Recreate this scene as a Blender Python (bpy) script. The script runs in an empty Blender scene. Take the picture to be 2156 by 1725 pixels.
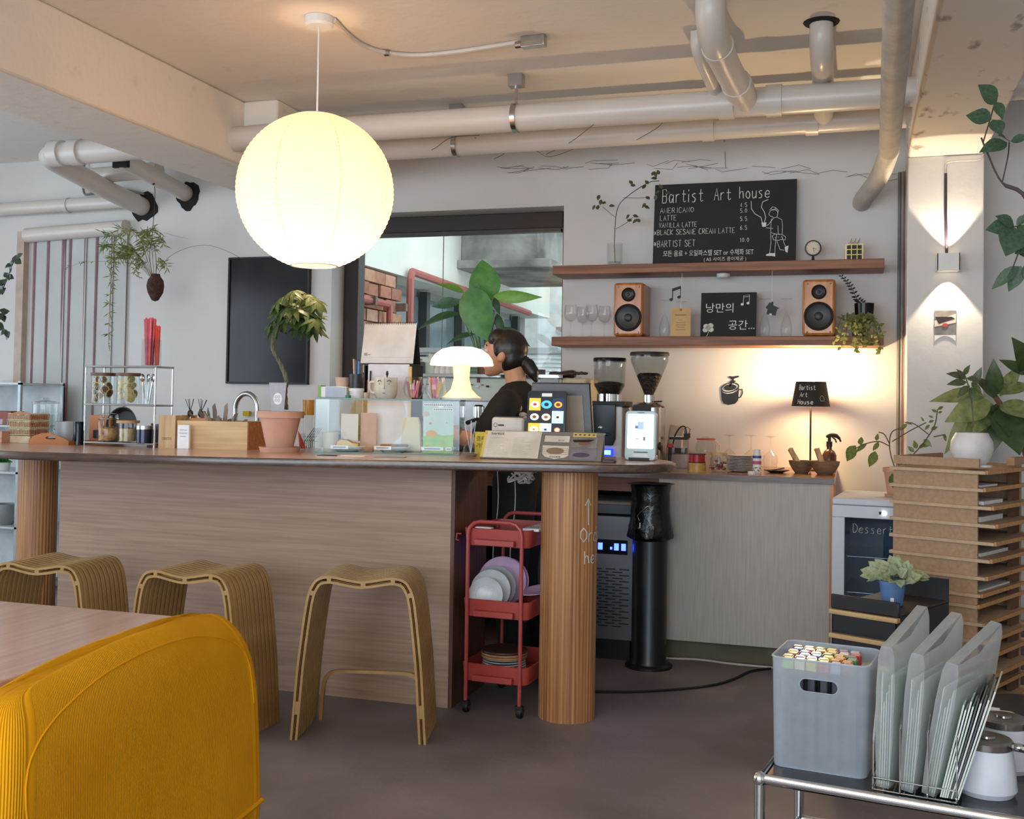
import bpy, math, random
from mathutils import Vector, Matrix, Euler, noise as mnoise
random.seed(7)
SC = bpy.context.scene
C = SC.collection
PI = math.pi
# ------------------------------------------------------------------ camera
FPX, PX, PY, EYE = 2300., 1078., 785., 1.25
ps, th, ro = math.radians(17.5), math.radians(1.5), math.radians(.94)
Fw = Vector((-math.sin(ps)*math.cos(th), math.cos(ps)*math.cos(th), math.sin(th)))
R0 = Vector((math.cos(ps), math.sin(ps), 0)); U0 = R0.cross(Fw)
Rt = R0*math.cos(ro)+U0*math.sin(ro); Up = U0*math.cos(ro)-R0*math.sin(ro)
cd = bpy.data.cameras.new('camera'); cam = bpy.data.objects.new('camera', cd); C.objects.link(cam)
cd.sensor_width = 36; cd.lens = 36*FPX/2156; cd.shift_y = (PY-862.5)/2156; cd.clip_start = .05; cd.clip_end = 100
cam.matrix_world = Matrix(((Rt.x, Up.x, -Fw.x, 0), (Rt.y, Up.y, -Fw.y, 0), (Rt.z, Up.z, -Fw.z, EYE), (0, 0, 0, 1)))
SC.camera = cam
# ------------------------------------------------------------------ world, daylight, exposure
vs = SC.view_settings
vs.view_transform = 'Standard'; vs.look = 'None'; vs.gamma = 1; vs.use_curve_mapping = False
vs.exposure = 0.06
W = bpy.data.worlds.new('overcast_sky'); SC.world = W; W.use_nodes = True
bg = W.node_tree.nodes['Background']; bg.inputs[0].default_value = (.86, .94, 1, 1); bg.inputs[1].default_value = 2.6
def area(name, loc, rot, sx, sy, power, col):
    l = bpy.data.lights.new(name, 'AREA'); l.shape = 'RECTANGLE'; l.size = sx; l.size_y = sy; l.energy = power; l.color = col
    o = bpy.data.objects.new(name, l); o.location = loc; o.rotation_euler = rot; C.objects.link(o); return o
area('daylight_street_windows', (-1.6, -2.42, 1.6), (-PI/2, 0, PI), 5.6, 1.9, 175, (.64, .82, 1))
area('daylight_left_windows', (-6.85, 2.2, 1.55), (0, -PI/2, 0), 1.9, 4.2, 60, (.66, .83, 1))
WARM = (1, .70, .36)
def point(name, loc, power, r=.03, col=WARM, parent=None):
    l = bpy.data.lights.new(name, 'POINT'); l.energy = power; l.color = col; l.shadow_soft_size = r
    o = bpy.data.objects.new(name, l); o.location = loc; C.objects.link(o); o.parent = parent; return o
cy = SC.cycles
cy.use_denoising = True; cy.max_bounces = 8; cy.diffuse_bounces = 4; cy.glossy_bounces = 4
cy.transmission_bounces = 6; cy.transparent_max_bounces = 16; cy.caustics_reflective = False; cy.caustics_refractive = False
cy.sample_clamp_indirect = 4; cy.use_adaptive_sampling = True; cy.adaptive_threshold = .02
# ------------------------------------------------------------------ pixel rays of the survey -> places in the room
def ray(px, py): return Fw + Rt*((px-PX)/FPX) + Up*((PY-py)/FPX)
def at(px, py, Y=None, z=None, X=None):
    d = ray(px, py)
    t = Y/d.y if Y is not None else ((z-EYE)/d.z if z is not None else X/d.x)
    return Vector((d.x*t, d.y*t, EYE+d.z*t))
def mpp(Y, px=1078):                      # metres per photo pixel at depth plane Y
    d = ray(px, 850); return Y/d.y/FPX
# ------------------------------------------------------------------ materials
def lin(c):
    def f(u):
        u = u/255.; return u/12.92 if u <= .04045 else ((u+.055)/1.055)**2.4
    return (f(c[0]), f(c[1]), f(c[2]), 1)
_M = {}
def mat(name, c, rough=.5, metal=0, n=(8, .12), bump=None, emit=0, coat=0, spec=None, stretch=None, sheen=0, c2=None, rng=(.32, .68)):
    if name in _M: return _M[name]
    m = bpy.data.materials.new(name); m.use_nodes = True; _M[name] = m
    N = m.node_tree.nodes; L = m.node_tree.links; b = N['Principled BSDF']
    tc = N.new('ShaderNodeTexCoord'); src = tc.outputs['Object']
    if stretch:
        mp = N.new('ShaderNodeMapping'); mp.inputs['Scale'].default_value = stretch; L.new(src, mp.inputs[0]); src = mp.outputs[0]
    no = N.new('ShaderNodeTexNoise'); no.inputs['Scale'].default_value = n[0]; no.inputs['Detail'].default_value = 4
    L.new(src, no.inputs['Vector'])
    mx = N.new('ShaderNodeMix'); mx.data_type = 'RGBA'; a = lin(c)
    d = lin(c2) if c2 else tuple(max(0, x*(1-2*n[1])) for x in a[:3])+(1,)
    rmp = N.new('ShaderNodeMapRange'); rmp.inputs[1].default_value = rng[0]; rmp.inputs[2].default_value = rng[1]
    L.new(no.outputs['Fac'], rmp.inputs[0]); L.new(rmp.outputs[0], mx.inputs[0])
    mx.inputs[6].default_value = a; mx.inputs[7].default_value = d
    L.new(mx.outputs[2], b.inputs['Base Color'])
    b.inputs['Roughness'].default_value = rough; b.inputs['Metallic'].default_value = metal
    if spec is not None: b.inputs['Specular IOR Level'].default_value = spec
    if coat: b.inputs['Coat Weight'].default_value = coat; b.inputs['Coat Roughness'].default_value = .12
    if sheen: b.inputs['Sheen Weight'].default_value = sheen
    if emit: L.new(mx.outputs[2], b.inputs['Emission Color']); b.inputs['Emission Strength'].default_value = emit
    if bump:
        n2 = N.new('ShaderNodeTexNoise'); n2.inputs['Scale'].default_value = bump[0]; n2.inputs['Detail'].default_value = 5
        L.new(src, n2.inputs['Vector'])
        bp = N.new('ShaderNodeBump'); bp.inputs['Strength'].default_value = bump[1]; bp.inputs['Distance'].default_value = bump[2] if len(bump) > 2 else .01
        L.new(n2.outputs['Fac'], bp.inputs['Height']); L.new(bp.outputs[0], b.inputs['Normal'])
    return m
def wood(name, c, c2, axis=0, scale=5, rough=.45, coat=0, fine=14):
    s = [fine, fine, fine]; s[axis] = .7
    return mat(name, c, rough, n=(scale, .2), c2=c2, stretch=s, coat=coat, bump=(scale*2, .12, .004))
def glass(name, tint=(.95, .97, .97), rough=.02, ior=1.45, haze=0, hazec=(.8, .85, .85)):
    if name in _M: return _M[name]
    m = bpy.data.materials.new(name); m.use_nodes = True; _M[name] = m
    N = m.node_tree.nodes; L = m.node_tree.links; N.remove(N['Principled BSDF']); out = N['Material Output']
    t = N.new('ShaderNodeBsdfTransparent'); g = N.new('ShaderNodeBsdfGlossy'); f = N.new('ShaderNodeLayerWeight'); pw = N.new('ShaderNodeMath'); pw.operation = 'POWER'; pw.inputs[1].default_value = 3.2; ml = N.new('ShaderNodeMath'); ml.operation = 'MULTIPLY_ADD'; ml.inputs[1].default_value = .55*(ior-1)/.45; ml.inputs[2].default_value = .02; mx = N.new('ShaderNodeMixShader')
    t.inputs[0].default_value = (*tint, 1); g.inputs['Roughness'].default_value = rough; L.new(f.outputs['Facing'], pw.inputs[0]); L.new(pw.outputs[0], ml.inputs[0])
    base = t.outputs[0]
    if haze:
        d = N.new('ShaderNodeBsdfDiffuse'); tr = N.new('ShaderNodeBsdfTranslucent'); a = N.new('ShaderNodeMixShader'); h = N.new('ShaderNodeMixShader')
        no = N.new('ShaderNodeTexNoise'); no.inputs['Scale'].default_value = 6; rm = N.new('ShaderNodeMapRange')
        rm.inputs[3].default_value = haze*.85; rm.inputs[4].default_value = min(1, haze*1.15); L.new(no.outputs['Fac'], rm.inputs[0])
        d.inputs[0].default_value = (*hazec, 1); tr.inputs[0].default_value = (*hazec, 1); L.new(d.outputs[0], a.inputs[1]); L.new(tr.outputs[0], a.inputs[2])
        L.new(rm.outputs[0], h.inputs[0]); L.new(t.outputs[0], h.inputs[1]); L.new(a.outputs[0], h.inputs[2]); base = h.outputs[0]
    L.new(ml.outputs[0], mx.inputs[0]); L.new(base, mx.inputs[1]); L.new(g.outputs[0], mx.inputs[2]); L.new(mx.outputs[0], out.inputs[0])
    return m
def glow(name, c, s):
    if name in _M: return _M[name]
    m = bpy.data.materials.new(name); m.use_nodes = True; _M[name] = m
    b = m.node_tree.nodes['Principled BSDF']; b.inputs['Base Color'].default_value = lin(c); b.inputs['Roughness'].default_value = .6
    b.inputs['Emission Color'].default_value = lin(c); b.inputs['Emission Strength'].default_value = s
    return m
def leafmat(name, c, c2, rough=.4, scale=9):
    m = mat(name, c, rough, n=(scale, .2), c2=c2)
    N = m.node_tree.nodes; L = m.node_tree.links; b = N['Principled BSDF']; out = N['Material Output']
    tr = N.new('ShaderNodeBsdfTranslucent'); tr.inputs[0].default_value = lin(c); mx = N.new('ShaderNodeMixShader'); mx.inputs[0].default_value = .22
    L.new(b.outputs[0], mx.inputs[1]); L.new(tr.outputs[0], mx.inputs[2]); L.new(mx.outputs[0], out.inputs[0]); return m
# ------------------------------------------------------------------ mesh helpers
class MB:
    def __init__(s): s.v = []; s.f = []
    def add(s, vs, fs, M=None):
        n = len(s.v)
        s.v += [tuple(M @ Vector(p)) if M else tuple(p) for p in vs]; s.f += [[i+n for i in f] for f in fs]; return s
    def box(s, x0, x1, y0, y1, z0, z1, M=None):
        vs = [(x, y, z) for z in (z0, z1) for y in (y0, y1) for x in (x0, x1)]
        return s.add(vs, [(0, 2, 3, 1), (4, 5, 7, 6), (0, 1, 5, 4), (2, 6, 7, 3), (0, 4, 6, 2), (1, 3, 7, 5)], M)
    def lathe(s, prof, n=24, M=None):
        vs = []; idx = []
        for r, z in prof:
            if r < 1e-6: idx.append([len(vs)]); vs.append((0, 0, z))
            else:
                idx.append(list(range(len(vs), len(vs)+n)))
                vs += [(r*math.cos(2*PI*k/n), r*math.sin(2*PI*k/n), z) for k in range(n)]
        fs = []
        for a, b in zip(idx, idx[1:]):
            for k in range(n):
                q = (k+1) % n
                if len(a) == 1 and len(b) == 1: continue
                if len(a) == 1: fs.append((a[0], b[q], b[k]))
                elif len(b) == 1: fs.append((a[k], a[q], b[0]))
                else: fs.append((a[k], a[q], b[q], b[k]))
        return s.add(vs, fs, M)
    def cyl(s, p0, p1, r0, r1=None, n=14):
        return s.tube([p0, p1], [r0, r0 if r1 is None else r1], n)
    def tube(s, pts, r, n=6, closed=False):
        P = [Vector(p) for p in pts]; m = len(P); rr = r if isinstance(r, (list, tuple)) else [r]*m
        up = None; vs = []
        for i in range(m):
            a = P[(i-1) % m] if (closed or i) else P[i]; b = P[(i+1) % m] if (closed or i < m-1) else P[i]
            t = (b-a)
            if t.length < 1e-9: t = Vector((0, 0, 1))
            t.normalize()
            if up is None: up = t.orthogonal().normalized()
            up = (up - t*up.dot(t))
            if up.length < 1e-6: up = t.orthogonal()
            up.normalize(); w = t.cross(up)
            vs += [P[i]+(up*math.cos(2*PI*k/n)+w*math.sin(2*PI*k/n))*rr[i] for k in range(n)]
        fs = []
        for i in range(m if closed else m-1):
            a = i*n; b = ((i+1) % m)*n
            for k in range(n): q = (k+1) % n; fs.append((a+k, a+q, b+q, b+k))
        if not closed: fs += [list(range(n))[::-1], list(range((m-1)*n, m*n))]
        return s.add(vs, fs)
    def prism(s, poly, z0, z1, M=None):
        n = len(poly); vs = [(x, y, z0) for x, y in poly]+[(x, y, z1) for x, y in poly]
        fs = [list(range(n))[::-1], list(range(n, 2*n))]+[(k, (k+1) % n, n+(k+1) % n, n+k) for k in range(n)]
        return s.add(vs, fs, M)
    def ell(s, c, r, n=16, m=10, M=None):
        T = Matrix.Translation(c) @ Matrix.Diagonal((*r, 1))
        return s.lathe([(math.sin(PI*i/m), -math.cos(PI*i/m)) for i in range(m+1)], n, (M @ T) if M else T)
    def torus(s, c, R, r, n=20, k=6, M=None):
        pts = [Vector(c)+Vector((R*math.cos(2*PI*i/n), R*math.sin(2*PI*i/n), 0)) for i in range(n)]
        if M: pts = [M @ p for p in pts]
        return s.tube(pts, r, k, True)
    def mesh(s, name, m, ang=35):
        me = bpy.data.meshes.new(name); me.from_pydata(s.v, [], s.f); me.materials.append(m)
        me.shade_smooth()
        me.set_sharp_from_angle(angle=math.radians(ang)); return me
    def out(s, name, m, parent=None, bevel=0, ang=35, loc=None, rot=None, label=None):
        o = bpy.data.objects.new(name, s.mesh(name, m, ang)); C.objects.link(o)
        if parent: o.parent = parent
        if loc is not None: o.location = loc
        if rot is not None: o.rotation_euler = rot
        if bevel:
            b = o.modifiers.new('b', 'BEVEL'); b.width = bevel; b.segments = 2; b.limit_method = 'ANGLE'; b.angle_limit = math.radians(40)
        if label: o['label'] = label
        return o
def tag(o, label, cat, group=None, kind=None):
    o['label'] = label; o['category'] = cat
    if group: o['group'] = group
    if kind: o['kind'] = kind
    return o
def T(name, label, cat, loc, rz=0, group=None):
    o = bpy.data.objects.new(name, None); C.objects.link(o); o.empty_display_size = .05
    o.location = loc; o.rotation_euler = (0, 0, rz); return tag(o, label, cat, group)
def dup(root, loc, rz=None, label=None, mats=None):
    r = root.copy(); C.objects.link(r); r.location = loc
    if rz is not None: r.rotation_euler = (0, 0, rz)
    if label: r['label'] = label
    for ch in list(root.children):
        c = ch.copy(); C.objects.link(c); c.parent = r
        for g in ch.children:
            d = g.copy(); C.objects.link(d); d.parent = c
    return r
def Rz(a): return Matrix.Rotation(a, 4, 'Z')
def Rx(a): return Matrix.Rotation(a, 4, 'X')
def Ry(a): return Matrix.Rotation(a, 4, 'Y')
def Tr(*p): return Matrix.Translation(p)
def bez(pts, n=8):                        # Catmull-Rom through points
    P = [Vector(p) for p in pts]; P = [P[0]*2-P[1]]+P+[P[-1]*2-P[-2]]; o = []
    for i in range(1, len(P)-2):
        for k in range(n):
            t = k/n; a, b, c, d = P[i-1:i+3]
            o.append(.5*((2*b)+(c-a)*t+(2*a-5*b+4*c-d)*t*t+(3*b-a-3*c+d)*t**3))
    return o+[P[-2]]
def rrect(w, d, r, n=5, cx=0, cy=0):
    o = []
    for sx, sy, a0 in ((1, 1, 0), (-1, 1, PI/2), (-1, -1, PI), (1, -1, 1.5*PI)):
        for k in range(n+1):
            a = a0+PI/2*k/n; o.append((cx+sx*(w/2-r)+r*math.cos(a), cy+sy*(d/2-r)+r*math.sin(a)))
    return o
def loft(mb, loops, cap=True, M=None, closed=True):
    n = len(loops[0]); vs = [p for l in loops for p in l]; fs = []
    for i in range(len(loops)-1):
        for k in range(n if closed else n-1): q = (k+1) % n; fs.append((i*n+k, i*n+q, (i+1)*n+q, (i+1)*n+k))
    if cap: fs += [list(range(n))[::-1], list(range((len(loops)-1)*n, len(loops)*n))]
    return mb.add(vs, fs, M)
# ------------------------------------------------------------------ writing
def txt(s, size, m, parent, loc, rot=(PI/2, 0, 0), align='CENTER', name='lettering', ext=.0003, shear=0, sx=1, label=None):
    cu = bpy.data.curves.new('t', 'FONT'); cu.body = s; cu.size = size; cu.align_x = align; cu.extrude = ext; cu.shear = shear; cu.resolution_u = 2
    to = bpy.data.objects.new('t', cu); C.objects.link(to)
    dg = bpy.context.evaluated_depsgraph_get(); me = bpy.data.meshes.new_from_object(to.evaluated_get(dg))
    bpy.data.objects.remove(to); bpy.data.curves.remove(cu)
    me.name = name; me.materials.clear(); me.materials.append(m)
    o = bpy.data.objects.new(name, me); C.objects.link(o); o.parent = parent; o.location = loc; o.rotation_euler = rot; o.scale = (sx, 1, 1)
    if label: o['label'] = label
    return o
GL = dict(A='003a60 1454', B='000a4a58564505 4554524000', C='694a1a0703104061', D='000a3a67633000', E='60000a6a 0545', H='000a 606a 0565',
    I='303a', K='000a 6a0460', L='0a0050', M='000a316a60', N='000a606a', O='3a0703306367 3a67 073a', R='000a4a58564505 2560', S='684a1a08175462401002',
    T='303a 0a6a', V='0a306a', a='4536160402103043 56515060', r='0006 042646', t='29213051 0656', i='0006 0809', s='46260514334230 3000', h='0a00 0426465350',
    o='2604022040525436 3626', u='0602103052 5650', e='0353553626040120 204051', d='5a50 543616030110 103052', p='', B2='')
GL.update({'4': '404a0363', '5': '6a0a0646646140 4000', '6': '5a16021040626445 4515', '0': '3a0703306367 673a', '1': '303a08', '.': '2021', '#': '1852 5812 0565',
    '*': '1751 5711', '+': '0464 3731', '(': '4a272340', ')': '2a474320', '2': '084a67000060'})
GW = dict(i=2, I=4, r=5, t=6, s=6, e=6, a=6, o=6, u=6, h=6, d=6, L=6)
def chalk(mb, s, x, z, size, r, M=None, jit=.25, slope=0, n=4, width=None):
    k = size/10.; kx = k
    if width: kx = width/sum(((GW.get(c, 6)+2.4)*.8 if c != ' ' else 5) for c in s)
    for ch in s:
        for st in GL.get(ch, '').split():
            pts = [(int(st[i], 16), int(st[i+1], 16)) for i in range(0, len(st)-1, 2)]
            P = [Vector((x+(px_+random.uniform(-jit, jit))*kx*.8, 0, z+(py_+random.uniform(-jit, jit))*k)) for px_, py_ in pts]
            if len(P) > 1: mb.tube([M @ p for p in P] if M else P, r, n)
        adv = (GW.get(ch, 6)+2.4)*kx*.8 if ch != ' ' else 5*kx
        x += adv; z += slope*adv
    return x
# ------------------------------------------------------------------ leaves
def leafmesh(name, m, wid=.4, droop=.2, fold=.25, seg=6, tip=1., sharp=1.):
    mb = MB(); vs = []; fs = []
    for i in range(seg+1):
        t = i/seg; w = wid*.5*(math.sin(PI*min(1, t**(.8*tip)))**sharp if 0 < i < seg else .02)
        z = -droop*t*t
        vs += [(-w, t, z+fold*w), (0, t, z), (w, t, z+fold*w)]
    for i in range(seg):
        a = i*3; fs += [(a, a+1, a+4, a+3), (a+1, a+2, a+5, a+4)]
    me = mb.add(vs, fs).mesh(name, m, 60); return me
def leaf(me, parent, b, t, wide=1., tilt=0., name='leaf', face=None):
    b = Vector(b); t = Vector(t); y = (t-b); L = y.length; y.normalize()
    f = Vector(face) if face else Vector((0, -1, .5))
    z = (f-y*f.dot(y)); z = z.normalized() if z.length > 1e-4 else y.orthogonal().normalized()
    x = y.cross(z); z = Matrix.Rotation(tilt, 3, y) @ z; x = y.cross(z)
    o = bpy.data.objects.new(name, me); C.objects.link(o); o.parent = parent
    o.matrix_local = Matrix(((x.x*L*wide, y.x*L, z.x*L, b.x), (x.y*L*wide, y.y*L, z.y*L, b.y), (x.z*L*wide, y.z*L, z.z*L, b.z), (0, 0, 0, 1)))
    return o
# ================================================================== materials of the room
WALL = mat('wall_paint', (218, 215, 212), .85, n=(1.6, .05), bump=(14, .16, .012))
CEIL = mat('ceiling_paint', (236, 228, 218), .85, n=(7, .06), c2=(206, 194, 182), rng=(.66, .88), bump=(9, .2, .02))
BEAM = mat('beam_paint', (226, 217, 207), .85, n=(13, .1), c2=(158, 146, 136), rng=(.61, .72), stretch=(1, .5, 1), bump=(9, .25, .02))
FLOOR = mat('floor_concrete', (142, 131, 130), .5, n=(1.7, .22), c2=(108, 99, 98), bump=(30, .12, .01))
PVC = mat('pvc_pipe', (214, 206, 198), .33, n=(3, .05))
PVCT = mat('taped_pipe', (196, 188, 176), .6, n=(9, .12), bump=(20, .5, .01))
DARK = mat('dark_hole', (30, 27, 26), .9)
STEEL = mat('steel', (190, 190, 188), .25, 1, n=(12, .06))
CHROME = mat('chrome', (225, 228, 230), .08, 1, n=(5, .03))
BLK = mat('black_matte', (24, 23, 23), .55)
BLKG = mat('black_gloss', (14, 14, 16), .2, spec=.25)
WHT = mat('white_plastic', (232, 232, 230), .35, n=(4, .03))
PAPER = mat('white_paper', (236, 234, 232), .8, n=(3, .03))
CHALK = mat('chalk', (232, 230, 222), .9)
INK = mat('ink', (60, 58, 58), .8)
SLATE = mat('chalkboard', (34, 33, 34), .75, n=(5, .15))
GLS = glass('clear_glass')
GLSG = glass('green_glass', (.965, .985, .98))
TEAL = glass('tumbler_glass', (.32, .40, .45))
YW = 6.15; ZCEIL = 2.85
def S(o, label): return tag(o, label, 'room shell', kind='structure')
S(MB().box(-7, 2.6, -2.6, 6.4, -.12, 0).out('floor', FLOOR), 'dark grey brown polished concrete floor')
S(MB().box(-7, 2.6, -2.6, 6.45, ZCEIL, ZCEIL+.15).out('ceiling', CEIL), 'rough painted concrete ceiling with pipes below it')
WX0, WX1, WZ0, WZ1 = -3.13, -1.637, 1.02, 2.398
w = MB(); w.box(-7, WX0, YW, 6.45, 0, ZCEIL).box(WX1, 2.6, YW, 6.45, 0, ZCEIL).box(WX0, WX1, YW, 6.45, WZ1, ZCEIL).box(WX0, WX1, YW, 6.45, 0, WZ0)
S(w.out('wall_back', WALL), 'white plastered back wall behind the counters and shelves')
w = MB(); w.box(-7.15, -7, -2.6, 6.45, 0, .8).box(-7.15, -7, -2.6, 6.45, 2.5, ZCEIL).box(-7.15, -7, 4.4, 6.45, .8, 2.5).box(-7.15, -7, -2.6, 0, .8, 2.5)
S(w.out('wall_left', WALL), 'white plastered left wall with a wide window opening')
S(MB().box(2.6, 2.75, -2.6, 6.45, 0, ZCEIL).out('wall_right', WALL), 'white plastered right wall beyond the pillar')
w = MB(); w.box(-7, 2.6, -2.75, -2.6, 0, .55).box(-7, 2.6, -2.75, -2.6, 2.6, ZCEIL).box(-7, -4.5, -2.75, -2.6, .55, 2.6).box(1.3, 2.6, -2.75, -2.6, .55, 2.6)
S(w.out('wall_front', WALL), 'white street side wall with the big windows')
S(MB().box(-3.62, -3.17, -2.6, YW, 2.5, ZCEIL).box(-3.18, -2.97, 5.16, YW, 2.5, ZCEIL).out('trim_1', CEIL, bevel=.012), 'deep concrete ceiling beam left of the round paper lantern')
S(MB().box(.24, .6, -2.6, YW, 2.52, ZCEIL).out('trim_2', BEAM, bevel=.012), 'speckled concrete ceiling beam running to the pillar with the wall lamp')
S(MB().box(.24, .6, 5.85, YW, 0, 2.52).out('trim_3', WALL, bevel=.006), 'square white pillar carrying the up and down wall lamp')
S(MB().box(-7, WX0-.5, YW-.012, YW, 0, .07).out('baseboard_back', mat('skirting', (150, 146, 142), .7)), 'low grey skirting along the back wall')
# ------------------------------------------------------------------ the big back window and what stands outside
FRM = mat('window_frame', (46, 36, 33), .4, n=(6, .1))
t = S(T('window_1', '', 'window', (WX0, YW, WZ0)), 'large black framed window behind the espresso machine')
Wd, Ht = WX1-WX0, WZ1-WZ0
MB().box(0, .10, .17, .27, 0, Ht).out('left_jamb', FRM, t, .004); MB().box(Wd-.05, Wd, .17, .27, 0, Ht).out('right_jamb', FRM, t, .004)
MB().box(.10, Wd-.05, .17, .27, Ht-.10, Ht).out('head_rail', FRM, t, .004); MB().box(.10, Wd-.05, .17, .27, 0, .06).out('bottom_rail', FRM, t, .004)
MB().box(.10, Wd-.05, .12, .17, Ht-.13, Ht-.11).out('blind_track', mat('blind_track', (78, 76, 75), .35, .6), t)
MB().box(.09, Wd-.04, .225, .233, .05, Ht-.09).out('pane', glass('window_glass', (.93, .97, .97), ior=1.3), t)
MB().box(0, Wd, .0, .3, -.03, 0).out('sill', WHT, t)
MB().tube([(.68, .165, Ht-.1), (.68, .165, .3)], .003, 5).out('blind_cord', mat('cord_grey', (120, 120, 118), .6), t)
OUTW = mat('stucco', (226, 226, 216), .9, n=(2, .06)); OGRY = mat('grey_render', (158, 158, 154), .9, n=(3, .12))
CONC = mat('weathered_concrete', (176, 174, 168), .9, n=(2.4, .22), c2=(92, 90, 86), bump=(8, .5, .03))
S(MB().box(-9, 6, 6.5, 22, -.2, -.1).out('trim_4', mat('yard_concrete', (170, 170, 166), .9)), 'pale paved yard outside the back window')
nb = T('neighbour_building', 'neighbouring house side wall with white stucco, red bricks and a dark window band', 'building', (-3.4, 7, 0))
MB().box(-1.0, 0, .0, 5.2, 2.22, 4.2).out('stucco_wall', OUTW, nb)
MB().box(-1.0, -.06, -.6, .92, 0, 2.22).out('mortar_wall', mat('mortar', (132, 118, 104), .95, n=(20, .15)), nb)
MB().box(-1.0, -.30, .92, 5.2, 0, 2.22).out('recessed_wall', OGRY, nb)
MB().box(-.36, -.28, 1.0, 4.9, .9, 2.15).out('window_band', mat('window_dark', (118, 134, 138), .1), nb)
for k in range(5): MB().box(-.27, -.2, 1.0+k*.9, 1.08+k*.9, .3, 2.2).out('mullion', mat('mullion', (58, 60, 62), .4), nb)
MB().box(-.27, -.2, 1.0, 4.9, 1.55, 1.62).out('transom', mat('mullion', (58, 60, 62)), nb)
RED = mat('red_pipe', (176, 96, 88), .5)
MB().tube([(.05, .93, 0), (.05, .93, 2.2), (.05, .96, 2.26), (.05, 4.2, 2.2)], .032, 8).out('gas_pipe', RED, nb)
MB().tube([(.05, .0, 1.96), (.05, .50, 1.96), (.05, .54, 1.92), (.05, .54, 0)], .026, 8).out('branch_pipe', RED, nb)
MB().box(.02, .10, .24, .36, 1.66, 1.80).out('gas_meter', mat('meter', (96, 70, 64), .5), nb)
for y in (.2, .75): MB().box(.0, .09, y, y+.04, 1.93, 1.99).out('pipe_clip', mat('clip_grey', (120, 96, 88), .5), nb)
BR = [mat('brick_%d' % i, c, .9, n=(14, .15), bump=(30, .4, .01)) for i, c in enumerate([(196, 146, 118), (178, 122, 98), (206, 164, 138), (164, 112, 92)])]
bm_ = [MB().box(-.09, 0, -.095, .095, 0, .085).mesh('brick', m) for m in BR]
for r in range(13):
    for k in range(8):
        y = -.56+k*.205+(.1 if r % 2 else 0)
        if y > .84: continue
        o = bpy.data.objects.new('brick', random.choice(bm_)); C.objects.link(o); o.parent = nb
        o.location = (random.uniform(-.012, .012), y, .96+r*.096); o.rotation_euler = (0, 0, random.uniform(-.02, .02))
aw = T('concrete_canopy', 'weathered concrete box canopy jutting from the neighbouring house', 'canopy', (-3.4, 9.2, 2.3))
MB().box(0, .72, .0, 1.5, .2, .62).out('box_beam', CONC, aw, .01)
MB().box(0, 1.02, -.25, 1.8, .62, .74).out('roof_slab', CONC, aw, .01)
MB().box(0, .86, -.1, 1.5, .12, .2).out('soffit_slab', CONC, aw, .01)
bw = T('white_house', 'white house across the yard with beige shutters and grey panels', 'building', (-3.6, 12.6, 0))
MB().box(-2, 7, 0, .4, 0, 4.6).out('house_wall', mat('house_white', (236, 238, 236), .9), bw)
MB().box(.3, 1.75, -.06, 0, .2, 2.05).out('grey_panel', mat('panel_grey', (150, 162, 164), .5), bw)
MB().box(1.75, 1.86, -.08, 0, .2, 2.1).out('post', mat('post_beige', (206, 186, 168), .6), bw)
for k in range(20): MB().box(1.88, 2.7, -.07-.01*(k % 2), 0, .5+k*.08, .57+k*.08).out('shutter_slat', mat('shutter', (222, 200, 184), .6), bw)
MB().box(.2, 2.8, -.12, 0, 2.06, 2.14).out('ledge', CONC, bw)
ob = T('outdoor_blind', 'white slatted blind below the leaves outside the back window', 'blind', (-2.75, 6.62, .9))
sl = MB().box(0, 1.2, -.012, .012, -.002, .002, Rx(.5)).mesh('slat', WHT)
for k in range(26):
    o = bpy.data.objects.new('slat', sl); C.objects.link(o); o.parent = ob; o.location = (0, 0, .0+k*.026)
for x in (.1, 1.1): MB().box(x-.004, x+.004, -.001, .001, -.02, .67).out('ladder_cord', PAPER, ob)
MB().box(0, 1.2, -.02, .02, .66, .69).out('head_rail', WHT, ob)
for x in (-.02, 1.22): MB().box(x-.02, x+.02, -.02, .02, -1.0, .69).out('support_post', WHT, ob)
# ------------------------------------------------------------------ pipes
def pipe(name, label, pts, r, m=PVC, smooth=0):
    p0 = Vector(pts[0]); t = T(name, label, 'pipe', p0)
    q = [Vector(p)-p0 for p in (bez(pts, smooth) if smooth else pts)]
    MB().tube(q, r, 20).out('pipe_run', m, t); return t
def ringX(t, x, y, z, r, w, m=PVC, name='coupling'):
    p = Vector((x, y, z))-Vector(t.location); MB().tube([p-Vector((w/2, 0, 0)), p+Vector((w/2, 0, 0))], r, 20).out(name, m, t)
p1 = pipe('drain_pipe', 'front thick white drain pipe under the ceiling, hung by a steel rod', [(-4.33, 5.07, 2.60), (-2.5, 5.07, 2.635), (2.6, 5.05, 2.64)], .066)
for px in (1530, 1630, 165, 125): ringX(p1, at(px, 215, Y=5.06).x, 5.06, 2.637 if px > 500 else 2.603, .073, .07)
def hanger(t, px, Y, z, r):
    x = at(px, 250, Y=Y).x; o = Vector(t.location)
    MB().tube([Vector((x, Y, z+r))-o, Vector((x, Y, ZCEIL))-o], .008, 8).out('hanger_rod', STEEL, t)
    MB().box(-.035, .035, -.03, .03, -.06, 0, Tr(*(Vector((x, Y, ZCEIL))-o))).out('ceiling_bracket', STEEL, t)
    MB().tube([Vector((x-.012, Y, z))-o, Vector((x+.012, Y, z))-o], r+.006, 20).out('clamp', STEEL, t)
hanger(p1, 1086, 5.065, 2.637, .066)
p2 = pipe('drain_pipe', 'rear white drain pipe along the wall head, hung by a small bracket', [(-3.17, 5.51, 2.62), (.24, 5.51, 2.645)], .056)
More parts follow.
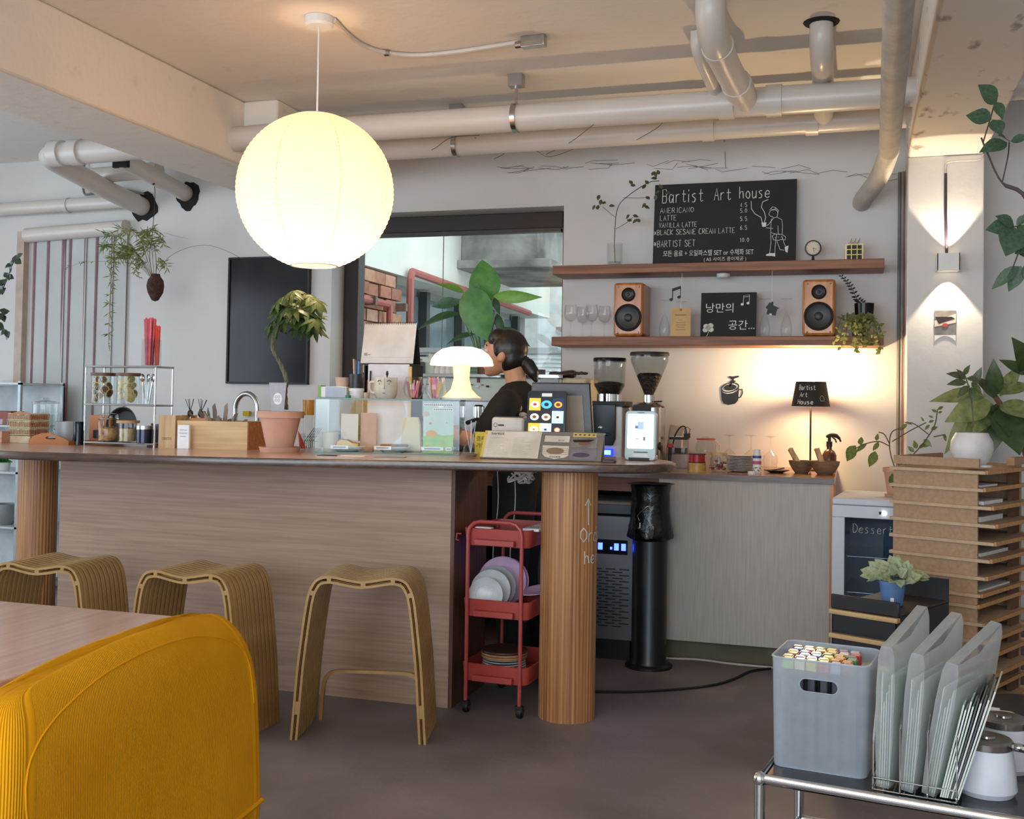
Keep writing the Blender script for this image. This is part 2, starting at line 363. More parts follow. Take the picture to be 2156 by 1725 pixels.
for px in (1492, 1710): ringX(p2, at(px, 265, Y=5.51).x, 5.51, 2.64, .063, .06)
hanger(p2, 962, 5.51, 2.628, .056)
p = pipe('soil_pipe', 'fat white elbow pipe dropping from the ceiling into the front drain pipe', [(-.56, 4.30, 2.85), (-.56, 4.32, 2.78), (-.555, 4.42, 2.72), (-.53, 4.72, 2.68), (-.49, 5.05, 2.64)], .06, smooth=5)
for a, b in (((-.551, 4.46, 2.715), (-.546, 4.53, 2.708)), ((-.515, 4.84, 2.667), (-.507, 4.92, 2.656))):
    MB().tube([Vector(a)-p.location, Vector(b)-p.location], .067, 20).out('collar', PVC, p)
pipe('vent_pipe', 'thin white pipe beside the fat elbow pipe', [(-.66, 4.66, 2.85), (-.66, 4.68, 2.78), (-.645, 4.8, 2.73), (-.62, 5.06, 2.68)], .03, smooth=5)
p = pipe('soil_pipe', 'short white elbow pipe from the ceiling to the rear drain pipe', [(-.15, 4.68, 2.85), (-.15, 4.69, 2.77), (-.15, 4.8, 2.72), (-.155, 5.1, 2.74), (-.16, 5.48, 2.66)], .048, smooth=5)
MB().lathe([(.075, 0), (.07, -.006), (.05, -.01)], 16, Tr(0, 0, .0)).out('ceiling_collar', DARK, p)
pipe('wrapped_pipe', 'tape wrapped pipe running back beside the right beam and bending into the wall', [(.10, 1.5, 2.5), (.11, 3.0, 2.5), (.14, 5.3, 2.5), (.14, 5.62, 2.49), (.10, 5.85, 2.42), (.03, 6.08, 2.36), (.02, 6.16, 2.35)], .048, PVCT, 6)
p = pipe('drain_pipe', 'left drain branch bending from the long pipe down into the wall hole', [(-4.33, 5.07, 2.60), (-4.40, 5.12, 2.595), (-4.44, 5.3, 2.58), (-4.50, 5.8, 2.53), (-4.53, 6.16, 2.50)], .06, smooth=6)
hole = lambda t, c, r: MB().prism([(math.cos(k*PI/9)*r*random.uniform(.85, 1.2), math.sin(k*PI/9)*r*random.uniform(.85, 1.2)) for k in range(18)], -.004, .004, Tr(*(Vector(c)-t.location)) @ Rx(PI/2)).out('wall_hole', DARK, t)
hole(p, (-4.51, 6.146, 2.50), .095)
p = pipe('drain_pipe', 'short pipe beside the hanging fern ending in a ragged wall hole', [(-4.02, 5.25, 2.6), (-4.2, 6.16, 2.575)], .052)
hole(p, (-4.18, 6.146, 2.56), .085)
MB().box(-.05, .05, -.012, .012, -.05, .05).out('cut_end', DARK, p)
pipe('sleeve_pipe', 'white sleeve pipe between the two wall holes under the ceiling', [(-4.62, 5.75, 2.63), (-4.1, 5.72, 2.64)], .05)
p = pipe('water_pipe', 'slim white pipe along the far left wall above the strip blind', [(-6.9, 6.06, 2.49), (-4.5, 6.06, 2.525)], .045)
ringX(p, at(143, 430, Y=6.06).x, 6.06, 2.515, .052, .03)
o = tag(MB().tube(bez([(-4.98, 6.12, 2.85), (-4.98, 6.12, 2.62), (-4.9, 6.11, 2.60), (-4.75, 6.11, 2.63), (-4.5, 6.12, 2.58)], 6), .008, 6).out('ceiling_wire', mat('wire_grey', (120, 118, 116), .6)), 'grey wire drooping along the wall above the slim left pipe', 'cable')
# ceiling cable
cz = 2.838
tr_ = T('ceiling_cable', 'white cable looping over the ceiling from the lantern to a steel junction box', 'cable', at(705, 45, z=cz))
cp = [at(x, y, z=cz)-tr_.location for x, y in ((703, 42), (735, 75), (770, 98), (815, 111), (880, 116), (960, 109), (1040, 97), (1092, 89))]
MB().tube(bez(cp, 5), .010, 8).out('cable_sheath', PVC, tr_)
a = at(1124, 90, z=2.82)-tr_.location
MB().box(-.055, .055, -.02, .02, -.02, .03, Tr(*a) @ Rz(-.1)).out('junction_box', STEEL, tr_, .003)
MB().cyl(a+Vector((-.085, .01, .0)), a+Vector((-.05, .005, .0)), .016, None, 10).out('cable_gland', STEEL, tr_)
MB().tube([cp[3]+Vector((-.012, 0, 0)), cp[3]+Vector((.012, 0, 0))], .016, 8).out('cable_clip', STEEL, tr_)
# dry creeper twigs on the pipes and wall head
cr_ = MB()
for pts in (((860, 330, 6.1), (910, 315, 5.45), (950, 290, 5.44), (1010, 285, 5.44)), ((1000, 290, 5.44), (1060, 320, 6.1), (1040, 335, 6.1)), ((1150, 325, 6.1), (1200, 300, 5.44), (1250, 262, 5.0)),
            ((1130, 318, 6.1), (1160, 330, 6.1), (1230, 305, 6.1)), ((1340, 295, 5.45), (1385, 268, 5.44), (1402, 248, 5.44)), ((1528, 355, 6.12), (1525, 290, 6.12), (1530, 275, 5.6), (1560, 238, 5.44))):
    cr_.tube(bez([at(x, y, Y=Y) for x, y, Y in pts], 5), .0017, 4)
for i in range(34):
    x = random.uniform(1010, 1880); y = 362-14*math.sin((x-1000)/210)+random.uniform(-8, 8); a = at(x, y, Y=6.147)
    cr_.tube([a, a+Vector((random.uniform(.03, .12), 0, random.uniform(-.02, .02))), a+Vector((random.uniform(.12, .2), 0, random.uniform(-.03, .03)))], .0012, 4)
tag(cr_.out('dried_creeper', mat('twig_dry', (112, 100, 90), .9)), 'dry creeper twigs clinging to the pipes and upper wall', 'creeper')
# ------------------------------------------------------------------ round paper lantern
L0 = Vector((-2.165, 4.09, 2.114)); RL = .325
t = T('paper_lantern', 'large round glowing paper lantern hanging over the counter', 'lamp', L0)
prof = []
for i in range(0, 161):
    a = -PI/2+.30+(PI-.6)*i/160; r = RL*(1+.0045*math.cos(i*PI/2)); prof.append((r*math.cos(a), r*math.sin(a)))
lm = glow('lantern_paper', (255, 210, 148), .74)
N = lm.node_tree.nodes; b = N['Principled BSDF']; tr2 = N.new('ShaderNodeBsdfTranslucent'); tr2.inputs[0].default_value = lin((255, 244, 222)); ad = N.new('ShaderNodeMixShader'); ad.inputs[0].default_value = .5
lm.node_tree.links.new(b.outputs[0], ad.inputs[1]); lm.node_tree.links.new(tr2.outputs[0], ad.inputs[2]); lm.node_tree.links.new(ad.outputs[0], N['Material Output'].inputs[0])
MB().lathe(prof, 64).out('shade', lm, t, ang=180)
for k in range(8):
    a0 = k*PI/4
    MB().tube([(RL*1.001*math.cos(a)*math.cos(a0), RL*1.001*math.cos(a)*math.sin(a0), RL*1.001*math.sin(a)) for a in [-1.25+2.5*i/20 for i in range(21)]], .0008, 3).out('paper_seam', mat('seam', (206, 172, 112), .8), t)
for z, n_ in ((RL*math.sin(PI/2-.3), 'top_ring'), (-RL*math.sin(PI/2-.3), 'bottom_ring')): MB().torus((0, 0, z), RL*math.cos(PI/2-.3), .004, 32, 6).out(n_, PAPER, t)
MB().tube([(0, 0, .05), (0, 0, ZCEIL-L0.z-.03)], .004, 6).out('cord', PAPER, t)
MB().lathe([(0, 0), (.052, 0), (.062, .01), (.062, .04), (0, .04)], 28, Tr(0, 0, ZCEIL-L0.z-.041)).out('ceiling_cup', WHT, t)
MB().ell((0, 0, -.07), (.03, .03, .04)).out('bulb', glow('bulb', (255, 224, 170), 30), t)
point('lantern_bulb', (L0.x, L0.y, L0.z-.12), 13, .05, (1, .74, .46))
t = T('paper_lantern', 'added unseen paper lantern behind the viewer, warming the ceiling', 'lamp', (-.2, -1.1, 2.2)); MB().lathe(prof, 40).out('shade', glow('added_rear_lantern', (255, 214, 146), 8), t, ang=180); MB().tube([(0, 0, .3), (0, 0, ZCEIL-2.2)], .004, 6).out('cord', PAPER, t)  # added unseen lantern, there to warm and brighten the ceiling
# the second globe lamp stands behind the photographer: it is seen only as a reflection in the case and the picture
t = T('globe_floor_lamp', 'round paper globe floor lamp behind the viewer, reflected in the glass case', 'lamp', (-1.45, -1.0, 0))
MB().ell((0, 0, 1.09), (.30, .30, .30), 32, 18).out('globe_shade', glow('globe', (255, 208, 140), 4), t)
MB().cyl((0, 0, 0), (0, 0, .80), .012).out('pole', BLK, t); MB().lathe([(0, 0), (.16, 0), (.16, .02), (0, .03)], 24).out('base', BLK, t)
# ================================================================== back wall: shelves and what stands on them
WALN = wood('walnut', (150, 98, 66), (104, 62, 40), 0, 4, .5)
ZU, ZL = 2.015, 1.616
for z, lb in ((ZU, 'upper floating walnut shelf carrying the chalkboard menu'), (ZL, 'lower floating walnut shelf carrying two wooden speakers')):
    tag(MB().box(-1.632, .133, 5.9, 6.149, z-.05, z).out('wall_shelf', WALN, bevel=.003), lb, 'shelf')
def X(px, Y, y=850): return at(px, y, Y=Y).x
def Zr(py, px, Y): return at(px, py, Y=Y).z
# chalkboard menu
bl = at(1373, 554, Y=6.03); br_ = at(1675, 546, Y=6.03); Wb = br_.x-bl.x; Hb = Zr(382, 1530, 6.09)-ZU
t = T('chalkboard_menu', 'big black chalkboard menu leaning on the upper shelf', 'chalkboard', (bl.x, 6.05, ZU)); t.rotation_euler = (-.11, 0, 0)
MB().box(0, Wb, -.006, .006, 0, Hb).out('board', SLATE, t)
mb = MB(); K = Matrix.Translation((0, -.0075, 0))
def bx(x, y): return ((x-640-(600-y)*.017)/838*Wb, .022+(600-(x-640)*.028-y)/470*(Hb-.022))
def wr(s, x, y, h, xe, r=.0016, dst=None):
    dst = dst or mb; u, v = bx(x, y); return chalk(dst, s, u, v, h/470*Hb, r, K, .14, width=(xe-x)/838*Wb*1.04)
for a_ in (('Bartist', 695, 240, 78, 945), ('Art', 1005, 228, 70, 1115), ('house', 1155, 218, 66, 1335)): wr(*a_, .0026); mb.out('title_word', CHALK, t); mb = MB()
mb = MB(); MW = mb
wr('AMERICANO', 682, 302, 29, 882); wr('LATTE', 682, 347, 29, 782); wr('VANILLA LATTE', 676, 390, 28, 900); wr('*BLACK SESAME CREAM LATTE', 645, 434, 29, 1115); wr('#BARTIST SET', 645, 507, 36, 890)
mb.out('menu_writing', CHALK, t); mb = MB()
for s, x, y in (('4.5', 1160, 268), ('5.0', 1160, 302), ('5.5', 1160, 350), ('6.5', 1160, 402), ('10.0', 1158, 475)): wr(s, x, y, 22, x+(40 if len(s) < 4 else 54))
mb.out('price_writing', CHALK, t); mb = MB()
def draw(*pl, r=.0016, dst=mb):
    for p in pl: dst.tube([K @ Vector((bx(*q)[0], 0, bx(*q)[1])) for q in p], r, 4)
draw([(1223, 235), (1225, 280), (1245, 310), (1280, 330), (1288, 362)], [(1322, 226), (1290, 240), (1282, 270), (1300, 300), (1308, 330), (1300, 358)], r=.0024)
draw([(1330, 300), (1325, 312), (1334, 324), (1345, 326), (1352, 335), (1372, 330), (1378, 305), (1370, 290), (1350, 285), (1335, 292), (1330, 300)], [(1330, 288), (1345, 270), (1362, 272), (1380, 290), (1378, 305)], [(1340, 280), (1350, 290), (1362, 278), (1370, 292)],
     [(1372, 330), (1400, 345), (1404, 380), (1402, 430), (1380, 432), (1378, 380)], [(1352, 335), (1325, 372), (1312, 380)], [(1340, 340), (1336, 420), (1370, 430)], [(1310, 392), (1350, 396)], [(1336, 420), (1338, 480), (1330, 545)], [(1370, 432), (1362, 500), (1360, 545)],
     [(1372, 470), (1390, 520), (1415, 522)], [(1400, 440), (1412, 480), (1422, 500)], [(1345, 440), (1360, 428), (1400, 430), (1422, 446), (1418, 464), (1400, 458), (1380, 466), (1352, 462), (1345, 440)], [(1360, 448), (1364, 450)], [(1378, 446), (1382, 448)], [(1396, 445), (1400, 447)])
for P_ in (((1283, 362), (1312, 360), (1308, 386), (1288, 386)), ((1310, 548), (1330, 540), (1362, 540), (1362, 560), (1345, 556), (1310, 556)), ((1416, 505), (1438, 495), (1432, 538), (1420, 530))):
    mb.prism([bx(*q) for q in P_], -.001, .001, K @ Rx(PI/2))
mb.out('figure_drawing', CHALK, t)
def ktx(s, x, y, h, xe, tt, f=bx, m=CHALK):
    u, v = f(x, y); o = txt(s, h/470*Hb*1.2, m, tt, (u, -.0072, v), align='LEFT', name='chalk_writing'); o.scale.x = (xe-x)/838*Wb/max(q.co.x for q in o.data.vertices); return o
ktx('모든 음료 + 오일파스텔 SET or 수채화 SET', 702, 560, 31, 1238, t); ktx('( A5 사이즈 종이제공 )', 945, 588, 22, 1195, t)
# vase with branch
px = 1290; Y = 6.03; m_ = mpp(Y, px)
t = T('glass_vase', 'clear cylinder vase with one thin leafy branch on the upper shelf', 'vase', (X(px, Y), Y, ZU))
MB().lathe([(0, .001), (.043, .001), (.044, .135), (.041, .135), (.040, .012), (0, .012)], 24).out('vessel', GLS, t)
MB().lathe([(0, .013), (.036, .013), (.036, .03), (0, .034)], 16).out('water', glass('water', (.85, .9, .88)), t)
TW = mat('twig', (70, 56, 44), .8); o0 = t.location
path = lambda *ps: bez([at(x, y, Y=Yy)-o0 for x, y, Yy in ps], 5)
mb = MB(); mb.tube(path((1295, 553, 6.03), (1294, 500, 6.03), (1300, 440, 6.02), (1322, 413, 6.0), (1365, 385, 5.97), (1388, 381, 5.96)), .0022, 5)
mb.tube(path((1297, 459, 6.03), (1280, 445, 6.0), (1268, 435, 5.98)), .0015, 4); mb.tube(path((1312, 416, 6.01), (1345, 417, 5.98), (1365, 415, 5.96)), .0015, 4); mb.tube(path((1297, 482, 6.03), (1318, 470, 6.0), (1332, 458, 5.98)), .0015, 4)
mb.out('branch', TW, t)
LG = leafmat('leaf_dusk', (92, 104, 70), (58, 66, 44)); lm_ = leafmesh('leaf', LG, .62, .15, .2, 4)
for x, y, Yy in ((1266, 420, 5.98), (1254, 432, 5.98), (1276, 428, 5.97), (1258, 442, 5.97), (1262, 410, 5.98), (1282, 434, 5.98), (1378, 362, 5.96), (1388, 368, 5.96), (1372, 370, 5.96), (1384, 376, 5.95), (1366, 388, 5.96), (1338, 392, 5.98),
                 (1352, 398, 5.98), (1332, 388, 5.98), (1360, 428, 5.96), (1368, 420, 5.96), (1356, 434, 5.96), (1390, 402, 5.95), (1400, 408, 5.94), (1382, 410, 5.95), (1394, 398, 5.95), (1332, 454, 5.98), (1342, 462, 5.98), (1330, 466, 5.98), (1348, 468, 5.97), (1326, 452, 5.97)):
    a = at(x, y, Y=Yy)-o0; g = random.uniform(0, 6.28); leaf(lm_, t, a, a+Vector((math.cos(g)*.034, random.uniform(-.015, .015), math.sin(g)*.034)))
# clock, trinket, puck light
Y = 5.98; t = T('desk_clock', 'small round dark clock on a foot beside the chalkboard menu', 'clock', (X(1709, Y), Y, ZU))
BRZ = mat('dark_bronze', (58, 48, 42), .4, .5)
MB().lathe([(0, 0), (.026, 0), (.024, .006), (.008, .012), (.005, .035), (0, .035)], 20).out('foot', BRZ, t)
MB().lathe([(0, -.012), (.041, -.012), (.043, 0), (.041, .012), (.036, .013), (.036, .009), (0, .009)], 28, Tr(0, 0, .073) @ Rx(PI/2)).out('case', BRZ, t)
MB().lathe([(0, .0095), (.0355, .0095)], 28, Tr(0, 0, .073) @ Rx(PI/2)).out('dial', mat('cream', (226, 214, 190), .6), t)
mb = MB(); mb.box(-.001, .001, -.011, -.0105, 0, .02, Tr(0, 0, .073) @ Ry(2.0)).box(-.001, .001, -.011, -.0105, 0, .028, Tr(0, 0, .073) @ Ry(2.9))
for k in range(12): mb.box(-.0008, .0008, -.0108, -.0102, .027, .033, Tr(0, 0, .073) @ Ry(k*PI/6))
mb.out('hands', INK, t)
t = T('wire_cube', 'small brass wire lattice cube holder at the right of the upper shelf', 'ornament', (X(1796, Y), Y, ZU))
mb = MB(); s_ = .042
for i in range(4):
    q = -s_+i*s_*2/3
    for y in (-s_*.8, s_*.8): mb.box(q-.0016, q+.0016, y-.0016, y+.0016, 0, .085).box(-s_, s_, y-.0016, y+.0016, i*.0273, i*.0273+.003)
    for z in (0, .083): mb.box(q-.0016, q+.0016, -s_*.8, s_*.8, z, z+.003)
mb.out('wire_frame', mat('brass', (214, 186, 110), .35, .8), t); MB().box(-.036, .036, -.028, .028, .004, .078).out('black_box', BLK, t)
mb = MB()
for k in range(9): mb.tube([(-.02+k*.005, 0, .08), (-.028+k*.007, -.005, .098+.01*(k % 3))], .0022, 4)
mb.out('moss_tuft', leafmat('moss', (110, 104, 70), (70, 66, 44)), t)
tag(MB().lathe([(0, -.022), (.028, -.022), (.036, -.014), (.036, 0), (0, 0)], 24).out('puck_light', WHT, loc=(X(1520, 6.02), 6.02, ZU-.05)), 'round white puck light under the upper shelf', 'light')
# ---- lower shelf
def glassware(name, prof, label, cat, loc, group=None, stem=True):
    t = T(name, label, cat, loc, 0, group); MB().lathe(prof, 24).out('vessel', GLSW, t); return t
GLSW = glass('wine_glass', (.965, .965, .965), ior=1.6)
wg = [(0, 0), (.032, .001), (.033, .003), (.006, .008), (.0035, .014), (.0035, .075), (.008, .082), (.026, .095), (.036, .118), (.037, .14), (.031, .183), (.0300, .183), (.0355, .14), (.0345, .12), (.024, .097), (0, .086)]
pos = ((1199, 5.95, 'leftmost wine glass on the lower shelf'), (1224, 6.07, 'wine glass set back between two others on the lower shelf'), (1243, 5.96, 'third wine glass from the shelf end on the lower shelf'), (1270, 6.04, 'wine glass closest to the left wooden speaker'))
w0 = glassware('wine_glass', wg, pos[0][2], 'glass', (X(pos[0][0], pos[0][1]), pos[0][1], ZL), 'wine glasses on the lower shelf')
for px, Y, lb in pos[1:]: dup(w0, (X(px, Y), Y, ZL), label=lb)
SPK = wood('speaker_cherry', (204, 132, 66), (168, 98, 44), 2, 3, .35, .4)
def speaker(px, label):
    Y = 5.915; t = T('bookshelf_speaker', label, 'speaker', (X(px, Y), Y, ZL), 0, 'wooden speakers on the lower shelf')
    w = .083; MB().box(-w, w, 0, .215, .004, .298).out('cabinet', SPK, t, .014)
    for z, r, n_ in ((.105, .076, 'woofer'), (.232, .038, 'tweeter')):
        MB().lathe([(r, 0), (r, .006), (r*.93, .011), (r*.86, .006), (r*.82, .009), (r*.72, .006), (r*.30, .002), (r*.28, .004), (r*.2, .007), (0, .009)], 32, Tr(0, .001, z) @ Rx(PI/2)).out(n_, mat('speaker_cone', (42, 40, 42), .4), t)
    MB().lathe([(.039, 0), (.039, .004), (.03, .006), (.02, .002), (.0, .008)], 24, Tr(0, .001, .232) @ Rx(PI/2)).out('tweeter_ring', mat('graphite', (70, 68, 70), .4), t)
    for x in (-.058, .058):
        for z in (.022, .276): MB().ell((x, -.001, z), (.005, .004, .005), 8, 6).out('grille_pin', STEEL, t)
    for x in (-.06, .06): MB().box(x-.012, x+.012, .02, .19, 0, .005).out('foot_pad', BLK, t)
    return t
speaker(1320, 'left cherry wood bookshelf speaker beside the wine glasses'); speaker(1722, 'right cherry wood bookshelf speaker near the black goblet pot')
fl = [(0, .150), (0, .150)]
fprof = [(.024, .0), (.029, .03), (.028, .062), (.016, .105), (.005, .13), (.0032, .14), (.0032, .196), (.007, .2), (.03, .203), (.03, .2055), (0, .2065)]
f0 = None
for px, Y, lb in ((1397, 5.98, 'upside down flute glass right of the left speaker'), (1432, 6.08, 'upside down flute glass behind the tan tag card'), (1608, 5.98, 'upside down flute glass behind the hanging paper house'), (1654, 5.99, 'upside down flute glass left of the right speaker')):
    if f0 is None: f0 = glassware('flute_glass', fprof, lb, 'glass', (X(px, Y), Y, ZL), 'upside down flutes on the lower shelf')
    else: dup(f0, (X(px, Y), Y, ZL), label=lb)
Y = 5.93; t = T('tag_card', 'tan paper tag card on a white string below the music notes', 'card', (X(1431, Y), Y, ZL))
MB().box(-.054, .054, -.001, .001, .002, .155).out('card', mat('kraft', (206, 170, 118), .8), t)
MB().tube([(0, 0, .148), (.002, .0, .25), (.0, .03, .349)], .0012, 5).out('string', PAPER, t); MB().torus((0, 0, .147), .005, .0012, 12, 5, Tr(0, -.002, .147) @ Rx(PI/2) @ Tr(0, 0, -.147)).out('eyelet', BLK, t)
txt('reservation', .014, INK, t, (0, -.0014, .115)); 
for k, wd in enumerate((.02, .05, .055, .04, .05)): MB().box(-wd/2, wd/2, -.0014, -.001, .09-k*.013, .0915-k*.013).out('print_line', INK, t)
def decal(name, label, cat, px, py, Y, polys, tubes=(), r=.003, m=BLK, sc=1.):
    a = at(px, py, Y=Y); t = T(name, label, cat, a); mb = MB(); k = mpp(Y, px)*sc
    for P_ in polys: mb.prism([(x*k, -y*k) for x, y in P_], -.0015, .0015, Rx(PI/2))
    for p in tubes: mb.tube([(x*k, 0, -y*k) for x, y in p], r, 6)
    mb.out('cutout', m, t); return t
el = lambda cx, cy, rx, ry, a=0, n=14: [(cx+rx*math.cos(2*PI*i/n)*math.cos(a)-ry*math.sin(2*PI*i/n)*math.sin(a), cy+rx*math.cos(2*PI*i/n)*math.sin(a)+ry*math.sin(2*PI*i/n)*math.cos(a)) for i in range(n)]
decal('music_note_cutout', 'black music note cutout stuck above the tan tag card', 'sticker', 1421, 618, 6.147, [el(-8, 13, 4, 3.2, -.3), el(9, 8, 4, 3.2, -.3), [(-6, -10), (12, -16), (12, -10), (-6, -4)]], [[(-5, -8), (-5, 12)], [(12, -14), (12, 7)]], .0022)
decal('paper_house', 'black paper house with a white window hung beside the flute glasses', 'ornament', 1625, 650, 5.92, [[(-13, -2), (-4, -14), (-1, -11), (-1, -15), (3, -14), (3, -7), (15, -1), (11, 2), (8, 15), (-11, 12), (-9, 1)]])
q = T('house_string', 'thin string holding the black paper house under the shelf', 'string', at(1625, 635, Y=5.92)); MB().tube([(0, 0, 0), (.0, .01, ZU-.05-q.location.z)], .0009, 4).out('string', PAPER, q)
MB().box(-.012, .0, -.0032, -.002, -.038, -.026).out('window', CHALK, bpy.data.objects['paper_house'])
t = decal('coffee_cup_sticker', 'black steaming coffee cup sticker on the wall left of the black lamp', 'sticker', 1538, 825, 6.147, [[(-20, -3), (-16, 2), (-6, 4.5), (5, 3), (14, -2), (18, -9), (16, 18), (10, 25), (-4, 28), (-14, 25), (-18, 18)], el(-1, -9, 13, 6.5, -.14), [(4, -32), (16, -34), (18, -31), (8, -28), (6, -25), (12, -22), (4, -18), (-1, -11), (-3, -12), (0, -18), (-2, -21), (3, -25), (0, -28), (-4, -30), (-3, -33)]],
      [[(19*math.cos(a)*.95-1, -9+9.5*math.sin(a)-3*math.cos(a)) for a in [2*PI*i/24 for i in range(25)]], [(17, -4), (24, -6), (25, 3), (21, 11), (15, 14)]], .0028)
# small korean board
b2 = at(1474, 707, Y=6.02); c2_ = at(1591, 705, Y=6.02); w2 = c2_.x-b2.x; h2 = Zr(616, 1530, 6.06)-ZL
t = T('small_chalkboard', 'small black chalkboard with white Korean writing between the speakers', 'chalkboard', (b2.x, 6.03, ZL)); t.rotation_euler = (-.12, 0, 0)
MB().box(0, w2, -.005, .005, 0, h2).out('board', SLATE, t)
sx = lambda x, y: ((x-906)/327*w2, (1022-y)/248*h2)
for s, x, y, h in (('낭만의', 930, 880, 58), ('공간...', 1068, 975, 58)): u, v = sx(x, y); txt(s, h/248*h2*1.0, CHALK, t, (u, -.006, v), align='LEFT', name='chalk_writing')
mb = MB(); KK = Tr(0, -.006, 0)
for p in ([(1156, 838), (1158, 792), (1192, 788), (1190, 832)], [(1158, 800), (1192, 797)]): mb.tube([KK @ Vector((sx(*q)[0], 0, sx(*q)[1])) for q in p], .0018, 4)
for cx, cy, r in ((1150, 840, 9), (1184, 834, 9), (940, 960, 17), (966, 956, 17), (935, 980, 16), (968, 978, 17), (952, 968, 16)): mb.prism([sx(*q) for q in el(cx, cy, r, r*.8)], -.0006, .0006, KK @ Rx(PI/2))
mb.tube([KK @ Vector((sx(*q)[0], 0, sx(*q)[1])) for q in ((954, 990), (950, 1005), (942, 1018))], .0018, 4)
mb.out('chalk_drawing', CHALK, t)
# goblet pot with arching twig, ivy
Y = 5.98; t = T('goblet_pot', 'glossy black goblet pot with one arching twig on the lower shelf', 'plant', (X(1818, Y), Y, ZL))
MB().lathe([(0, 0), (.03, 0), (.028, .012), (.012, .03), (.012, .07), (.03, .082), (.046, .10), (.05, .175), (.046, .175), (.043, .105), (0, .10)], 28).out('goblet', BLKG, t)
o0 = t.location; pts = path((1815, 640, 5.98), (1805, 630, 5.96), (1795, 610, 5.94), (1785, 595, 5.93), (1772, 582, 5.92)); MB().tube(pts, .0016, 5).out('twig', TW, t)
lk = leafmesh('leaf', leafmat('leaf_black_green', (52, 52, 44), (32, 32, 28)), .5, .1, .2, 3)
for i, p in enumerate(pts[::2]):
    for s in (-1, 1): leaf(lk, t, p, p+Vector((s*.022-.006, random.uniform(-.01, .01), .012+.006*s))*(1.1-i*.05))
Y = 5.97; t = T('trailing_ivy', 'bushy trailing ivy spilling over the right end of the lower shelf', 'plant', (X(1808, 5.93), 5.93, ZL)); o0 = t.location
MB().lathe([(0, .0), (.035, 0), (.042, .055), (.038, .055), (0, .05)], 20).out('pot', mat('ivy_pot', (70, 56, 46), .7), t)
iv = leafmesh('leaf', leafmat('leaf_ivy', (128, 132, 78), (84, 92, 52)), .7, .2, .25, 3); mb = MB()
for i in range(16):
    a = random.uniform(-2.9, -.2); ln = random.uniform(.05, .14); d = Vector((math.cos(a)*.95, math.sin(a)*.45, 0))
    s0 = Vector((0, 0, .06)); s1 = d*ln*.7+Vector((0, 0, .07+random.uniform(0, .04))); s2 = d*ln*1.1+Vector((0, -.05, random.uniform(-.09, .03)))
    st = bez([s0, s1, s2], 5); mb.tube(st, .0012, 4)
    for p in st[2:]:
        for _ in range(2):
            g = Vector((random.uniform(-1, 1), random.uniform(-1, .3), random.uniform(-.8, .6))).normalized()*random.uniform(.02, .034); leaf(iv, t, p, p+g)
mb.out('stems', TW, t)
# picture, strip blind
a = at(483, 543, Y=6.13); b = at(648, 810, Y=6.13)
t = T('framed_picture', 'large dark glossy framed picture on the wall below the lantern', 'picture', (a.x, 6.148, b.z)); Wp, Hp = b.x-a.x, a.z-b.z
mb = MB().box(0, Wp, -.03, 0, 0, .012).box(0, Wp, -.03, 0, Hp-.012, Hp).box(0, .012, -.03, 0, .012, Hp-.012).box(Wp-.012, Wp, -.03, 0, .012, Hp-.012); mb.out('frame', BLK, t)
MB().box(.012, Wp-.012, -.02, -.004, .012, Hp-.012).out('print', mat('dark_print', (44, 42, 46), .14, n=(3, .2), c2=(22, 26, 32), spec=.22), t)
BL = mat('blind_fabric', (196, 198, 196), .8, n=(4, .05)); PK = mat('blind_tape', (158, 122, 132), .8)
t = T('strip_blind', 'grey vertical strip blind with pink taped edges over the far left doorway', 'blind', (-5.44, 6.12, 0))
MB().cyl((.02, -.02, 2.33), (.82, -.02, 2.36), .05, None, 16).out('roller_rail', PVC, t); MB().box(-.06, .0, -.02, .03, 0, 2.36).out('jamb_strip', mat('jamb_beige', (206, 184, 168), .8), t)
for k, (x, wd) in enumerate(((.08, .12), (.20, .12), (.32, .06), (.38, .115), (.495, .10), (.595, .115), (.71, .10))):
    y = .0 if k % 2 else .01
    MB().box(x-.012, x+wd, y, y+.003, .02, 2.33).out('panel', BL, t)
    MB().tube([(x-.012, y-.002, 2.31), (x-.014, y-.002, 1.4), (x-.02, y-.002, .03)], [.011 if k != 2 else .016, .008, .008], 6).out('edge_tape', PK, t)
# ---- pillar things
YP = 5.85; a = at(1994, 556, Y=YP)
t = T('wall_sconce', 'white box up and down lamp on the square pillar', 'lamp', (a.x, YP, a.z)); h_ = .042
mb = MB(); sw, sd = .052, .1
mb.box(-sw, sw, -sd, -sd+.004, -h_, h_).box(-sw, -sw+.004, -sd, 0, -h_, h_).box(sw-.004, sw, -sd, 0, -h_, h_).box(-sw, sw, -.004, 0, -h_, h_).box(-sw+.004, sw-.004, -sd+.004, -.004, -.004, .004); mb.out('housing', WHT, t)
for s in (1, -1):
    MB().box(-.02, .02, -.07, -.03, s*.005-.002, s*.005+.002).out('led_plate', glow('led_plate', (255, 226, 180), 6), t)
    l = bpy.data.lights.new('sconce_spot', 'SPOT'); l.energy = 15; l.color = (1, .82, .58); l.spot_size = math.radians(78); l.spot_blend = .12; l.shadow_soft_size = .012
    lo = bpy.data.objects.new('sconce_spot', l); C.objects.link(lo); lo.location = (a.x, YP-.05, a.z+s*.044); lo.rotation_euler = (PI if s > 0 else 0, 0, 0)
t = T('sconce_cable', 'dark cable dropping from the pillar head to the box lamp', 'cable', at(1992, 345, Y=YP-.006)); o0 = t.location
MB().tube([at(x, y, Y=YP-.007)-o0 for x, y in ((1991, 365), (1991, 450), (1993, 535))], .007, 8).out('dark_sleeve', mat('sleeve_violet', (64, 52, 66), .5), t)
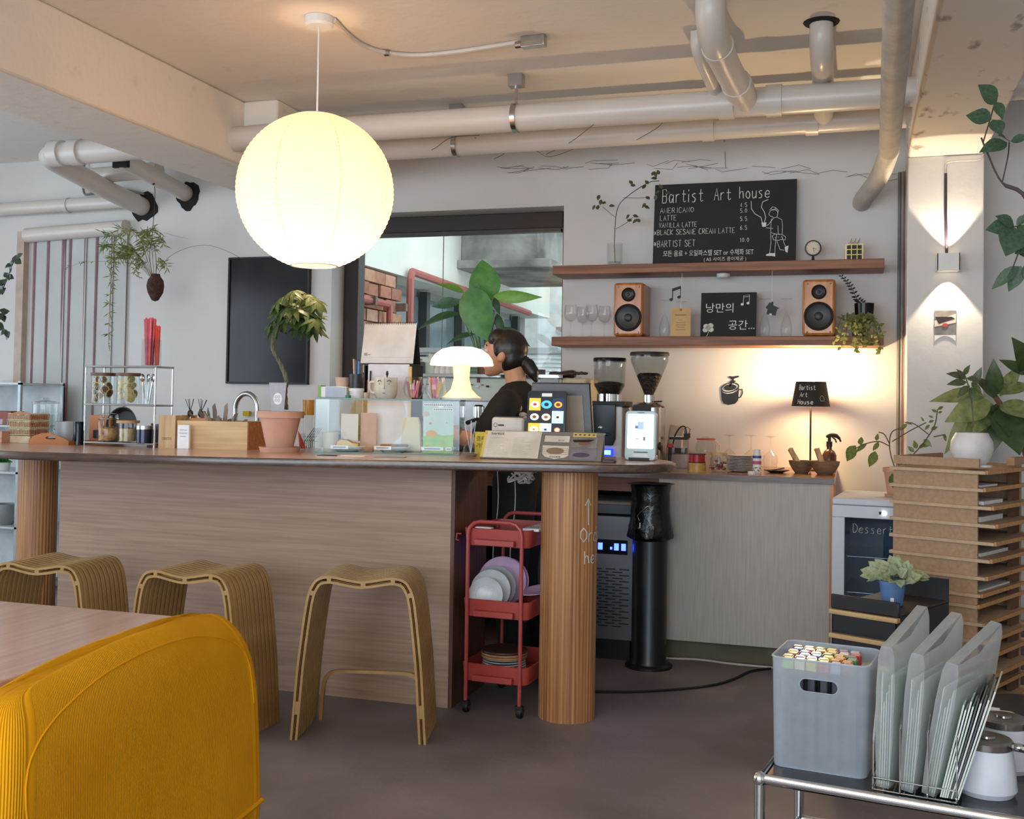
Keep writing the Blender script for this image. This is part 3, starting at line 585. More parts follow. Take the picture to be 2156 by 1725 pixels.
MB().tube(bez([at(x, y, Y=YP-.007)-o0 for x, y in ((1991, 365), (1992, 345), (2010, 339), (2060, 336), (2070, 325))], 4), .005, 6).out('white_lead', PVC, t)
a = at(1990, 680, Y=YP); t = T('photo_card', 'small photo card with a curling white strip on the pillar', 'card', (a.x, YP-.001, a.z))
MB().box(-.05, .05, -.002, 0, -.062, .062).out('print', mat('photo_grey', (150, 144, 140), .35, n=(12, .2), c2=(96, 88, 84)), t)
MB().prism([(-.05, .01), (.05, .045), (.05, .0), (-.05, -.02)], -.0005, .0005, Tr(0, -.003, 0) @ Rx(PI/2)).out('photo_sky', mat('photo_light', (214, 200, 180), .4), t)
MB().prism([(-.048, .03), (.03, .03), (.045, .02), (-.03, -.005)], -.0005, .0005, Tr(0, -.0038, 0) @ Rx(PI/2)).out('photo_roof', BRZ, t)
MB().prism(el(0, -.012, .014, .01), -.0005, .0005, Tr(0, -.0042, 0) @ Rx(PI/2)).out('photo_mark', mat('red_mark', (186, 70, 62), .5), t)
mb = MB(); n_ = 12; up_ = [(-.05+.1*i/n_, -.062-.0) for i in range(n_+1)]; lo_ = [(-.05+.1*i/n_, -.062-.028*(abs(i-n_/2)/(n_/2))**2-.004) for i in range(n_, -1, -1)]
mb.prism(up_+lo_, -.0006, .0006, Tr(0, -.002, 0) @ Rx(PI/2)); mb.out('paper_strip', PAPER, t)
for i, (px, c, r) in enumerate(((1893, (120, 116, 112), .010), (1899, (150, 146, 140), .007), (1906, (150, 74, 70), .008))):
    x = X(px, 6.1, 700); tag(MB().tube([(x, 6.12-.02*i, .05), (x, 6.12-.02*i, 2.5)], r, 8).out('conduit', mat('conduit_%d' % i, c, .5)), ('thick grey conduit in the corner beside the pillar', 'slim pale conduit in the corner beside the pillar', 'dull red conduit in the corner beside the pillar')[i], 'conduit')
# ================================================================== the two counters
ZC, ZB, YB = 1.02, .915, 5.32
PLY = wood('counter_panel', (176, 146, 126), (156, 126, 107), 0, 4, .5, 0, 22)
TOPW = wood('counter_top', (204, 168, 148), (180, 142, 122), 0, 4, .28, .35)
EDG = wood('counter_edge', (92, 66, 54), (62, 42, 34), 0, 6, .3, .4)
DKW = wood('dark_wood', (112, 74, 56), (80, 50, 36), 2, 5, .5)
FLU = mat('fluted_oak', (196, 142, 92), .42, n=(3.2, .2), c2=(150, 96, 56), stretch=(26, 26, .5), coat=.15)
XB1 = at(1757, 1008, z=ZB).x; XP0 = X(1387, YB, 1010)
t = T('bar_counter', 'long curved wooden bar counter on a panel and two fluted columns', 'counter', (0, 0, 0))
front = [(-3.75, 3.60), (-3.25, 3.551), (-2.99, 3.56), (-2.42, 3.617), (-1.99, 3.717), (-1.435, 3.867), (-.915, 3.995), (-.74, 4.09), (-.67, 4.28), (-.74, 4.47), (-.95, 4.60), (-1.5, 4.63), (-3.4, 4.63), (-4.15, 4.60), (-4.4, 4.25), (-4.25, 3.8)]
n_ = len(front); fc = [tuple((.5*((2*Vector(front[i]))+(Vector(front[(i+1) % n_])-Vector(front[i-1]))*u+(2*Vector(front[i-1])-5*Vector(front[i])+4*Vector(front[(i+1) % n_])-Vector(front[(i+2) % n_]))*u*u+(3*Vector(front[i])-Vector(front[i-1])-3*Vector(front[(i+1) % n_])+Vector(front[(i+2) % n_]))*u**3))) for i in range(n_) for u in (0, .25, .5, .75)]
cxy = Vector((-2.3, 4.1))
def shr(p, d): v = cxy-Vector(p); return tuple(Vector(p)+v.normalized()*d)
mb = MB(); loft(mb, [[(*shr(p, .014), ZC-.0005) for p in fc], [(*shr(p, .003), ZC-.005) for p in fc], [(*p, ZC-.017) for p in fc], [(*shr(p, .003), ZC-.029) for p in fc], [(*shr(p, .02), ZC-.034) for p in fc]]); mb.out('edge_band', EDG, t)
MB().prism([shr(p, .016) for p in fc], ZC-.004, ZC).out('worktop', TOPW, t)
MB().box(-3.494, -1.572, 4.19, 4.21, 0, ZC-.034).out('front_panel', PLY, t); MB().box(-1.572, -1.556, 4.192, 4.60, 0, ZC-.034).out('end_panel', DKW, t); MB().box(-3.494, -3.476, 4.21, 4.60, 0, ZC-.034).out('end_panel', DKW, t)
def fluted(x, y, r, nr):
    n = nr*6; return loft(MB(), [[(x+r*(1+.016*(abs(math.sin(nr*PI*k/n*1.0))-.6))*math.cos(2*PI*k/n), y+r*(1+.016*(abs(math.sin(nr*PI*k/n))-.6))*math.sin(2*PI*k/n), z) for k in range(n)] for z in (0, ZC-.034)]).out('column', FLU, t, ang=20)
CX, CY, CR = X(1197, 4.255, 1200), 4.255, .112
fluted(CX, CY, CR, 44); fluted(X(78, 4.35, 1100), 4.35, .09, 36)
mb = MB(); chalk(mb, 'Order', .0, 0, .055, .0028); chalk(mb, 'here', .018, -.085, .05, .0028)
ma = MB(); ma.tube([(.035, 0, .065), (.032, 0, .165)], .003, 5).tube([(.018, 0, .142), (.032, 0, .168), (.048, 0, .142)], .003, 5)
z0 = Zr(1140, 1230, 4.2); R_ = CR*1.02
for q_, nm in ((mb, 'chalk_writing'), (ma, 'chalk_arrow')): q_.v = [(CX+R_*math.sin(math.radians(38)+x/CR), CY-R_*math.cos(math.radians(38)+x/CR), z0+z) for x, y, z in q_.v]; q_.out(nm, CHALK, t)
# back counter
GRYP = mat('grey_ply', (190, 184, 176), .7, n=(5, .08), stretch=(20, 20, 1.2)); BTOP = wood('back_top', (184, 130, 78), (146, 96, 54), 0, 4, .22, .5); BWN = wood('brown_apron', (126, 82, 58), (96, 60, 42), 0, 5, .5)
t = T('back_counter', 'long low wooden back counter along the wall with pale grey end panel', 'counter', (0, 0, 0))
MB().box(-3.5, XB1, YB, YW-.003, ZB-.03, ZB).out('worktop', BTOP, t, .002); MB().box(-3.5, XB1, YB-.002, YB, ZB-.03, ZB-.002).out('edge_strip', EDG, t)
MB().box(XP0, XB1-.02, YB+.01, YB+.03, .105, ZB-.03).out('front_panel', GRYP, t); MB().box(XB1-.02, XB1-.004, YB+.012, YW-.003, 0, ZB-.03).out('end_panel', SPK, t)
MB().box(XP0, XB1-.02, YB+.10, YB+.12, 0, .105).out('toe_board', mat('toe_olive', (112, 104, 84), .8), t); MB().box(XP0, XP0+.016, YB+.03, YW-.003, 0, ZB-.03).out('end_panel', DKW, t)
MB().box(-2.0, XP0, YB+.01, YB+.03, ZB-.10, ZB-.03).out('apron', BWN, t); MB().box(-3.5, -2.0, YB+.02, YB+.04, 0, ZB-.03).out('front_panel', DKW, t); MB().box(-2.0, -1.98, YB+.04, YW-.003, 0, ZB-.03).out('end_panel', BLK, t)
MB().box(-1.98, XP0, 6.08, 6.10, 0, ZB-.03).out('back_board', BLK, t)
# under-counter fridge
FX0, FX1, FY = X(1115, 5.25, 1100), X(1336, 5.25, 1100), 5.24
t = T('undercounter_fridge', 'grey steel undercounter fridge with blue digits and vent slots', 'fridge', (FX0, FY, 0)); w = FX1-FX0
GST = mat('grey_steel', (126, 128, 134), .4, .5, n=(4, .05))
MB().box(0, w, 0, .62, .10, .70).out('body', GST, t, .004); MB().box(-.002, w+.002, -.01, .62, .712, .755).out('top_frame', mat('grey_dark', (70, 74, 78), .4, .4), t)
MB().add([(0, -.008, .757), (w-.01, -.008, .757), (w-.05, .45, .762), (.03, .45, .762)], [(0, 1, 2, 3)]).out('steel_lid', mat('lid_painted_gleam', (214, 216, 214), .5, .25), t); MB().box(.02, w-.02, .03, .6, 0, .10).out('plinth', BLK, t)  # pale lid colour stands in for the steel's bright reflection
MB().box(w-.34, w-.03, -.006, 0, .515, .585).out('display', BLKG, t)
mb = MB(); 
for x in (w-.175, w-.095, w-.06): mb.box(x, x+.022, -.009, -.006, .535, .568)
mb.box(w-.115, w-.105, -.009, -.006, .538, .55); mb.out('digits', glow('blue_led', (40, 60, 255), 14), t)
mb = MB()
for r in range(20):
    for k in range(6):
        x = w-.045-k*.068-(.034 if r % 2 else 0)
        if x > .03: mb.box(x-.024, x+.024, -.003, 0, .44-r*.0145, .445-r*.0145)
mb.out('vent_slots', BLK, t)['kind'] = 'stuff'
# slim bin with liner
t = T('slim_bin', 'tall slim black bin with a black liner bag against the grey panel', 'bin', (X(1368, 5.19, 1200), 5.19, 0))
BAG = mat('bin_bag', (20, 20, 21), .25, n=(12, .2), bump=(9, .7, .02))
MB().lathe([(0, 0), (.112, 0), (.112, .012), (.09, .02), (.083, .04), (.083, .80), (.078, .80), (.076, .05), (0, .05)], 32).out('body', mat('bin_black', (28, 28, 31), .35), t)
mb = MB(); n_ = 36; L_ = []
for z, r, j in ((.60, .085, .002), (.615, .108, .009), (.66, .108, .008), (.69, .097, .005), (.74, .093, .002), (.83, .091, .001), (.862, .096, .001), (.868, .112, .002), (.86, .082, 0), (.6, .078, 0)):
    L_.append([((r+random.uniform(-j, j))*math.cos(2*PI*k/n_)+(.02 if z > .868 else 0), (r+random.uniform(-j, j))*math.sin(2*PI*k/n_), z+random.uniform(-j, j)*.5) for k in range(n_)])
loft(mb, L_, False); mb.out('liner_bag', BAG, t)
MB().tube([(-.035, -.096, .70), (-.045, -.097, .72), (-.03, -.098, .74), (-.015, -.099, .75), (.0, -.099, .765), (.015, -.098, .77)], .002, 5).out('wire_clip', STEEL, t); MB().box(-.033, -.029, -.102, -.098, .665, .69).out('tag', PAPER, t)
# floor cables, power strip, slippers
fl_ = lambda *ps, z=.006: bez([at(x, y, z=z) for x, y in ps], 6)
tag(MB().tube(fl_((1252, 1456), (1330, 1457), (1420, 1452), (1500, 1443), (1545, 1430), (1580, 1414), (1622, 1408)), .006, 6).out('black_cable', BLK), 'black cable curving over the floor behind the fluted column', 'cable')
tag(MB().tube(fl_((1250, 1372), (1300, 1377), (1400, 1386), (1470, 1389), (1540, 1398), (1640, 1407)), .005, 6).out('white_cable', PVC), 'white cable along the floor before the grey counter panel', 'cable')
a = at(1612, 1392, z=.0); t = T('power_strip', 'white power strip with black plugs under the grey panel', 'power strip', (a.x, a.y, 0), .3)
MB().box(-.07, .09, -.025, .025, 0, .035).out('strip', WHT, t, .006)
for x, m_ in ((-.04, BLK), (0, BLK), (.05, PVC)): MB().box(x-.018, x+.018, -.02, .02, .035, .085, Tr(0, 0, 0) @ Rz(.1)).out('plug', m_, t, .004); MB().tube(bez([(x, 0, .08), (x-.01, .03, .10), (x-.03, .05, .03)], 4), .005, 6).out('lead', m_, t)
# ================================================================== on the back counter
def put(name, label, cat, px, Y, z=ZB, rz=0, group=None): return T(name, label, cat, (X(px, Y, 960), Y, z), rz, group)
BEAN = mat('coffee_beans', (58, 40, 32), .45, n=(60, .3), bump=(70, 1., .01)); HOP = glass('hopper', (.86, .88, .88))
mp = mpp(5.62, 1300)
t = put('coffee_grinder', 'white and black coffee grinder with a straight bean hopper', 'grinder', 1281, 5.62); zz = lambda y, px=1281, Y=5.62: Zr(y, px, Y)-ZB
MB().box(-.093, .093, -.11, .12, 0, zz(856)).out('body', WHT, t, .008); MB().prism([(-.058, zz(936)), (.048, zz(936)), (.062, zz(922)), (.062, zz(852)), (-.058, zz(852))], .11, .128, Rx(PI/2)).out('black_front', BLKG, t, .003)
MB().box(-.098, .105, -.10, .10, zz(857), zz(845)).out('collar', BLK, t, .003); MB().lathe([(.066, zz(846)), (.066, zz(830)), (.06, zz(830))], 28).out('chrome_ring', CHROME, t)
MB().lathe([(.055, zz(832)), (.082, zz(812)), (.084, zz(760)), (.080, zz(760)), (.079, zz(812)), (.052, zz(831))], 32).out('hopper', HOP, t)
MB().lathe([(0, zz(831)), (.052, zz(831)), (.078, zz(812)), (.078, zz(808)), (.04, zz(804)), (0, zz(803))], 32).out('beans', BEAN, t); MB().lathe([(0, zz(753)), (.084, zz(754)), (.087, zz(757)), (.087, zz(762)), (0, zz(762))], 32).out('lid', BLKG, t)
MB().box(-.012, .05, -.129, -.11, zz(958), zz(943)).out('display', glow('blue_screen', (40, 60, 230), 1.5), t); MB().box(-.005, .04, -.130, -.128, zz(955), zz(946)).out('readout', glow('cyan_read', (130, 200, 255), 2.5), t)
MB().tube([(-.02, -.13, zz(915)), (-.02, -.19, zz(912)), (.02, -.19, zz(912)), (.02, -.13, zz(915))], .006, 8).out('dosing_fork', CHROME, t)
MB().ell((-.015, -.129, zz(900)), (.012, .005, .012), 12, 8).out('dial', STEEL, t)
t = put('coffee_grinder', 'steel coffee grinder with a tall funnel bean hopper', 'grinder', 1365, 5.62); q = lambda y: zz(y, 1365)
MB().lathe([(.024, q(833)), (.097, q(762)), (.097, q(748)), (.094, q(748)), (.094, q(762)), (.021, q(832))], 32).out('hopper', HOP, t); MB().lathe([(0, q(742)), (.098, q(742)), (.102, q(745)), (.102, q(749)), (0, q(750))], 32).out('lid', BLK, t)
MB().lathe([(0, q(833)), (.022, q(832)), (.066, q(792)), (.05, q(786)), (0, q(785))], 32).out('beans', BEAN, t); MB().lathe([(.03, q(848)), (.03, q(832)), (0, q(832))], 20).out('neck', CHROME, t)
MB().tube([(.03, -.02, q(846)), (.075, -.04, q(845))], .004, 8).out('lever', BLK, t); MB().lathe([(.09, q(856)), (.06, q(848)), (0, q(848))], 24).out('cap', STEEL, t)
MB().prism(rrect(.15, .2, .04), 0, q(856)).out('body', STEEL, t, .006); MB().box(-.06, .03, -.112, -.1, q(872), q(853)).out('front_plate', BLK, t); MB().ell((.072, -.07, q(938)), (.014, .022, .022), 14, 10).out('knob', BLK, t)
# espresso machine
xa, xb = X(872, 5.66), X(1190, 5.66); t = T('espresso_machine', 'wide white and steel espresso machine with round dials below the window', 'espresso machine', (xa, 5.56, ZB)); w = xb-xa; z_ = lambda y: Zr(y, 1030, 5.6)-ZB
MINT = mat('mint_panel', (206, 226, 218), .25, n=(3, .05)); CREAM = mat('cream_panel', (222, 210, 186), .5)  # fascia: mint reflections put into its colour; the card is mint itself
MB().box(0, w, .05, .40, .12, z_(793)).out('body', STEEL, t, .01); MB().box(.0, w, .02, .06, z_(846), z_(796)).out('front_fascia', MINT, t, .006); MB().box(-.01, w+.01, 0, .42, z_(796), z_(788)).out('cup_tray', CHROME, t, .003)
MB().box(.0, w, .0, .40, 0, .12).out('drip_base', BLK, t, .005); MB().box(.03, w-.03, -.01, .2, .12, .135).out('drip_grate', STEEL, t); MB().box(.02, w-.02, .06, .10, .14, z_(846)).out('back_splash', mat('dark_steel', (60, 62, 64), .3, .7), t)
for px in (890, 902, 984, 994, 1005, 1016, 1027, 1086, 1098, 1109):
    x = X(px, 5.58)-xa; d = MB().lathe([(0, -.008), (.0105, -.008), (.0115, 0)], 16, Tr(x, .02, z_(812)) @ Rx(PI/2)).out('dial', BLKG if px in (984, 1005, 1086, 1098) else WHT, t)
    MB().box(-.009, .009, -.0095, -.008, -.0105 if px % 2 else 0, 0 if px % 2 else .004, Tr(x, .02, z_(812))).out('dial_mark', WHT if px in (984, 1005, 1086, 1098) else BLK, d)
for px in (930, 1005, 1060, 1125):
    x = X(px, 5.58)-xa; MB().lathe([(.032, 0), (.032, .06), (.02, .07), (0, .07)], 20, Tr(x, .05, z_(880))).out('group_head', CHROME, t)
    MB().tube([(x, .03, z_(884)), (x, -.06, z_(886)), (x, -.13, z_(890))], [.012, .010, .012], 10).out('portafilter', BLK, t)
MB().box(X(1003, 5.57)-xa, X(1008, 5.57)-xa, .01, .025, z_(806), z_(795)).out('steam_lever', mat('oxblood', (120, 58, 44), .5), t)
MB().prism(rrect(.1, .045, .02), 0, .01, Tr(X(1157, 5.58)-xa, .02, z_(800)) @ Rx(PI/2)).out('badge', mat('badge_grey', (140, 140, 140), .3, .6), t)
t2 = put('cream_box', 'cream box beside the espresso machine under the black wooden hand', 'box', 1215, 5.72); MB().box(-.055, .08, -.14, .14, 0, Zr(797, 1215, 5.6)-ZB).out('box', CREAM, t2, .012)
zt = Zr(797, 1215, 5.6)+.002
t = T('mannequin_hand', 'dark wooden mannequin hand lying on the cream box', 'ornament', (X(1160, 5.62, 790), 5.66, zt), -.06); HW = mat('ebony', (62, 38, 32), .4)
mb = MB(); mb.lathe([(0, -.02), (.016, -.015), (.018, .02), (.014, .035), (.022, .06), (.028, .11), (.022, .125), (0, .127)], 14, Tr(0, 0, .022) @ Ry(PI/2) @ Matrix.Diagonal((.8, 1.25, 1, 1))); mb.out('palm', HW, t)
for k, (y, ln, dz) in enumerate(((-.026, .062, -.006), (-.009, .075, .004), (.009, .07, .008), (.024, .055, .002))):
    f = MB(); p = Vector((.122, y, .026))
    for s in range(3): d = Vector((ln/3, y*.1, dz*.5*(1-s*1.2))); f.ell(p+d/2, (ln/6+.002, .0075, .0075), 10, 6); p = p+d
    f.out('finger', HW, t)
f = MB(); f.ell((.05, -.035, .02), (.026, .009, .009), 10, 6); f.ell((.088, -.045, .017), (.02, .008, .008), 10, 6); f.out('thumb', HW, t)
# small things standing on the machine
zm = Zr(788, 1030, 5.6)
def on_m(name, label, cat, px, Y=5.72, z=zm, g=None): return T(name, label, cat, (X(px, Y, 780), Y, z), 0, g)
for i, (px, c, h) in enumerate(((868, (206, 190, 180), .10), (890, (190, 150, 130), .085), (912, (214, 204, 198), .12))):
    tag(MB().lathe([(0, 0), (.026, 0), (.034, h), (.031, h), (.024, .004), (0, .004)], 20).out('takeaway_cup', mat('cup_tone_%d' % i, c, .5), loc=(X(px, 5.9), 5.9, zm)), ('milky tall cup behind the calendar on the espresso machine', 'brownish short cup at the espresso machine corner', 'pale tall cup behind the mushroom lamp dome')[i], 'cup')
t = on_m('navy_card', 'navy card propped on the espresso machine beside the white sketch board', 'card', 879, 5.62); MB().box(-.04, .04, -.002, .002, 0, .065).out('card', mat('navy', (38, 44, 62), .4), t); MB().prism(el(.015, .045, .012, .012), -.0005, .0005, Tr(0, -.003, 0) @ Rx(PI/2)).out('moon_print', mat('slate_blue', (80, 90, 110), .5), t)
tag(MB().box(-.035, .035, -.002, .002, 0, .085).out('mint_card', MINT, loc=(X(900, 5.64), 5.64, zm)), 'pale mint card beside the navy card', 'card')
cp_ = None; ORD = ('first', 'second', 'third', 'fourth', 'fifth', 'sixth', 'seventh', 'eighth', 'ninth', 'tenth')
for r in range(2):
    for k in range(4):
        lb = 'upside down espresso cup, %s of the %s row in the small grid on the machine' % (ORD[k], ('front', 'rear')[r])
        loc = (X(922+k*12, 5.66-.0), 5.66+r*.07, zm)
        if cp_ is None: cp_ = tag(MB().lathe([(.028, 0), (.026, .03), (.016, .046), (0, .047)], 18).out('espresso_cup', WHT, loc=loc), lb, 'cup', 'espresso cups on the machine')
        else: c = cp_.copy(); C.objects.link(c); c.location = loc; c['label'] = lb
for k in range(4): tag(MB().box(-.03, .03, -.04, .04, 0, .008).out('green_notepad', mat('green_pad_%d' % (k % 2), ((120, 168, 136), (90, 136, 110))[k % 2], .6), loc=(X(994, 5.63)+.004*(k % 2), 5.66, zm+k*.009)), ORD[k]+' green notepad up in the small pile beside the lamp stem', 'notepad', 'green notepad pile')
tag(MB().box(-.02, .02, -.03, .03, 0, .045).out('brown_box', mat('brown_box', (120, 80, 62), .6), loc=(X(1012, 5.64), 5.66, zm)), 'small brown box right of the green notepads', 'box')
for i, (px, c) in enumerate(((1100, (52, 44, 36)), (1118, (70, 58, 40)), (1134, (44, 40, 38)))): tag(MB().box(-.022, .022, -.03, .03, 0, .05-.01*i).out('syrup_tin', mat('tin_%d' % i, c, .4), loc=(X(px, 5.7), 5.72, zm)), ('tall dark tin behind the barista on the machine', 'olive tin behind the barista ponytail', 'low black tin at the right end of the machine')[i], 'tin')
# right end of the back counter
t = put('table_lamp', 'black shaded table lamp lettered in white on the back counter', 'lamp', 1706, 5.93); L_ = lambda y: Zr(y, 1706, 5.93)-ZB
MB().lathe([(0, 0), (.07, 0), (.07, .006), (.012, .012), (0, .012)], 28).out('base', BLK, t); MB().cyl((0, 0, .01), (0, 0, L_(806)-.02), .005, None, 10).out('pole', BLK, t)
zt_, zb_ = L_(804), L_(856)
SHB = mat('shade_black', (38, 33, 31), .75); MB().lathe([(.098, zb_), (.077, zt_)], 40).out('shade', SHB, t); MB().lathe([(.0955, zb_), (.0745, zt_)], 40).out('shade_lining', mat('shade_lining', (226, 206, 170), .6), t)
MB().tube([(-.076, 0, zt_-.03), (.076, 0, zt_-.03)], .002, 6).out('spider', BLK, t); MB().ell((0, 0, zt_-.012), (.024, .024, .026), 16, 10).out('bulb', glow('warm_bulb', (255, 206, 130), 60), t)
mb = MB(); chalk(mb, 'Bartist', -.058, zt_-.044, .026, .0019, width=.098); chalk(mb, 'Art', -.048, zt_-.08, .024, .0019, width=.046); chalk(mb, 'House', -.056, zt_-.118, .024, .0019, width=.082); mb.tube([(.058, 0, zt_-.10), (.056, 0, zt_-.085), (.068, 0, zt_-.072), (.08, 0, zt_-.082), (.08, 0, zt_-.10), (.058, 0, zt_-.10)], .0009, 4)
th = math.radians(-4)
def onshade(p): r = .0782+(zt_-p[2])/(zt_-zb_)*.021+.0006; a = th+p[0]/.09; return (r*math.sin(a), -r*math.cos(a), p[2])
mb.v = [onshade(p) for p in mb.v]; mb.out('chalk_writing', CHALK, t)
lx = t.location.x; point('table_lamp_bulb', (lx, 5.93, ZB+zt_+.02), 31, .03, (1, .72, .38)); point('table_lamp_bulb_low', (lx, 5.93, ZB+zb_+.04), 7, .03, (1, .72, .38))
BOWL = wood('bowl_wood', (134, 106, 82), (104, 80, 60), 0, 5, .55)
def bowl(px, Y, r, h, lb, lb2, tilt):
    t = put('wooden_bowl', lb, 'bowl', px, Y); MB().lathe([(0, 0), (r*.5, 0), (r*.72, h*.3), (r*.93, h*.7), (r, h), (r*.96, h), (r*.88, h*.7), (r*.65, h*.32), (0, h*.2)], 32).out('bowl', BOWL, t)
    p = put('wooden_pestle', lb2, 'pestle', px, Y, ZB+h*.25); M = Ry(tilt); MB().lathe([(0, 0), (.013, .004), (.015, .03), (.013, .10), (.014, .118), (0, .124)], 14, M).out('handle', wood('pestle_wood', (206, 170, 128), (170, 132, 92), 2, 4, .5), p); MB().lathe([(.0155, .02), (.0155, .034)], 14, M).out('band', BRZ, p)
bowl(1688, 5.66, .064, .062, 'left wooden bowl under the black table lamp', 'pestle leaning left in the left wooden bowl', -.5); bowl(1737, 5.60, .072, .066, 'right wooden bowl under the black table lamp', 'short pestle lying in the right wooden bowl', -.35)
t = put('spray_bottle', 'amber spray bottle with a black trigger behind the right bowl', 'bottle', 1746, 5.86); AMB = mat('amber_glass', (84, 46, 26), .15)
MB().lathe([(0, 0), (.034, 0), (.036, .01), (.036, .085), (.026, .105), (.013, .115), (.013, .13), (0, .13)], 24).out('bottle', AMB, t); MB().lathe([(0, .128), (.015, .128), (.015, .155), (0, .155)], 16).out('collar', BLK, t)
MB().tube(bez([(-.016, 0, .178), (.0, 0, .188), (.03, 0, .186), (.048, 0, .172), (.056, 0, .155)], 4), [.008]*4+[.011]*6+[.008]*3+[.005]*4, 8).out('trigger_head', BLK, t); MB().tube([(.012, 0, .18), (.03, 0, .165), (.034, 0, .15)], .004, 6).out('trigger', BLK, t); MB().cyl((0, 0, .15), (0, 0, .185), .008).out('stem', BLK, t)
t = put('dark_saucer', 'dark saucer with a small knife left of the bowls', 'saucer', 1635, 5.62); MB().lathe([(0, 0), (.03, 0), (.065, .012), (.064, .014), (.03, .004), (0, .004)], 28).out('saucer', mat('dark_clay', (62, 48, 40), .4), t)
tag(MB().box(-.03, .03, -.004, .004, 0, .005).out('small_knife', BLK, loc=(X(1640, 5.62, 960), 5.61, ZB+.016), rot=(0, -.2, .3)), 'small black knife resting on the dark saucer', 'knife')
t = put('pink_bottle', 'small white and pink labelled bottle before the plate stack', 'bottle', 1594, 5.50); MB().lathe([(0, 0), (.02, 0), (.021, .005), (.021, .09), (.016, .10), (.016, .118), (0, .118)], 20).out('bottle', WHT, t)
MB().lathe([(.0214, .045), (.0214, .062)], 20).out('pink_band', mat('pink_band', (206, 90, 140), .5), t); MB().lathe([(.0214, .075), (.0214, .088)], 20).out('blue_band', mat('blue_band', (70, 80, 160), .5), t)
mb = MB()
for k in range(10): a = -2.6+k*.22; mb.ell((.0214*math.cos(a), .0214*math.sin(a), .012+.022*random.random()), (.003, .003, .003), 6, 4)
mb.out('dot_print', mat('grey_print', (110, 104, 110), .5), t)
tag(MB().lathe([(0, 0), (.02, 0), (.02, .014), (0, .016)], 20).out('bottle_cap', WHT, loc=(X(1583, 5.44, 985), 5.44, ZB)), 'white bottle top lying before the pink bottle', 'cap')
sa = None
for k in range(11):
    loc = (X(1562, 5.62, 960)+random.uniform(-.002, .002), 5.62, ZB+k*.0075)
    if sa is None: sa = tag(MB().lathe([(0, 0), (.045, 0), (.075, .006), (.075, .008), (.045, .003), (0, .003)], 28).out('plate', mat('plate_white', (228, 220, 214), .3), loc=loc), 'lowest white plate in the stack beside the candy jar', 'plate', 'stacked plates on the back counter')
    else: o = sa.copy(); C.objects.link(o); o.location = loc; o['label'] = ('topmost' if k == 10 else ORD[k])+' white plate from the counter in the stack beside the candy jar'
t = put('candy_jar', 'round glass jar of coloured wrapped sweets with a wooden lid', 'jar', 1514, 5.52); MB().lathe([(0, .001), (.036, .001), (.044, .02), (.044, .065), (.036, .082), (.034, .082), (.042, .065), (.042, .02), (.034, .004), (0, .004)], 28).out('jar', GLS, t); MB().lathe([(0, .082), (.042, .082), (.042, .096), (0, .096)], 24).out('lid', wood('lid_wood', (206, 176, 130), (180, 146, 100), 0, 4), t)
for i in range(26):
    a, r, z = random.uniform(0, 6.28), random.uniform(.01, .036), .012+.055*random.random(); MB().ell((r*math.cos(a), r*math.sin(a), z), (.009, .007, .007), 6, 5, None).out('sweet', mat('sweet_%d' % (i % 5), [(176, 60, 70), (226, 200, 206), (96, 50, 60), (214, 120, 90), (236, 226, 220)][i % 5], .35), t)
for i, (z, c, r, h, lb) in enumerate(((0, (206, 166, 84), .045, .044, 'gold ribbon spool under the red spool'), (.044, (178, 34, 34), .042, .046, 'red ribbon spool on top of the gold spool'))):
    t = put('ribbon_spool', lb, 'spool', 1468, 5.47, ZB+z); MB().lathe([(r*.92, .004), (r*.92, h-.004)], 28).out('ribbon', mat('ribbon_%d' % i, c, .3, n=(40, .1)), t)
    for z2 in (0, h-.005): MB().lathe([(0, 0), (r, 0), (r, .005), (0, .005)], 28, Tr(0, 0, z2)).out('flange', (mat('spool_black', (50, 36, 32), .5), BRZ)[0] if i else mat('spool_gold', (214, 180, 110), .4), t)
t = put('clip_jar', 'empty clip top glass jar with a red seal behind the spools', 'jar', 1486, 5.85); MB().lathe([(0, 0), (.05, 0), (.055, .01), (.055, .12), (.045, .14), (.045, .15), (.042, .15), (.052, .118), (.052, .012), (0, .006)], 28).out('jar', GLS, t); MB().lathe([(.047, .15), (.047, .156), (.0, .165)], 28).out('lid', GLS, t); MB().torus((0, 0, .151), .047, .004, 24, 6).out('seal', mat('seal_red', (190, 80, 66), .5), t); MB().tube([(.05, 0, .14), (.07, 0, .12), (.068, 0, .09), (.056, 0, .08)], .0018, 5).out('clip', STEEL, t)
g0 = None
for px, Y, lb in ((1535, 5.88, 'upside down wine glass left of the plate stack'), (1581, 5.92, 'upside down wine glass behind the plate stack'), (1622, 5.80, 'upside down wine glass right of the plate stack')):
    if g0 is None:
        g0 = T('wine_glass', lb, 'glass', (X(px, Y, 960), Y, ZB), 0, 'upside down wine glasses'); MB().lathe([(.03, 0), (.038, .05), (.034, .075), (.01, .098), (.0035, .105), (.0035, .165), (.01, .171), (.034, .175), (0, .178)], 24).out('vessel', GLSW, g0)
    else: dup(g0, (X(px, Y, 960), Y, ZB), label=lb)
t = put('storage_tub', 'clear plastic tub of brown sugar beside the steel grinder', 'tub', 1430, 5.72); MB().prism(rrect(.13, .12, .015), .0, .075).out('frosted_tub', glass('tub_plastic', (.9, .9, .9), .2, haze=.5, hazec=(.72, .66, .60)), t); MB().prism(rrect(.09, .08, .01), .078, .15).out('upper_tub', glass('tub_clear', (.85, .86, .86)), t); MB().prism(rrect(.08, .07, .01), .08, .105).out('sugar', mat('brown_sugar', (86, 62, 52), .7), t); MB().prism(rrect(.096, .086, .01), .15, .162).out('black_lid', BLK, t)
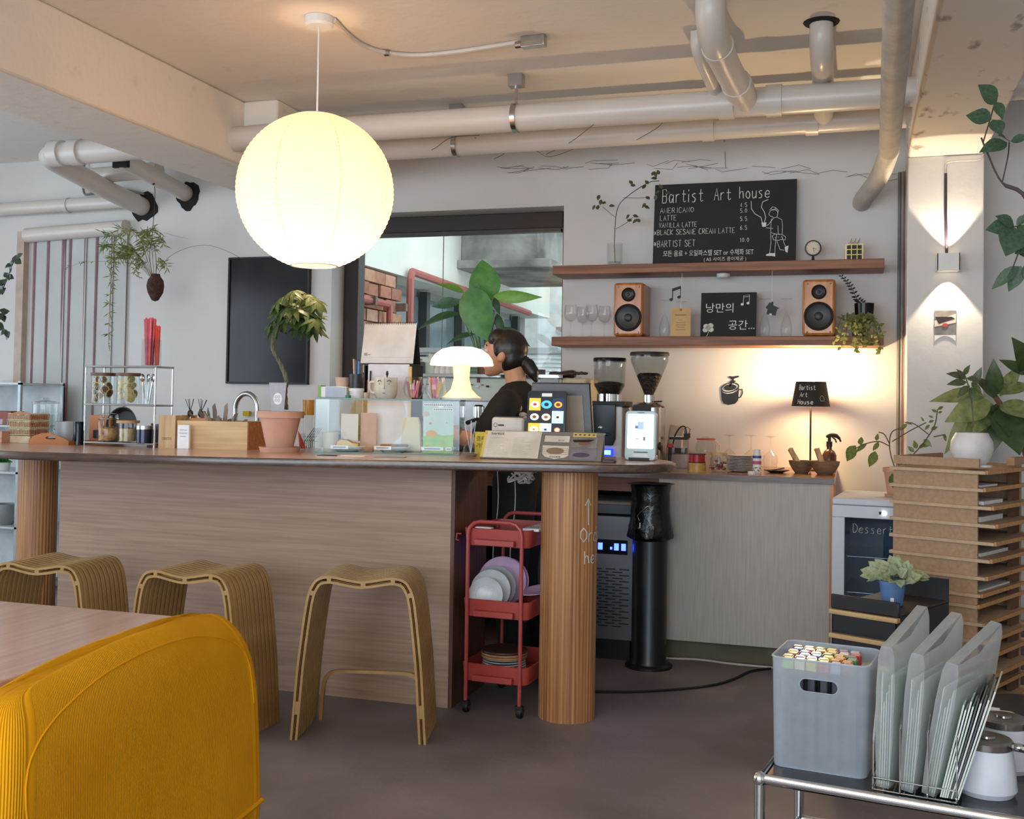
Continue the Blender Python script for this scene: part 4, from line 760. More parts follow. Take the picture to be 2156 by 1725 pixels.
t = put('binder_clip', 'black binder clip on the tub beside the grinder', 'clip', 1446, 5.66, ZB+.162); MB().box(-.016, .016, -.01, .01, 0, .022).out('clip_body', BLK, t); MB().tube([(-.01, 0, .02), (-.016, 0, .045), (0, 0, .055), (.016, 0, .045), (.01, 0, .02)], .002, 5).out('wire_arm', BLK, t)
t = put('paper_bags', 'crumpled white paper bags behind the steel grinder', 'bag', 1418, 6.0); MB().box(-.05, .03, -.02, .02, 0, .22, Tr(0, 0, 0) @ Ry(.15)).out('bag', mat('greasepaper', (206, 190, 176), .8, bump=(10, .6, .02)), t, .006); MB().box(-.02, .05, -.03, .01, 0, .16).out('bag', PAPER, t, .006)
tag(MB().tube(bez([(0, 0, .0), (.0, 0, .13), (.03, 0, .20), (.06, 0, .21), (.07, 0, .17)], 5), .004, 6).out('black_hook_cable', BLK, loc=(X(1408, 5.7, 900), 5.86, ZB+.004)), 'black looped cable beside the paper bags', 'cable')
t = put('red_timer', 'red and black kitchen tool hooked beside the steel grinder', 'tool', 1411, 5.6); MB().box(-.014, .016, -.012, .012, .08, .10, Tr(0, 0, .03)).out('red_head', mat('red_tool', (176, 40, 40), .4), t, .004); MB().cyl((-.004, 0, 0), (0, 0, .115), .009).out('handle', BLK, t)
t = put('milk_tub', 'translucent white tub behind the ribbon spools', 'tub', 1452, 5.80); MB().prism(rrect(.2, .1, .02), 0, .085).out('tub', glass('milk_plastic', (.9, .88, .88), .3, haze=.6, hazec=(.78, .70, .68)), t)
# faucet and sponge at the hidden sink
t = put('faucet', 'brushed steel gooseneck faucet behind the wooden crates', 'faucet', 493, 5.75); f_ = lambda y: Zr(y, 515, 5.75)-ZB; xr = X(540, 5.75, 860)-X(493, 5.75, 860)
pts = [(0, 0, 0), (0, 0, f_(870))]+[(xr/2-xr/2*math.cos(PI*i/12), 0, f_(862)+(f_(829)-f_(862))*math.sin(PI*i/12)) for i in range(13)]+[(xr, 0, f_(890))]
MB().tube(pts, .0155, 14).out('spout', STEEL, t); MB().lathe([(.03, 0), (.03, .03), (.018, .04)], 20).out('base', STEEL, t)
tag(MB().box(-.022, .022, -.012, .012, 0, .03).out('sponge', mat('sponge', (206, 172, 30), .9), loc=(X(518, 6.12, 870), 6.13, Zr(876, 518, 6.12))), 'yellow sponge on the wall behind the faucet arch', 'sponge')
# ================================================================== on the bar counter
def pc(name, label, cat, px, Y, z=ZC, rz=0, group=None): return T(name, label, cat, (X(px, Y, 900), Y, z), rz, group)
def hz(py, px, Y, z0=ZC): return Zr(py, px, Y)-z0
# ---- glass display case
ca = math.radians(15); cp0 = Vector((X(661, 4.13, 940), 4.13, ZC)); CW, CD, CH = .612, .27, .226
t = T('display_case', 'rectangular glass pastry case on the bar counter', 'display case', cp0, ca)
EG = mat('glass_edge', (66, 120, 116), .2)
for n_, b in (('front_pane', (0, CW, 0, .005, .004, CH)), ('back_pane', (0, CW*.45, CD-.005, CD, .004, CH)), ('side_pane', (0, .005, .005, CD-.005, .004, CH)), ('side_pane', (CW-.005, CW, .005, CD-.005, .004, CH)), ('top_pane', (0, CW, 0, CD, CH, CH+.006)), ('base_pane', (0, CW, 0, CD, 0, .004))): MB().box(*b).out(n_, GLSG if n_ != 'base_pane' else mat('case_base', (190, 200, 196), .2), t)
mb = MB(); e = .0025
for x in (0, CW-e): mb.box(x, x+e, -.0006, e, 0, CH)
for y in (-.001, CD-e): mb.box(0, CW, y, y+e, CH, CH+.0065).box(0, CW, y, y+e, 0, .004)
for x in (0, CW-e): mb.box(x, x+e, 0, CD, CH, CH+.0065)
mb.out('polished_edges', EG, t)
CM = Tr(*cp0) @ Rz(ca)
def inc(name, label, cat, x, y, z=.004, group=None, rz=0): return T(name, label, cat, CM @ Vector((x, y, z)), ca+rz, group)
CER = mat('celadon', (206, 216, 210), .25)
def cplate(x, lb, w=.078): q = inc('cake_plate', lb, 'plate', x, .10, group='plates in the glass case'); MB().lathe([(0, 0), (w*.55, 0), (w, .022), (w*.98, .025), (w*.55, .006), (0, .005)], 32).out('plate', CER, q)
cplate(.122, 'left plate in the glass case with a yellow loaf slice'); cplate(.318, 'middle plate in the glass case with a brown bar'); cplate(.512, 'right plate in the glass case before the meadow picture')
SPG = mat('sponge_cake', (222, 178, 84), .8, n=(40, .1), bump=(60, .4, .005)); CRU = mat('cake_crust', (140, 80, 48), .7)
q = inc('loaf_slice', 'yellow loaf cake slice with brown crust on the left plate', 'cake', .075, .085, .012); lp = [(0, 0), (.098, 0), (.098, .028), (.07, .032), (.05, .042), (.02, .046), (.004, .036), (0, .02)]
MB().prism([(x*.94+.004, y*.93) for x, y in lp], -.035, .01, Rx(PI/2)).out('crumb', SPG, q); MB().prism(lp, -.034, .0085, Rx(PI/2)).out('crust', CRU, q)
q = inc('brownie_bar', 'flat brown cake bar on the middle plate', 'cake', .265, .08, .012); MB().box(0, .115, 0, .05, 0, .02).out('cake', mat('brownie', (150, 106, 62), .8, n=(30, .15)), q, .004); MB().box(0, .115, 0, .05, .02, .026).out('glaze', mat('brownie_top', (112, 70, 40), .5), q, .003)
q = inc('fudge_cube', 'small brown cake cube between the left and middle plates', 'cake', .222, .05, .004); MB().box(-.02, .02, -.015, .02, 0, .022).out('cube', mat('fudge', (140, 92, 66), .7), q, .003)
for x, w, lb in ((.105, .075, 'price tag below the loaf slice'), (.288, .072, 'price tag below the brown bar'), (.497, .092, 'price tag at the right plate'), (.566, .024, 'tiny price tag at the right end of the case')):
    q = inc('price_tag', lb+' in the glass case', 'tag', x, .012, .018); MB().box(-w/2, w/2, -.001, .001, 0, .015).out('card', PAPER, q); MB().box(-w*.36, w*.36, -.0016, -.001, .005, .010).out('print_line', mat('blue_ink', (110, 124, 150), .8), q)
q = inc('meadow_picture', 'printed meadow picture with an orange bush behind the right pane', 'picture', .455, .03, .006); w, h = .128, .195
MB().box(0, w, 0, .002, 0, h).out('paper', mat('sky_print', (190, 216, 206), .6, n=(10, .08)), q); MB().prism([(0, 0), (w, 0), (w, .08), (.09, .075), (.04, .085), (0, .07)], 0, .0008, Tr(0, -.0002, 0) @ Rx(PI/2)).out('meadow', mat('meadow', (120, 180, 84), .6, n=(30, .2), c2=(160, 196, 90)), q)
MB().prism(el(.035, .082, .024, .015), 0, .0008, Tr(0, -.0012, 0) @ Rx(PI/2)).out('orange_bush', mat('orange_bush', (226, 164, 52), .6), q)
for (x, y, r, c) in ((.02, .03, .006, 0), (.06, .02, .005, 0), (.03, .125, .006, 1), (.012, .165, .014, 2), (.08, .04, .005, 0), (.10, .13, .003, 1)): MB().prism(el(x, y, r, r*.8), 0, .0008, Tr(0, -.0012, 0) @ Rx(PI/2)).out('flower', mat('flower_%d' % c, [(226, 130, 70), (216, 120, 120), (200, 180, 160)][c], .6), q)
for z, w2, x in ((.197, .125, .0), (.178, .085, .04)):
    MB().box(x, x+w2, -.001, .001, z, z+.013).out('caption_strip', PAPER, q); mb = MB()
    for k in range(int(w2/.008)): mb.box(x+.004+k*.008, x+.009+k*.008, -.0016, -.001, z+.004, z+.009)
    mb.out('caption_print', INK, q)
q = inc('white_card', 'blank white card standing in the left of the case', 'card', .075, .19); MB().box(0, .075, 0, .003, 0, .16).out('card', PAPER, q)
q = inc('pink_card', 'dusty pink card standing behind the middle of the case', 'card', .155, .22); MB().box(0, .07, 0, .003, 0, .165).out('card', mat('pink_paper', (206, 170, 166), .7), q)
q = inc('cream_cup', 'cream paper cup in the left corner of the case', 'cup', .04, .14); MB().lathe([(0, 0), (.03, 0), (.036, .08), (.033, .08), (.028, .004), (0, .004)], 24).out('cup', CREAM, q)
q = inc('paper_bag', 'pale paper bag standing in the middle of the case', 'bag', .34, .20); MB().prism([(0, 0), (.09, 0), (.085, .12), (.075, .15), (.02, .15), (.01, .12)], 0, .04, Rx(PI/2)).out('bag', mat('cream_paper', (232, 214, 176), .7), q, .004)
# ---- on top of the case
ct = CH+.0065
def onc(name, label, cat, px, y=.12, dz=0, group=None):
    for _ in range(1): x0 = (X(px, 4.25, 840)-cp0.x)
    x = 0
    for _ in range(4): P = CM @ Vector((x, y, ct)); x += X(px, P.y, 840)-P.x
    return T(name, label, cat, CM @ Vector((x, y, ct+dz)), ca, group)
M2 = mpp(4.25, 800)
t = onc('napkin_box', 'low white and green box with a pale blue card on the case left end', 'box', 706, .1); MB().box(-.055, .055, -.04, .06, 0, .048).out('box', WHT, t, .003); MB().box(-.068, -.055, -.04, .06, 0, .053).out('green_side', mat('lime', (150, 190, 100), .6), t); MB().box(-.035, .05, -.0425, -.040, .002, .046).out('blue_card', mat('pale_blue', (196, 206, 226), .6), t)
t = onc('paper_cup', 'beige paper cup standing on the low napkin box', 'cup', 720, .12, .048); MB().lathe([(0, 0), (.026, 0), (.031, .036), (.033, .036), (.033, .04), (.029, .04), (.024, .003), (0, .003)], 24).out('cup', mat('kraft_cup', (206, 180, 160), .7), t)
t = onc('white_tub', 'round white lidded tub on the glass case', 'tub', 750, .10); MB().lathe([(0, 0), (.028, 0), (.03, .03), (0, .03)], 24).out('tub', WHT, t); MB().lathe([(0, .03), (.033, .03), (.033, .042), (0, .043)], 24).out('lid', PAPER, t)
t = onc('green_eraser', 'small green cap on the glass case', 'eraser', 733, .03); MB().lathe([(0, 0), (.012, 0), (.012, .012), (0, .013)], 14).out('eraser', mat('green_plastic', (40, 140, 96), .5), t)  # a small green cap lying on the case top
t = onc('pen_cup', 'black mesh pen cup on the white tub', 'cup', 750, .10, .043); MB().lathe([(0, 0), (.03, 0), (.032, .06), (.03, .06), (.028, .003), (0, .003)], 24).out('cup', mat('black_mesh', (30, 34, 36), .4, n=(80, .3)), t)
for k, (c, dx, h, lb) in enumerate((((190, 160, 130), -.014, .13, 'tan pencil in the pen cup'), ((40, 50, 90), -.004, .125, 'navy pen in the pen cup'), ((60, 120, 190), .012, .12, 'blue pen in the pen cup'), ((40, 38, 40), .02, .10, 'black pen in the pen cup'))):
    q = T('pen', lb, 'pen', t.location+Vector((dx*.6, 0, .004)), 0); q.rotation_euler = (.03, dx*3, 0); MB().cyl((0, 0, 0), (0, 0, h*.93), .0042, None, 8).out('barrel', mat('pen_%d' % k, c, .4), q); MB().cyl((0, 0, h*.93), (0, 0, h), .0042, .001, 8).out('tip', BRZ, q)
t = onc('cork', 'small beige cork on the glass case left of the face mug', 'cork', 772, .03); MB().lathe([(0, 0), (.012, 0), (.013, .024), (0, .025)], 16).out('cork', mat('cork', (196, 176, 150), .9, n=(60, .2)), t)
MUG = mat('mug_clay', (206, 200, 184), .45, n=(60, .06)); t = onc('face_mug', 'pale stoneware mug with a smiling face', 'mug', 812, .09)
MB().lathe([(0, 0), (.038, 0), (.046, .012), (.05, .04), (.049, .09), (.045, .09), (.045, .04), (.04, .01), (0, .008)], 36).out('mug', MUG, t)
MB().tube(bez([(-.047, 0, .07), (-.066, 0, .068), (-.07, 0, .045), (-.06, 0, .025), (-.044, 0, .022)], 5), .006, 8).out('handle', MUG, t)
def onmug(x, z, d=.001): a = x/.05; return ((.05+d)*math.sin(a), -(.05+d)*math.cos(a), z)
MB().tube([onmug(-.001, .088), onmug(-.001, .06, .002), onmug(.0, .045, .006), onmug(.001, .041, .004)], [.002, .002, .0035, .002], 8).out('nose', MUG, t)
mb = MB()
for s in (-1, 1): mb.tube(bez([onmug(s*.021-.009, .072), onmug(s*.021, .078), onmug(s*.021+.009, .072)], 4), .0015, 5); mb.ell(onmug(s*.021, .062), (.0015, .0015, .0025), 6, 4)
mb.tube([onmug(-.006, .024), onmug(.0, .023), (onmug(.006, .024))], .0013, 5); mb.out('face_drawing', INK, t)
t2 = T('honey_dipper', 'small brown stick standing in the face mug', 'stick', CM @ Vector((0, 0, 0))+Vector((0, 0, 0))); t2.location = t.location+Vector((-.004, .02, .012)); MB().cyl((0, 0, 0), (0, 0, .09), .003).ell((0, 0, .096), (.006, .006, .012), 10, 6).out('stick', BRZ, t2)
STICK = [mat('sugar_stick_%d' % i, c, .4) for i, c in enumerate([(236, 160, 60), (226, 120, 140), (200, 150, 190), (240, 210, 120), (236, 180, 190)])]
def tumbler(px, lb, lb2, n, tall):
    t = onc('stemless_glass', lb, 'glass', px, .11); MB().lathe([(0, .001), (.028, .001), (.044, .025), (.047, .045), (.037, .095), (.035, .095), (.0455, .045), (.042, .026), (.026, .005), (0, .004)], 32).out('bowl', GLS, t)
    for k in range(n):
        a = random.uniform(0, 6.28); r = random.uniform(0, .022); q = T('sugar_stick', lb2, 'stick', t.location+Vector((r*math.cos(a), r*math.sin(a), .006)), 0, lb2); q.rotation_euler = (random.uniform(-.25, .25), random.uniform(-.3, .3), 0)
        MB().box(-.003, .003, -.002, .002, 0, tall*random.uniform(.85, 1.1)).out('wrapper', random.choice(STICK), q)
tumbler(871, 'left stemless glass of striped sticks on the glass case', 'coloured stick in the left stemless glass', 12, .07); tumbler(917, 'right stemless glass of orange and pink sticks by the mushroom lamp', 'orange or pink stick in the right stemless glass', 11, .085)
t = onc('mushroom_lamp', 'glowing white mushroom table lamp on the glass case', 'lamp', 971, .15); t.location.z = ZC+ct
k_ = mpp(t.location.y, 971); lh = 112*k_; R = 67*k_
lampm = glow('lamp_glass', (255, 236, 196), 1.7); lampm2 = glow('lamp_stem', (255, 226, 180), .55)
MB().lathe([(0, lh), (R*.35, lh*.995), (R*.62, lh*.955), (R*.84, lh*.86), (R*.96, lh*.76), (R, lh*.66), (R*.985, lh*.645), (R*.5, lh*.66), (R*.25, lh*.66)], 48).out('dome', lampm, t, ang=70)
MB().lathe([(R*.27, lh*.66), (R*.25, lh*.4), (R*.33, lh*.2), (R*.52, lh*.08), (R*.62, lh*.05)], 40).out('stem', lampm2, t, ang=70); MB().lathe([(0, 0), (R*.66, 0), (R*.66, lh*.035), (R*.6, lh*.055), (0, lh*.055)], 40).out('base', WHT, t)
point('mushroom_bulb', (t.location.x, t.location.y, ZC+ct+lh*.55), 1.3, .08, (1, .80, .52))
# ---- behind the case: organiser, board, calendar
Y = 4.50; t = pc('desk_organiser', 'black desk organiser holding books behind the display case', 'organiser', 815, Y); w = 56*mpp(Y, 815); h = hz(768, 815, Y)
mb = MB().box(-w, w, .0, .12, h-.006, h).box(-w, w, .0, .12, 0, .006).box(-w, -w+.006, 0, .12, .006, h-.006).box(w-.006, w, 0, .12, .006, h-.006).box(-w+.006, w-.006, .114, .12, .006, h-.006); mb.out('shell', BLK, t)
for i, c in enumerate(((170, 90, 60), (60, 50, 70), (196, 150, 90), (90, 60, 60))): tag(MB().box(-.009, .009, 0, .1, 0, h*.8-.01*i).out('book', mat('book_%d' % i, c, .6), loc=t.location+Vector((-w+.02+.021*i, .01, .007))), ('rust coloured book at the left of the organiser', 'dusky violet book second in the organiser', 'ochre book third in the organiser', 'maroon book fourth in the organiser')[i], 'book')
Y = 4.44; t = pc('sketch_board', 'white sketch board standing behind the face mug', 'board', 815, Y); b = 47*mpp(Y, 815); h = hz(767, 815, Y); MB().box(-b, b, 0, .012, 0, h).out('board', mat('white_board', (226, 226, 236), .5), t, .004); MB().cyl((-b+.014, -.005, h-.12), (-b+.016, -.005, h-.03), .0025, .004, 8).out('stylus', BLK, t); MB().box(b, b+.01, 0, .012, 0, h-.01).out('yellow_edge', mat('pad_yellow', (226, 196, 130), .6), t)
Y = 4.53; zc_ = ZC+hz(768, 815, 4.5)+.001; t = T('desk_calendar', 'spiral desk calendar standing on the black organiser', 'calendar', (X(814, Y, 760), Y, zc_)); b = 60*mpp(Y, 815); h = Zr(678, 815, Y)-zc_
M = Rx(-.2); MB().box(-b, b, -.001, .001, .006, h, M).out('page', mat('calendar_page', (216, 216, 214), .7), t); MB().box(-b, b, .0, .002, 0, h, Tr(0, .09, 0) @ Rx(.24)).out('back_board', BLK, t); MB().box(-b, b, 0, .09, 0, .004).out('base_board', BLK, t); MB().box(-b, b, .0012, .003, .0, h, M).out('front_board', BLK, t)
mb = MB()
for k in range(28): x = -b+.008+k*(2*b-.016)/27; mb.torus((0, 0, 0), .0055, .0011, 10, 4, M @ Tr(x, 0, h) @ Ry(PI/2))
mb.out('spiral_binding', BLK, t); txt('05', .018, INK, t, M @ Vector((-b+.022, -.002, .042)), (PI/2-.2, 0, 0)); txt('MAY', .006, INK, t, M @ Vector((-b+.04, -.002, .044)), (PI/2-.2, 0, 0)); MB().box(-b+.01, b-.01, -.0016, -.001, .034, .035, M).out('print_line', mat('pale_ink', (170, 170, 170), .8), t)
# ---- till side
Y = 4.10; bo = Vector((X(1010, Y, 960), Y, ZC)); bw_ = X(1262, Y, 960)-bo.x; sl = .135
t = T('menu_stand', 'grey sloping menu stand with pasted papers on the bar counter', 'menu stand', bo, .06); tm = Tr(0, 0, .004) @ Rx(.92)
MB().box(0, bw_, 0, sl, -.006, 0, tm).out('sloped_board', mat('stand_grey', (128, 122, 112), .5), t); MB().box(0, bw_, .075, .085, 0, .105).out('back_leg', mat('stand_grey', (128, 122, 112)), t)
def sheet(name, poly, m, dz=.0006): return MB().prism(poly, dz, dz+.0006, tm).out(name, m, t)
IV = mat('ivory_paper', (224, 214, 196), .8); q = lambda x0, x1, y0, y1: [(x0, y0), (x1, y0), (x1, y1), (x0, y1)]
sheet('yellow_backing', q(.0, .03, .004, .132), mat('yellow_paper', (226, 200, 110), .8)); sheet('menu_sheet', q(.012, .235, .003, .131), IV, .0014)
mb = MB()
for k in range(13):
    for x0, w in ((.024, .09), (.125, .08)): mb.box(x0, x0+w*random.uniform(.5, 1), .02+k*.0066, .0208+k*.0066, .0021, .0024, tm)
mb.out('menu_print', mat('pale_ink', (170, 170, 170)), t); o = txt('bartist', .016, BLK, t, tm @ Vector((.028, .114, .0024)), (.92, 0, 0), 'LEFT', sx=1.3)
sheet('name_card', q(.250, .350, .085, .115), IV); txt('bartist', .009, INK, t, tm @ Vector((.318, .091, .0014)), (.92, 0, 0))
sheet('cookie_sticker', [(.246, .068), (.352, .066), (.354, .02), (.34, .012), (.30, .004), (.262, .014), (.25, .026)], IV); mb = MB(); mb.prism(el(.30, .042, .036, .016), .0014, .002, tm)
for k in range(4): mb.box(.248, .352, .026+k*.009, .0275+k*.009, .0016, .002, tm)
mb.out('cookie_drawing', mat('sepia', (150, 124, 96), .8), t); txt('COOKIE', .011, INK, t, tm @ Vector((.302, .010, .0022)), (.92, 0, 0), sx=1.1)
sheet('yellow_strip', q(.362, .455, .112, .131), mat('yellow_paper', (226, 200, 110))); sheet('photo_print', q(.360, .462, .06, .110), mat('photo_grey', (150, 144, 140)))
sheet('photo_print', q(.362, .465, .004, .058), mat('photo_mauve', (140, 132, 140), .3, n=(8, .2))); sheet('photo_boat', [(.362, .097), (.45, .10), (.43, .088), (.37, .086)], BRZ, .0014); sheet('photo_fan', el(.405, .026, .034, .011), mat('violet_dark', (84, 76, 96), .4), .0014); sheet('photo_red', el(.408, .08, .02, .006), mat('dull_red', (150, 90, 84), .5), .0014)
for k in range(5): sheet('stamp_dot', el(.372+k*.018, .122, .005, .004, n=8), mat('violet_ink', (90, 84, 120), .6), .0014)
Y = 4.33; t = pc('receipt_printer', 'cream receipt printer behind the sloping menu stand', 'printer', 1068, Y); b = 36*mpp(Y, 1068); h = hz(879, 1068, Y); MB().box(-b, b, 0, .13, 0, h).out('case', mat('printer_cream', (222, 212, 200), .45), t, .012); MB().box(-b*.85, b*.9, .01, .02, h, h+.004).out('paper_slot', BLK, t); MB().torus((-b*.72, -.001, h-.032), .008, .001, 14, 4, Tr(-b*.72, -.001, h-.032) @ Rx(PI/2) @ Tr(b*.72, .001, -h+.032)).out('round_mark', INK, t); MB().box(-b*.55, -b*.2, -.001, 0, h-.036, h-.030).out('print_line', INK, t)
Y = 4.30; t = pc('tablet', 'black tablet showing a grid of dessert photos', 'tablet', 1148, Y, ZC, -.05); b = 43*mpp(Y, 1148); h = hz(823, 1148, Y); M = Rx(-.10); M3 = M @ Tr(0, -.005, 0)
MB().prism(rrect(2*b, h, .012, 4, 0, h/2), 0, .009, M @ Rx(PI/2)).out('body', BLKG, t); SW = 2*b*.9; gx, gy = SW/3, SW/3*1.03
def eq(name, x0, x1, y0, y1, c, s=.95, d=.0): MB().box(x0, x1, -.0045-d, -.004-d, y0, y1, M3).out(name, glow('pix_%d_%d_%d' % c, c, s), t)
tiles = [[(236, 176, 60), (20, 24, 30), (28, 44, 74)], [(24, 26, 32), (30, 26, 28), (176, 214, 226)], [(240, 178, 50), (232, 234, 240), (26, 28, 44)]]
disc = [[((230, 220, 236), .36, (150, 60, 90), .16), ((70, 176, 226), .46, (24, 30, 40), .2), ((240, 176, 60), .34, (130, 40, 40), .2)], [((240, 240, 240), .38, (110, 60, 36), .17), ((240, 238, 236), .38, (140, 90, 50), .18), ((244, 250, 252), .24, (50, 56, 60), .14)], [((246, 236, 214), .38, (190, 130, 50), .12), ((140, 180, 230), .2, (30, 40, 60), .1), ((236, 140, 70), .26, (250, 226, 210), .16)]]
for r in range(3):
    for k in range(3):
        x0 = -SW/2+k*gx; y1 = h*.89-r*gy; eq('photo_tile', x0, x0+gx*.985, y1-gy*.985, y1, tiles[r][k]); cx, cy_ = x0+gx/2, y1-gy/2; a, ra, b_, rb = disc[r][k]
        for c, rr, d in ((a, ra, .0008), (b_, rb, .0016)): MB().prism(el(cx, cy_, gx*rr, gx*rr*.75), .0085+d, .0089+d, M @ Rx(PI/2)).out('photo_dish', glow('pix_%d_%d_%d' % c, c, .95), t)
for k in range(3): eq('photo_tile', -SW/2+k*gx, -SW/2+(k+.985)*gx, h*.89-3.6*gy, h*.89-3*gy, ((240, 240, 240), (230, 236, 240), (30, 30, 44))[k])
eq('name_label', -.022, .022, h*.915, h*.965, (226, 222, 214), .25)
Y = 4.42; t = pc('till_monitor', 'back of the dark till monitor behind the tablet', 'monitor', 1182, Y, ZC, .05); k_ = mpp(Y, 1182); h = hz(806, 1182, Y)
MB().prism([(-72*k_, .04), (70*k_, .04), (60*k_, h), (-66*k_, h)], -.03, .0, Rx(PI/2)).out('shell', mat('till_shell', (58, 52, 48), .35), t, .006); MB().prism([(-60*k_, .05), (52*k_, .05), (44*k_, h*.83), (-56*k_, h*.83)], 0, .004, Rx(PI/2)).out('back_plate', mat('till_plate', (150, 140, 124), .5), t); MB().box(-.05, .05, .01, .1, 0, .05).out('stand', BLK, t, .006); MB().ell((63*k_, -.002, .07), (.004, .003, .004), 8, 6).out('green_led', glow('green_led', (90, 255, 90), 6), t)
Y = 4.36; t = pc('payment_kiosk', 'pale payment terminal with a bright upright screen at the counter end', 'terminal', 1350, Y); b = 33*mpp(Y, 1350); h = hz(866, 1350, Y); M = Rx(-.08)
KB = mat('kiosk_shell', (186, 206, 208), .35); MB().prism(rrect(2*b, h, .016, 4, 0, h/2), 0, .022, M @ Rx(PI/2)).out('shell', KB, t, .003); MB().box(-b*.85, b*.85, .01, .09, 0, .02).out('foot', KB, t, .004)
MB().prism(rrect(2*b*.84, h*.7, .006, 3, 0, h*.585), .022, .0235, M @ Rx(PI/2)).out('screen', glow('screen_white', (236, 242, 250), 1.0), t)
for nm, x0, x1, z0, z1, c in (('screen_figure', -.012, .012, .125, .155, (150, 180, 226)), ('screen_figure', -.022, -.008, .128, .14, (90, 100, 130)), ('screen_mark', .012, .02, .08, .095, (100, 100, 110)), ('screen_mark', -.02, -.008, .084, .088, (140, 140, 140))): MB().box(x0, x1, -.0245, -.0235, z0*h/.2, z1*h/.2, M).out(nm, glow('pixel_%d' % c[0], c, .8), t)
MB().box(-b*.4, b*.5, -.0232, -.0218, h*.155, h*.172, M).out('card_slot', BLK, t); MB().box(-b*.48, b*.5, -.0228, -.0222, h*.07, h*.12, M).out('name_label', PAPER, t); MB().box(-b*.7, b*.6, -.03, -.02, .002, .012).out('lower_slot', BLK, t); MB().box(-.014, .014, -.0232, -.0218, h*.955, h*.966, M).out('camera_slot', BLK, t)
tag(MB().box(-.024, .024, -.02, .02, 0, .012).out('card_reader', mat('dark_brown_plastic', (70, 60, 58), .5), loc=(X(1283, 4.12, 960), 4.12, ZC), bevel=.003), 'small dark card reader right of the menu stand', 'card reader')
t = pc('yellow_card', 'yellow standing card with Korean writing beside the menu stand', 'card', 1013, 4.17); MB().box(-.026, .026, -.001, .001, 0, .105).out('card', mat('card_yellow', (216, 186, 40), .6), t); MB().box(-.024, .024, .02, .022, 0, .05, Rx(.3)).out('strut', PAPER, t)
for i, s in enumerate(('결제', '가능')): txt(s, .022, INK, t, (0, -.0015, .07-.028*i))
t = pc('bud_vase', 'small round glass bud vase with thin straws by the yellow card', 'vase', 992, 4.10); MB().lathe([(0, .001), (.024, .001), (.034, .02), (.028, .045), (.012, .062), (.013, .075), (.011, .075), (.010, .062), (.026, .044), (.031, .02), (.022, .005), (0, .005)], 24).out('vessel', GLS, t); MB().lathe([(0, .006), (.02, .006), (.026, .018), (0, .022)], 14).out('pebbles', mat('pebble', (150, 120, 100), .7), t)
for d, c in ((.02, (150, 200, 210)), (-.03, (226, 196, 190)), (.0, (220, 220, 214))): MB().tube([(0, 0, .02), (d, 0, .15)], .0018, 5).out('straw', mat('straw_%d' % c[0], c, .5), t)
for lb, px, Y, s, c in (('white folded leaflet before the display case', 742, 3.98, .11, PAPER), ('black leaflet with a curled corner before the case', 695, 3.98, .09, BLK), ('grey leaflet before the right of the case', 822, 4.0, .12, mat('leaflet_grey', (150, 152, 146), .6))):
    tag(MB().box(-s/2, s/2, -.03, .03, 0, .0015, Rz(random.uniform(-.2, .2))).out('leaflet', c, loc=(X(px, Y, 955), Y, ZC+.0005)), lb, 'leaflet')
# ---- terracotta pot with little tree
Y = 4.12; t = pc('potted_tree', 'schefflera tree in a terracotta pot on the bar counter', 'plant', 590, Y); o0 = t.location; k_ = mpp(Y, 590); TER = mat('terracotta', (208, 160, 136), .8, n=(10, .08), bump=(20, .2, .01))
r1 = 27*k_; r2 = 49*k_; hp = hz(866, 590, Y)
MB().lathe([(0, 0), (r1*1.5, 0), (r1*1.62, .022), (r1*1.5, .022), (r1*1.4, .008), (0, .008)], 40).out('saucer', TER, t); MB().lathe([(0, .009), (r1, .009), (r2*.86, hp-.028), (r2, hp-.028), (r2, hp), (r2*.9, hp), (r2*.84, hp-.03), (0, hp-.03)], 40).out('pot', TER, t, ang=25)
MB().lathe([(0, hp-.026), (r2*.84, hp-.026)], 24).out('soil', mat('soil', (64, 50, 42), .95, bump=(40, 1, .01)), t)
pts = path((602, 862, 4.12), (600, 825, 4.12), (603, 800, 4.12), (590, 765, 4.12), (575, 735, 4.12), (578, 705, 4.12), (600, 680, 4.12)); mb = MB()
for ph in range(3): mb.tube([p+Vector((math.cos(i*.9+ph*2.1), math.sin(i*.9+ph*2.1), 0))*.006*(1-i/60) for i, p in enumerate(pts)], .006, 6)
TRK = mat('trunk_green', (112, 108, 78), .7, n=(20, .2)); mb.out('trunk', TRK, t); lf = leafmesh('leaf', leafmat('leaf_scheff', (78, 104, 52), (38, 56, 30)), .34, .25, .25, 4); mb = MB()
for i in range(46):
    ax = random.uniform(-1, 1); px = 622+ax*52; py = random.uniform(606, 665)+abs(ax)*26; 
    if i > 37: px, py = [(660, 640), (668, 668), (664, 696), (655, 672), (580, 690), (592, 655), (630, 690), (606, 672)][i-38]
    c = at(px, py, Y=4.12+random.uniform(-.09, .09))-o0; mb.tube(bez([pts[-1]+Vector((random.uniform(-.02, .02), 0, 0)), (pts[-1]+c)/2+Vector((0, 0, .03)), c], 3), .0016, 4); n_ = random.choice((6, 7)); tl = Vector((ax*.5, -.5, .8)).normalized()
    u = tl.orthogonal().normalized(); v = tl.cross(u)
    for k in range(n_): a = 2*PI*k/n_+i; d = (u*math.cos(a)+v*math.sin(a))*random.uniform(.052, .07); leaf(lf, t, c, c+d+Vector((0, 0, -.02)), face=tl)
mb.out('twigs', TRK, t)
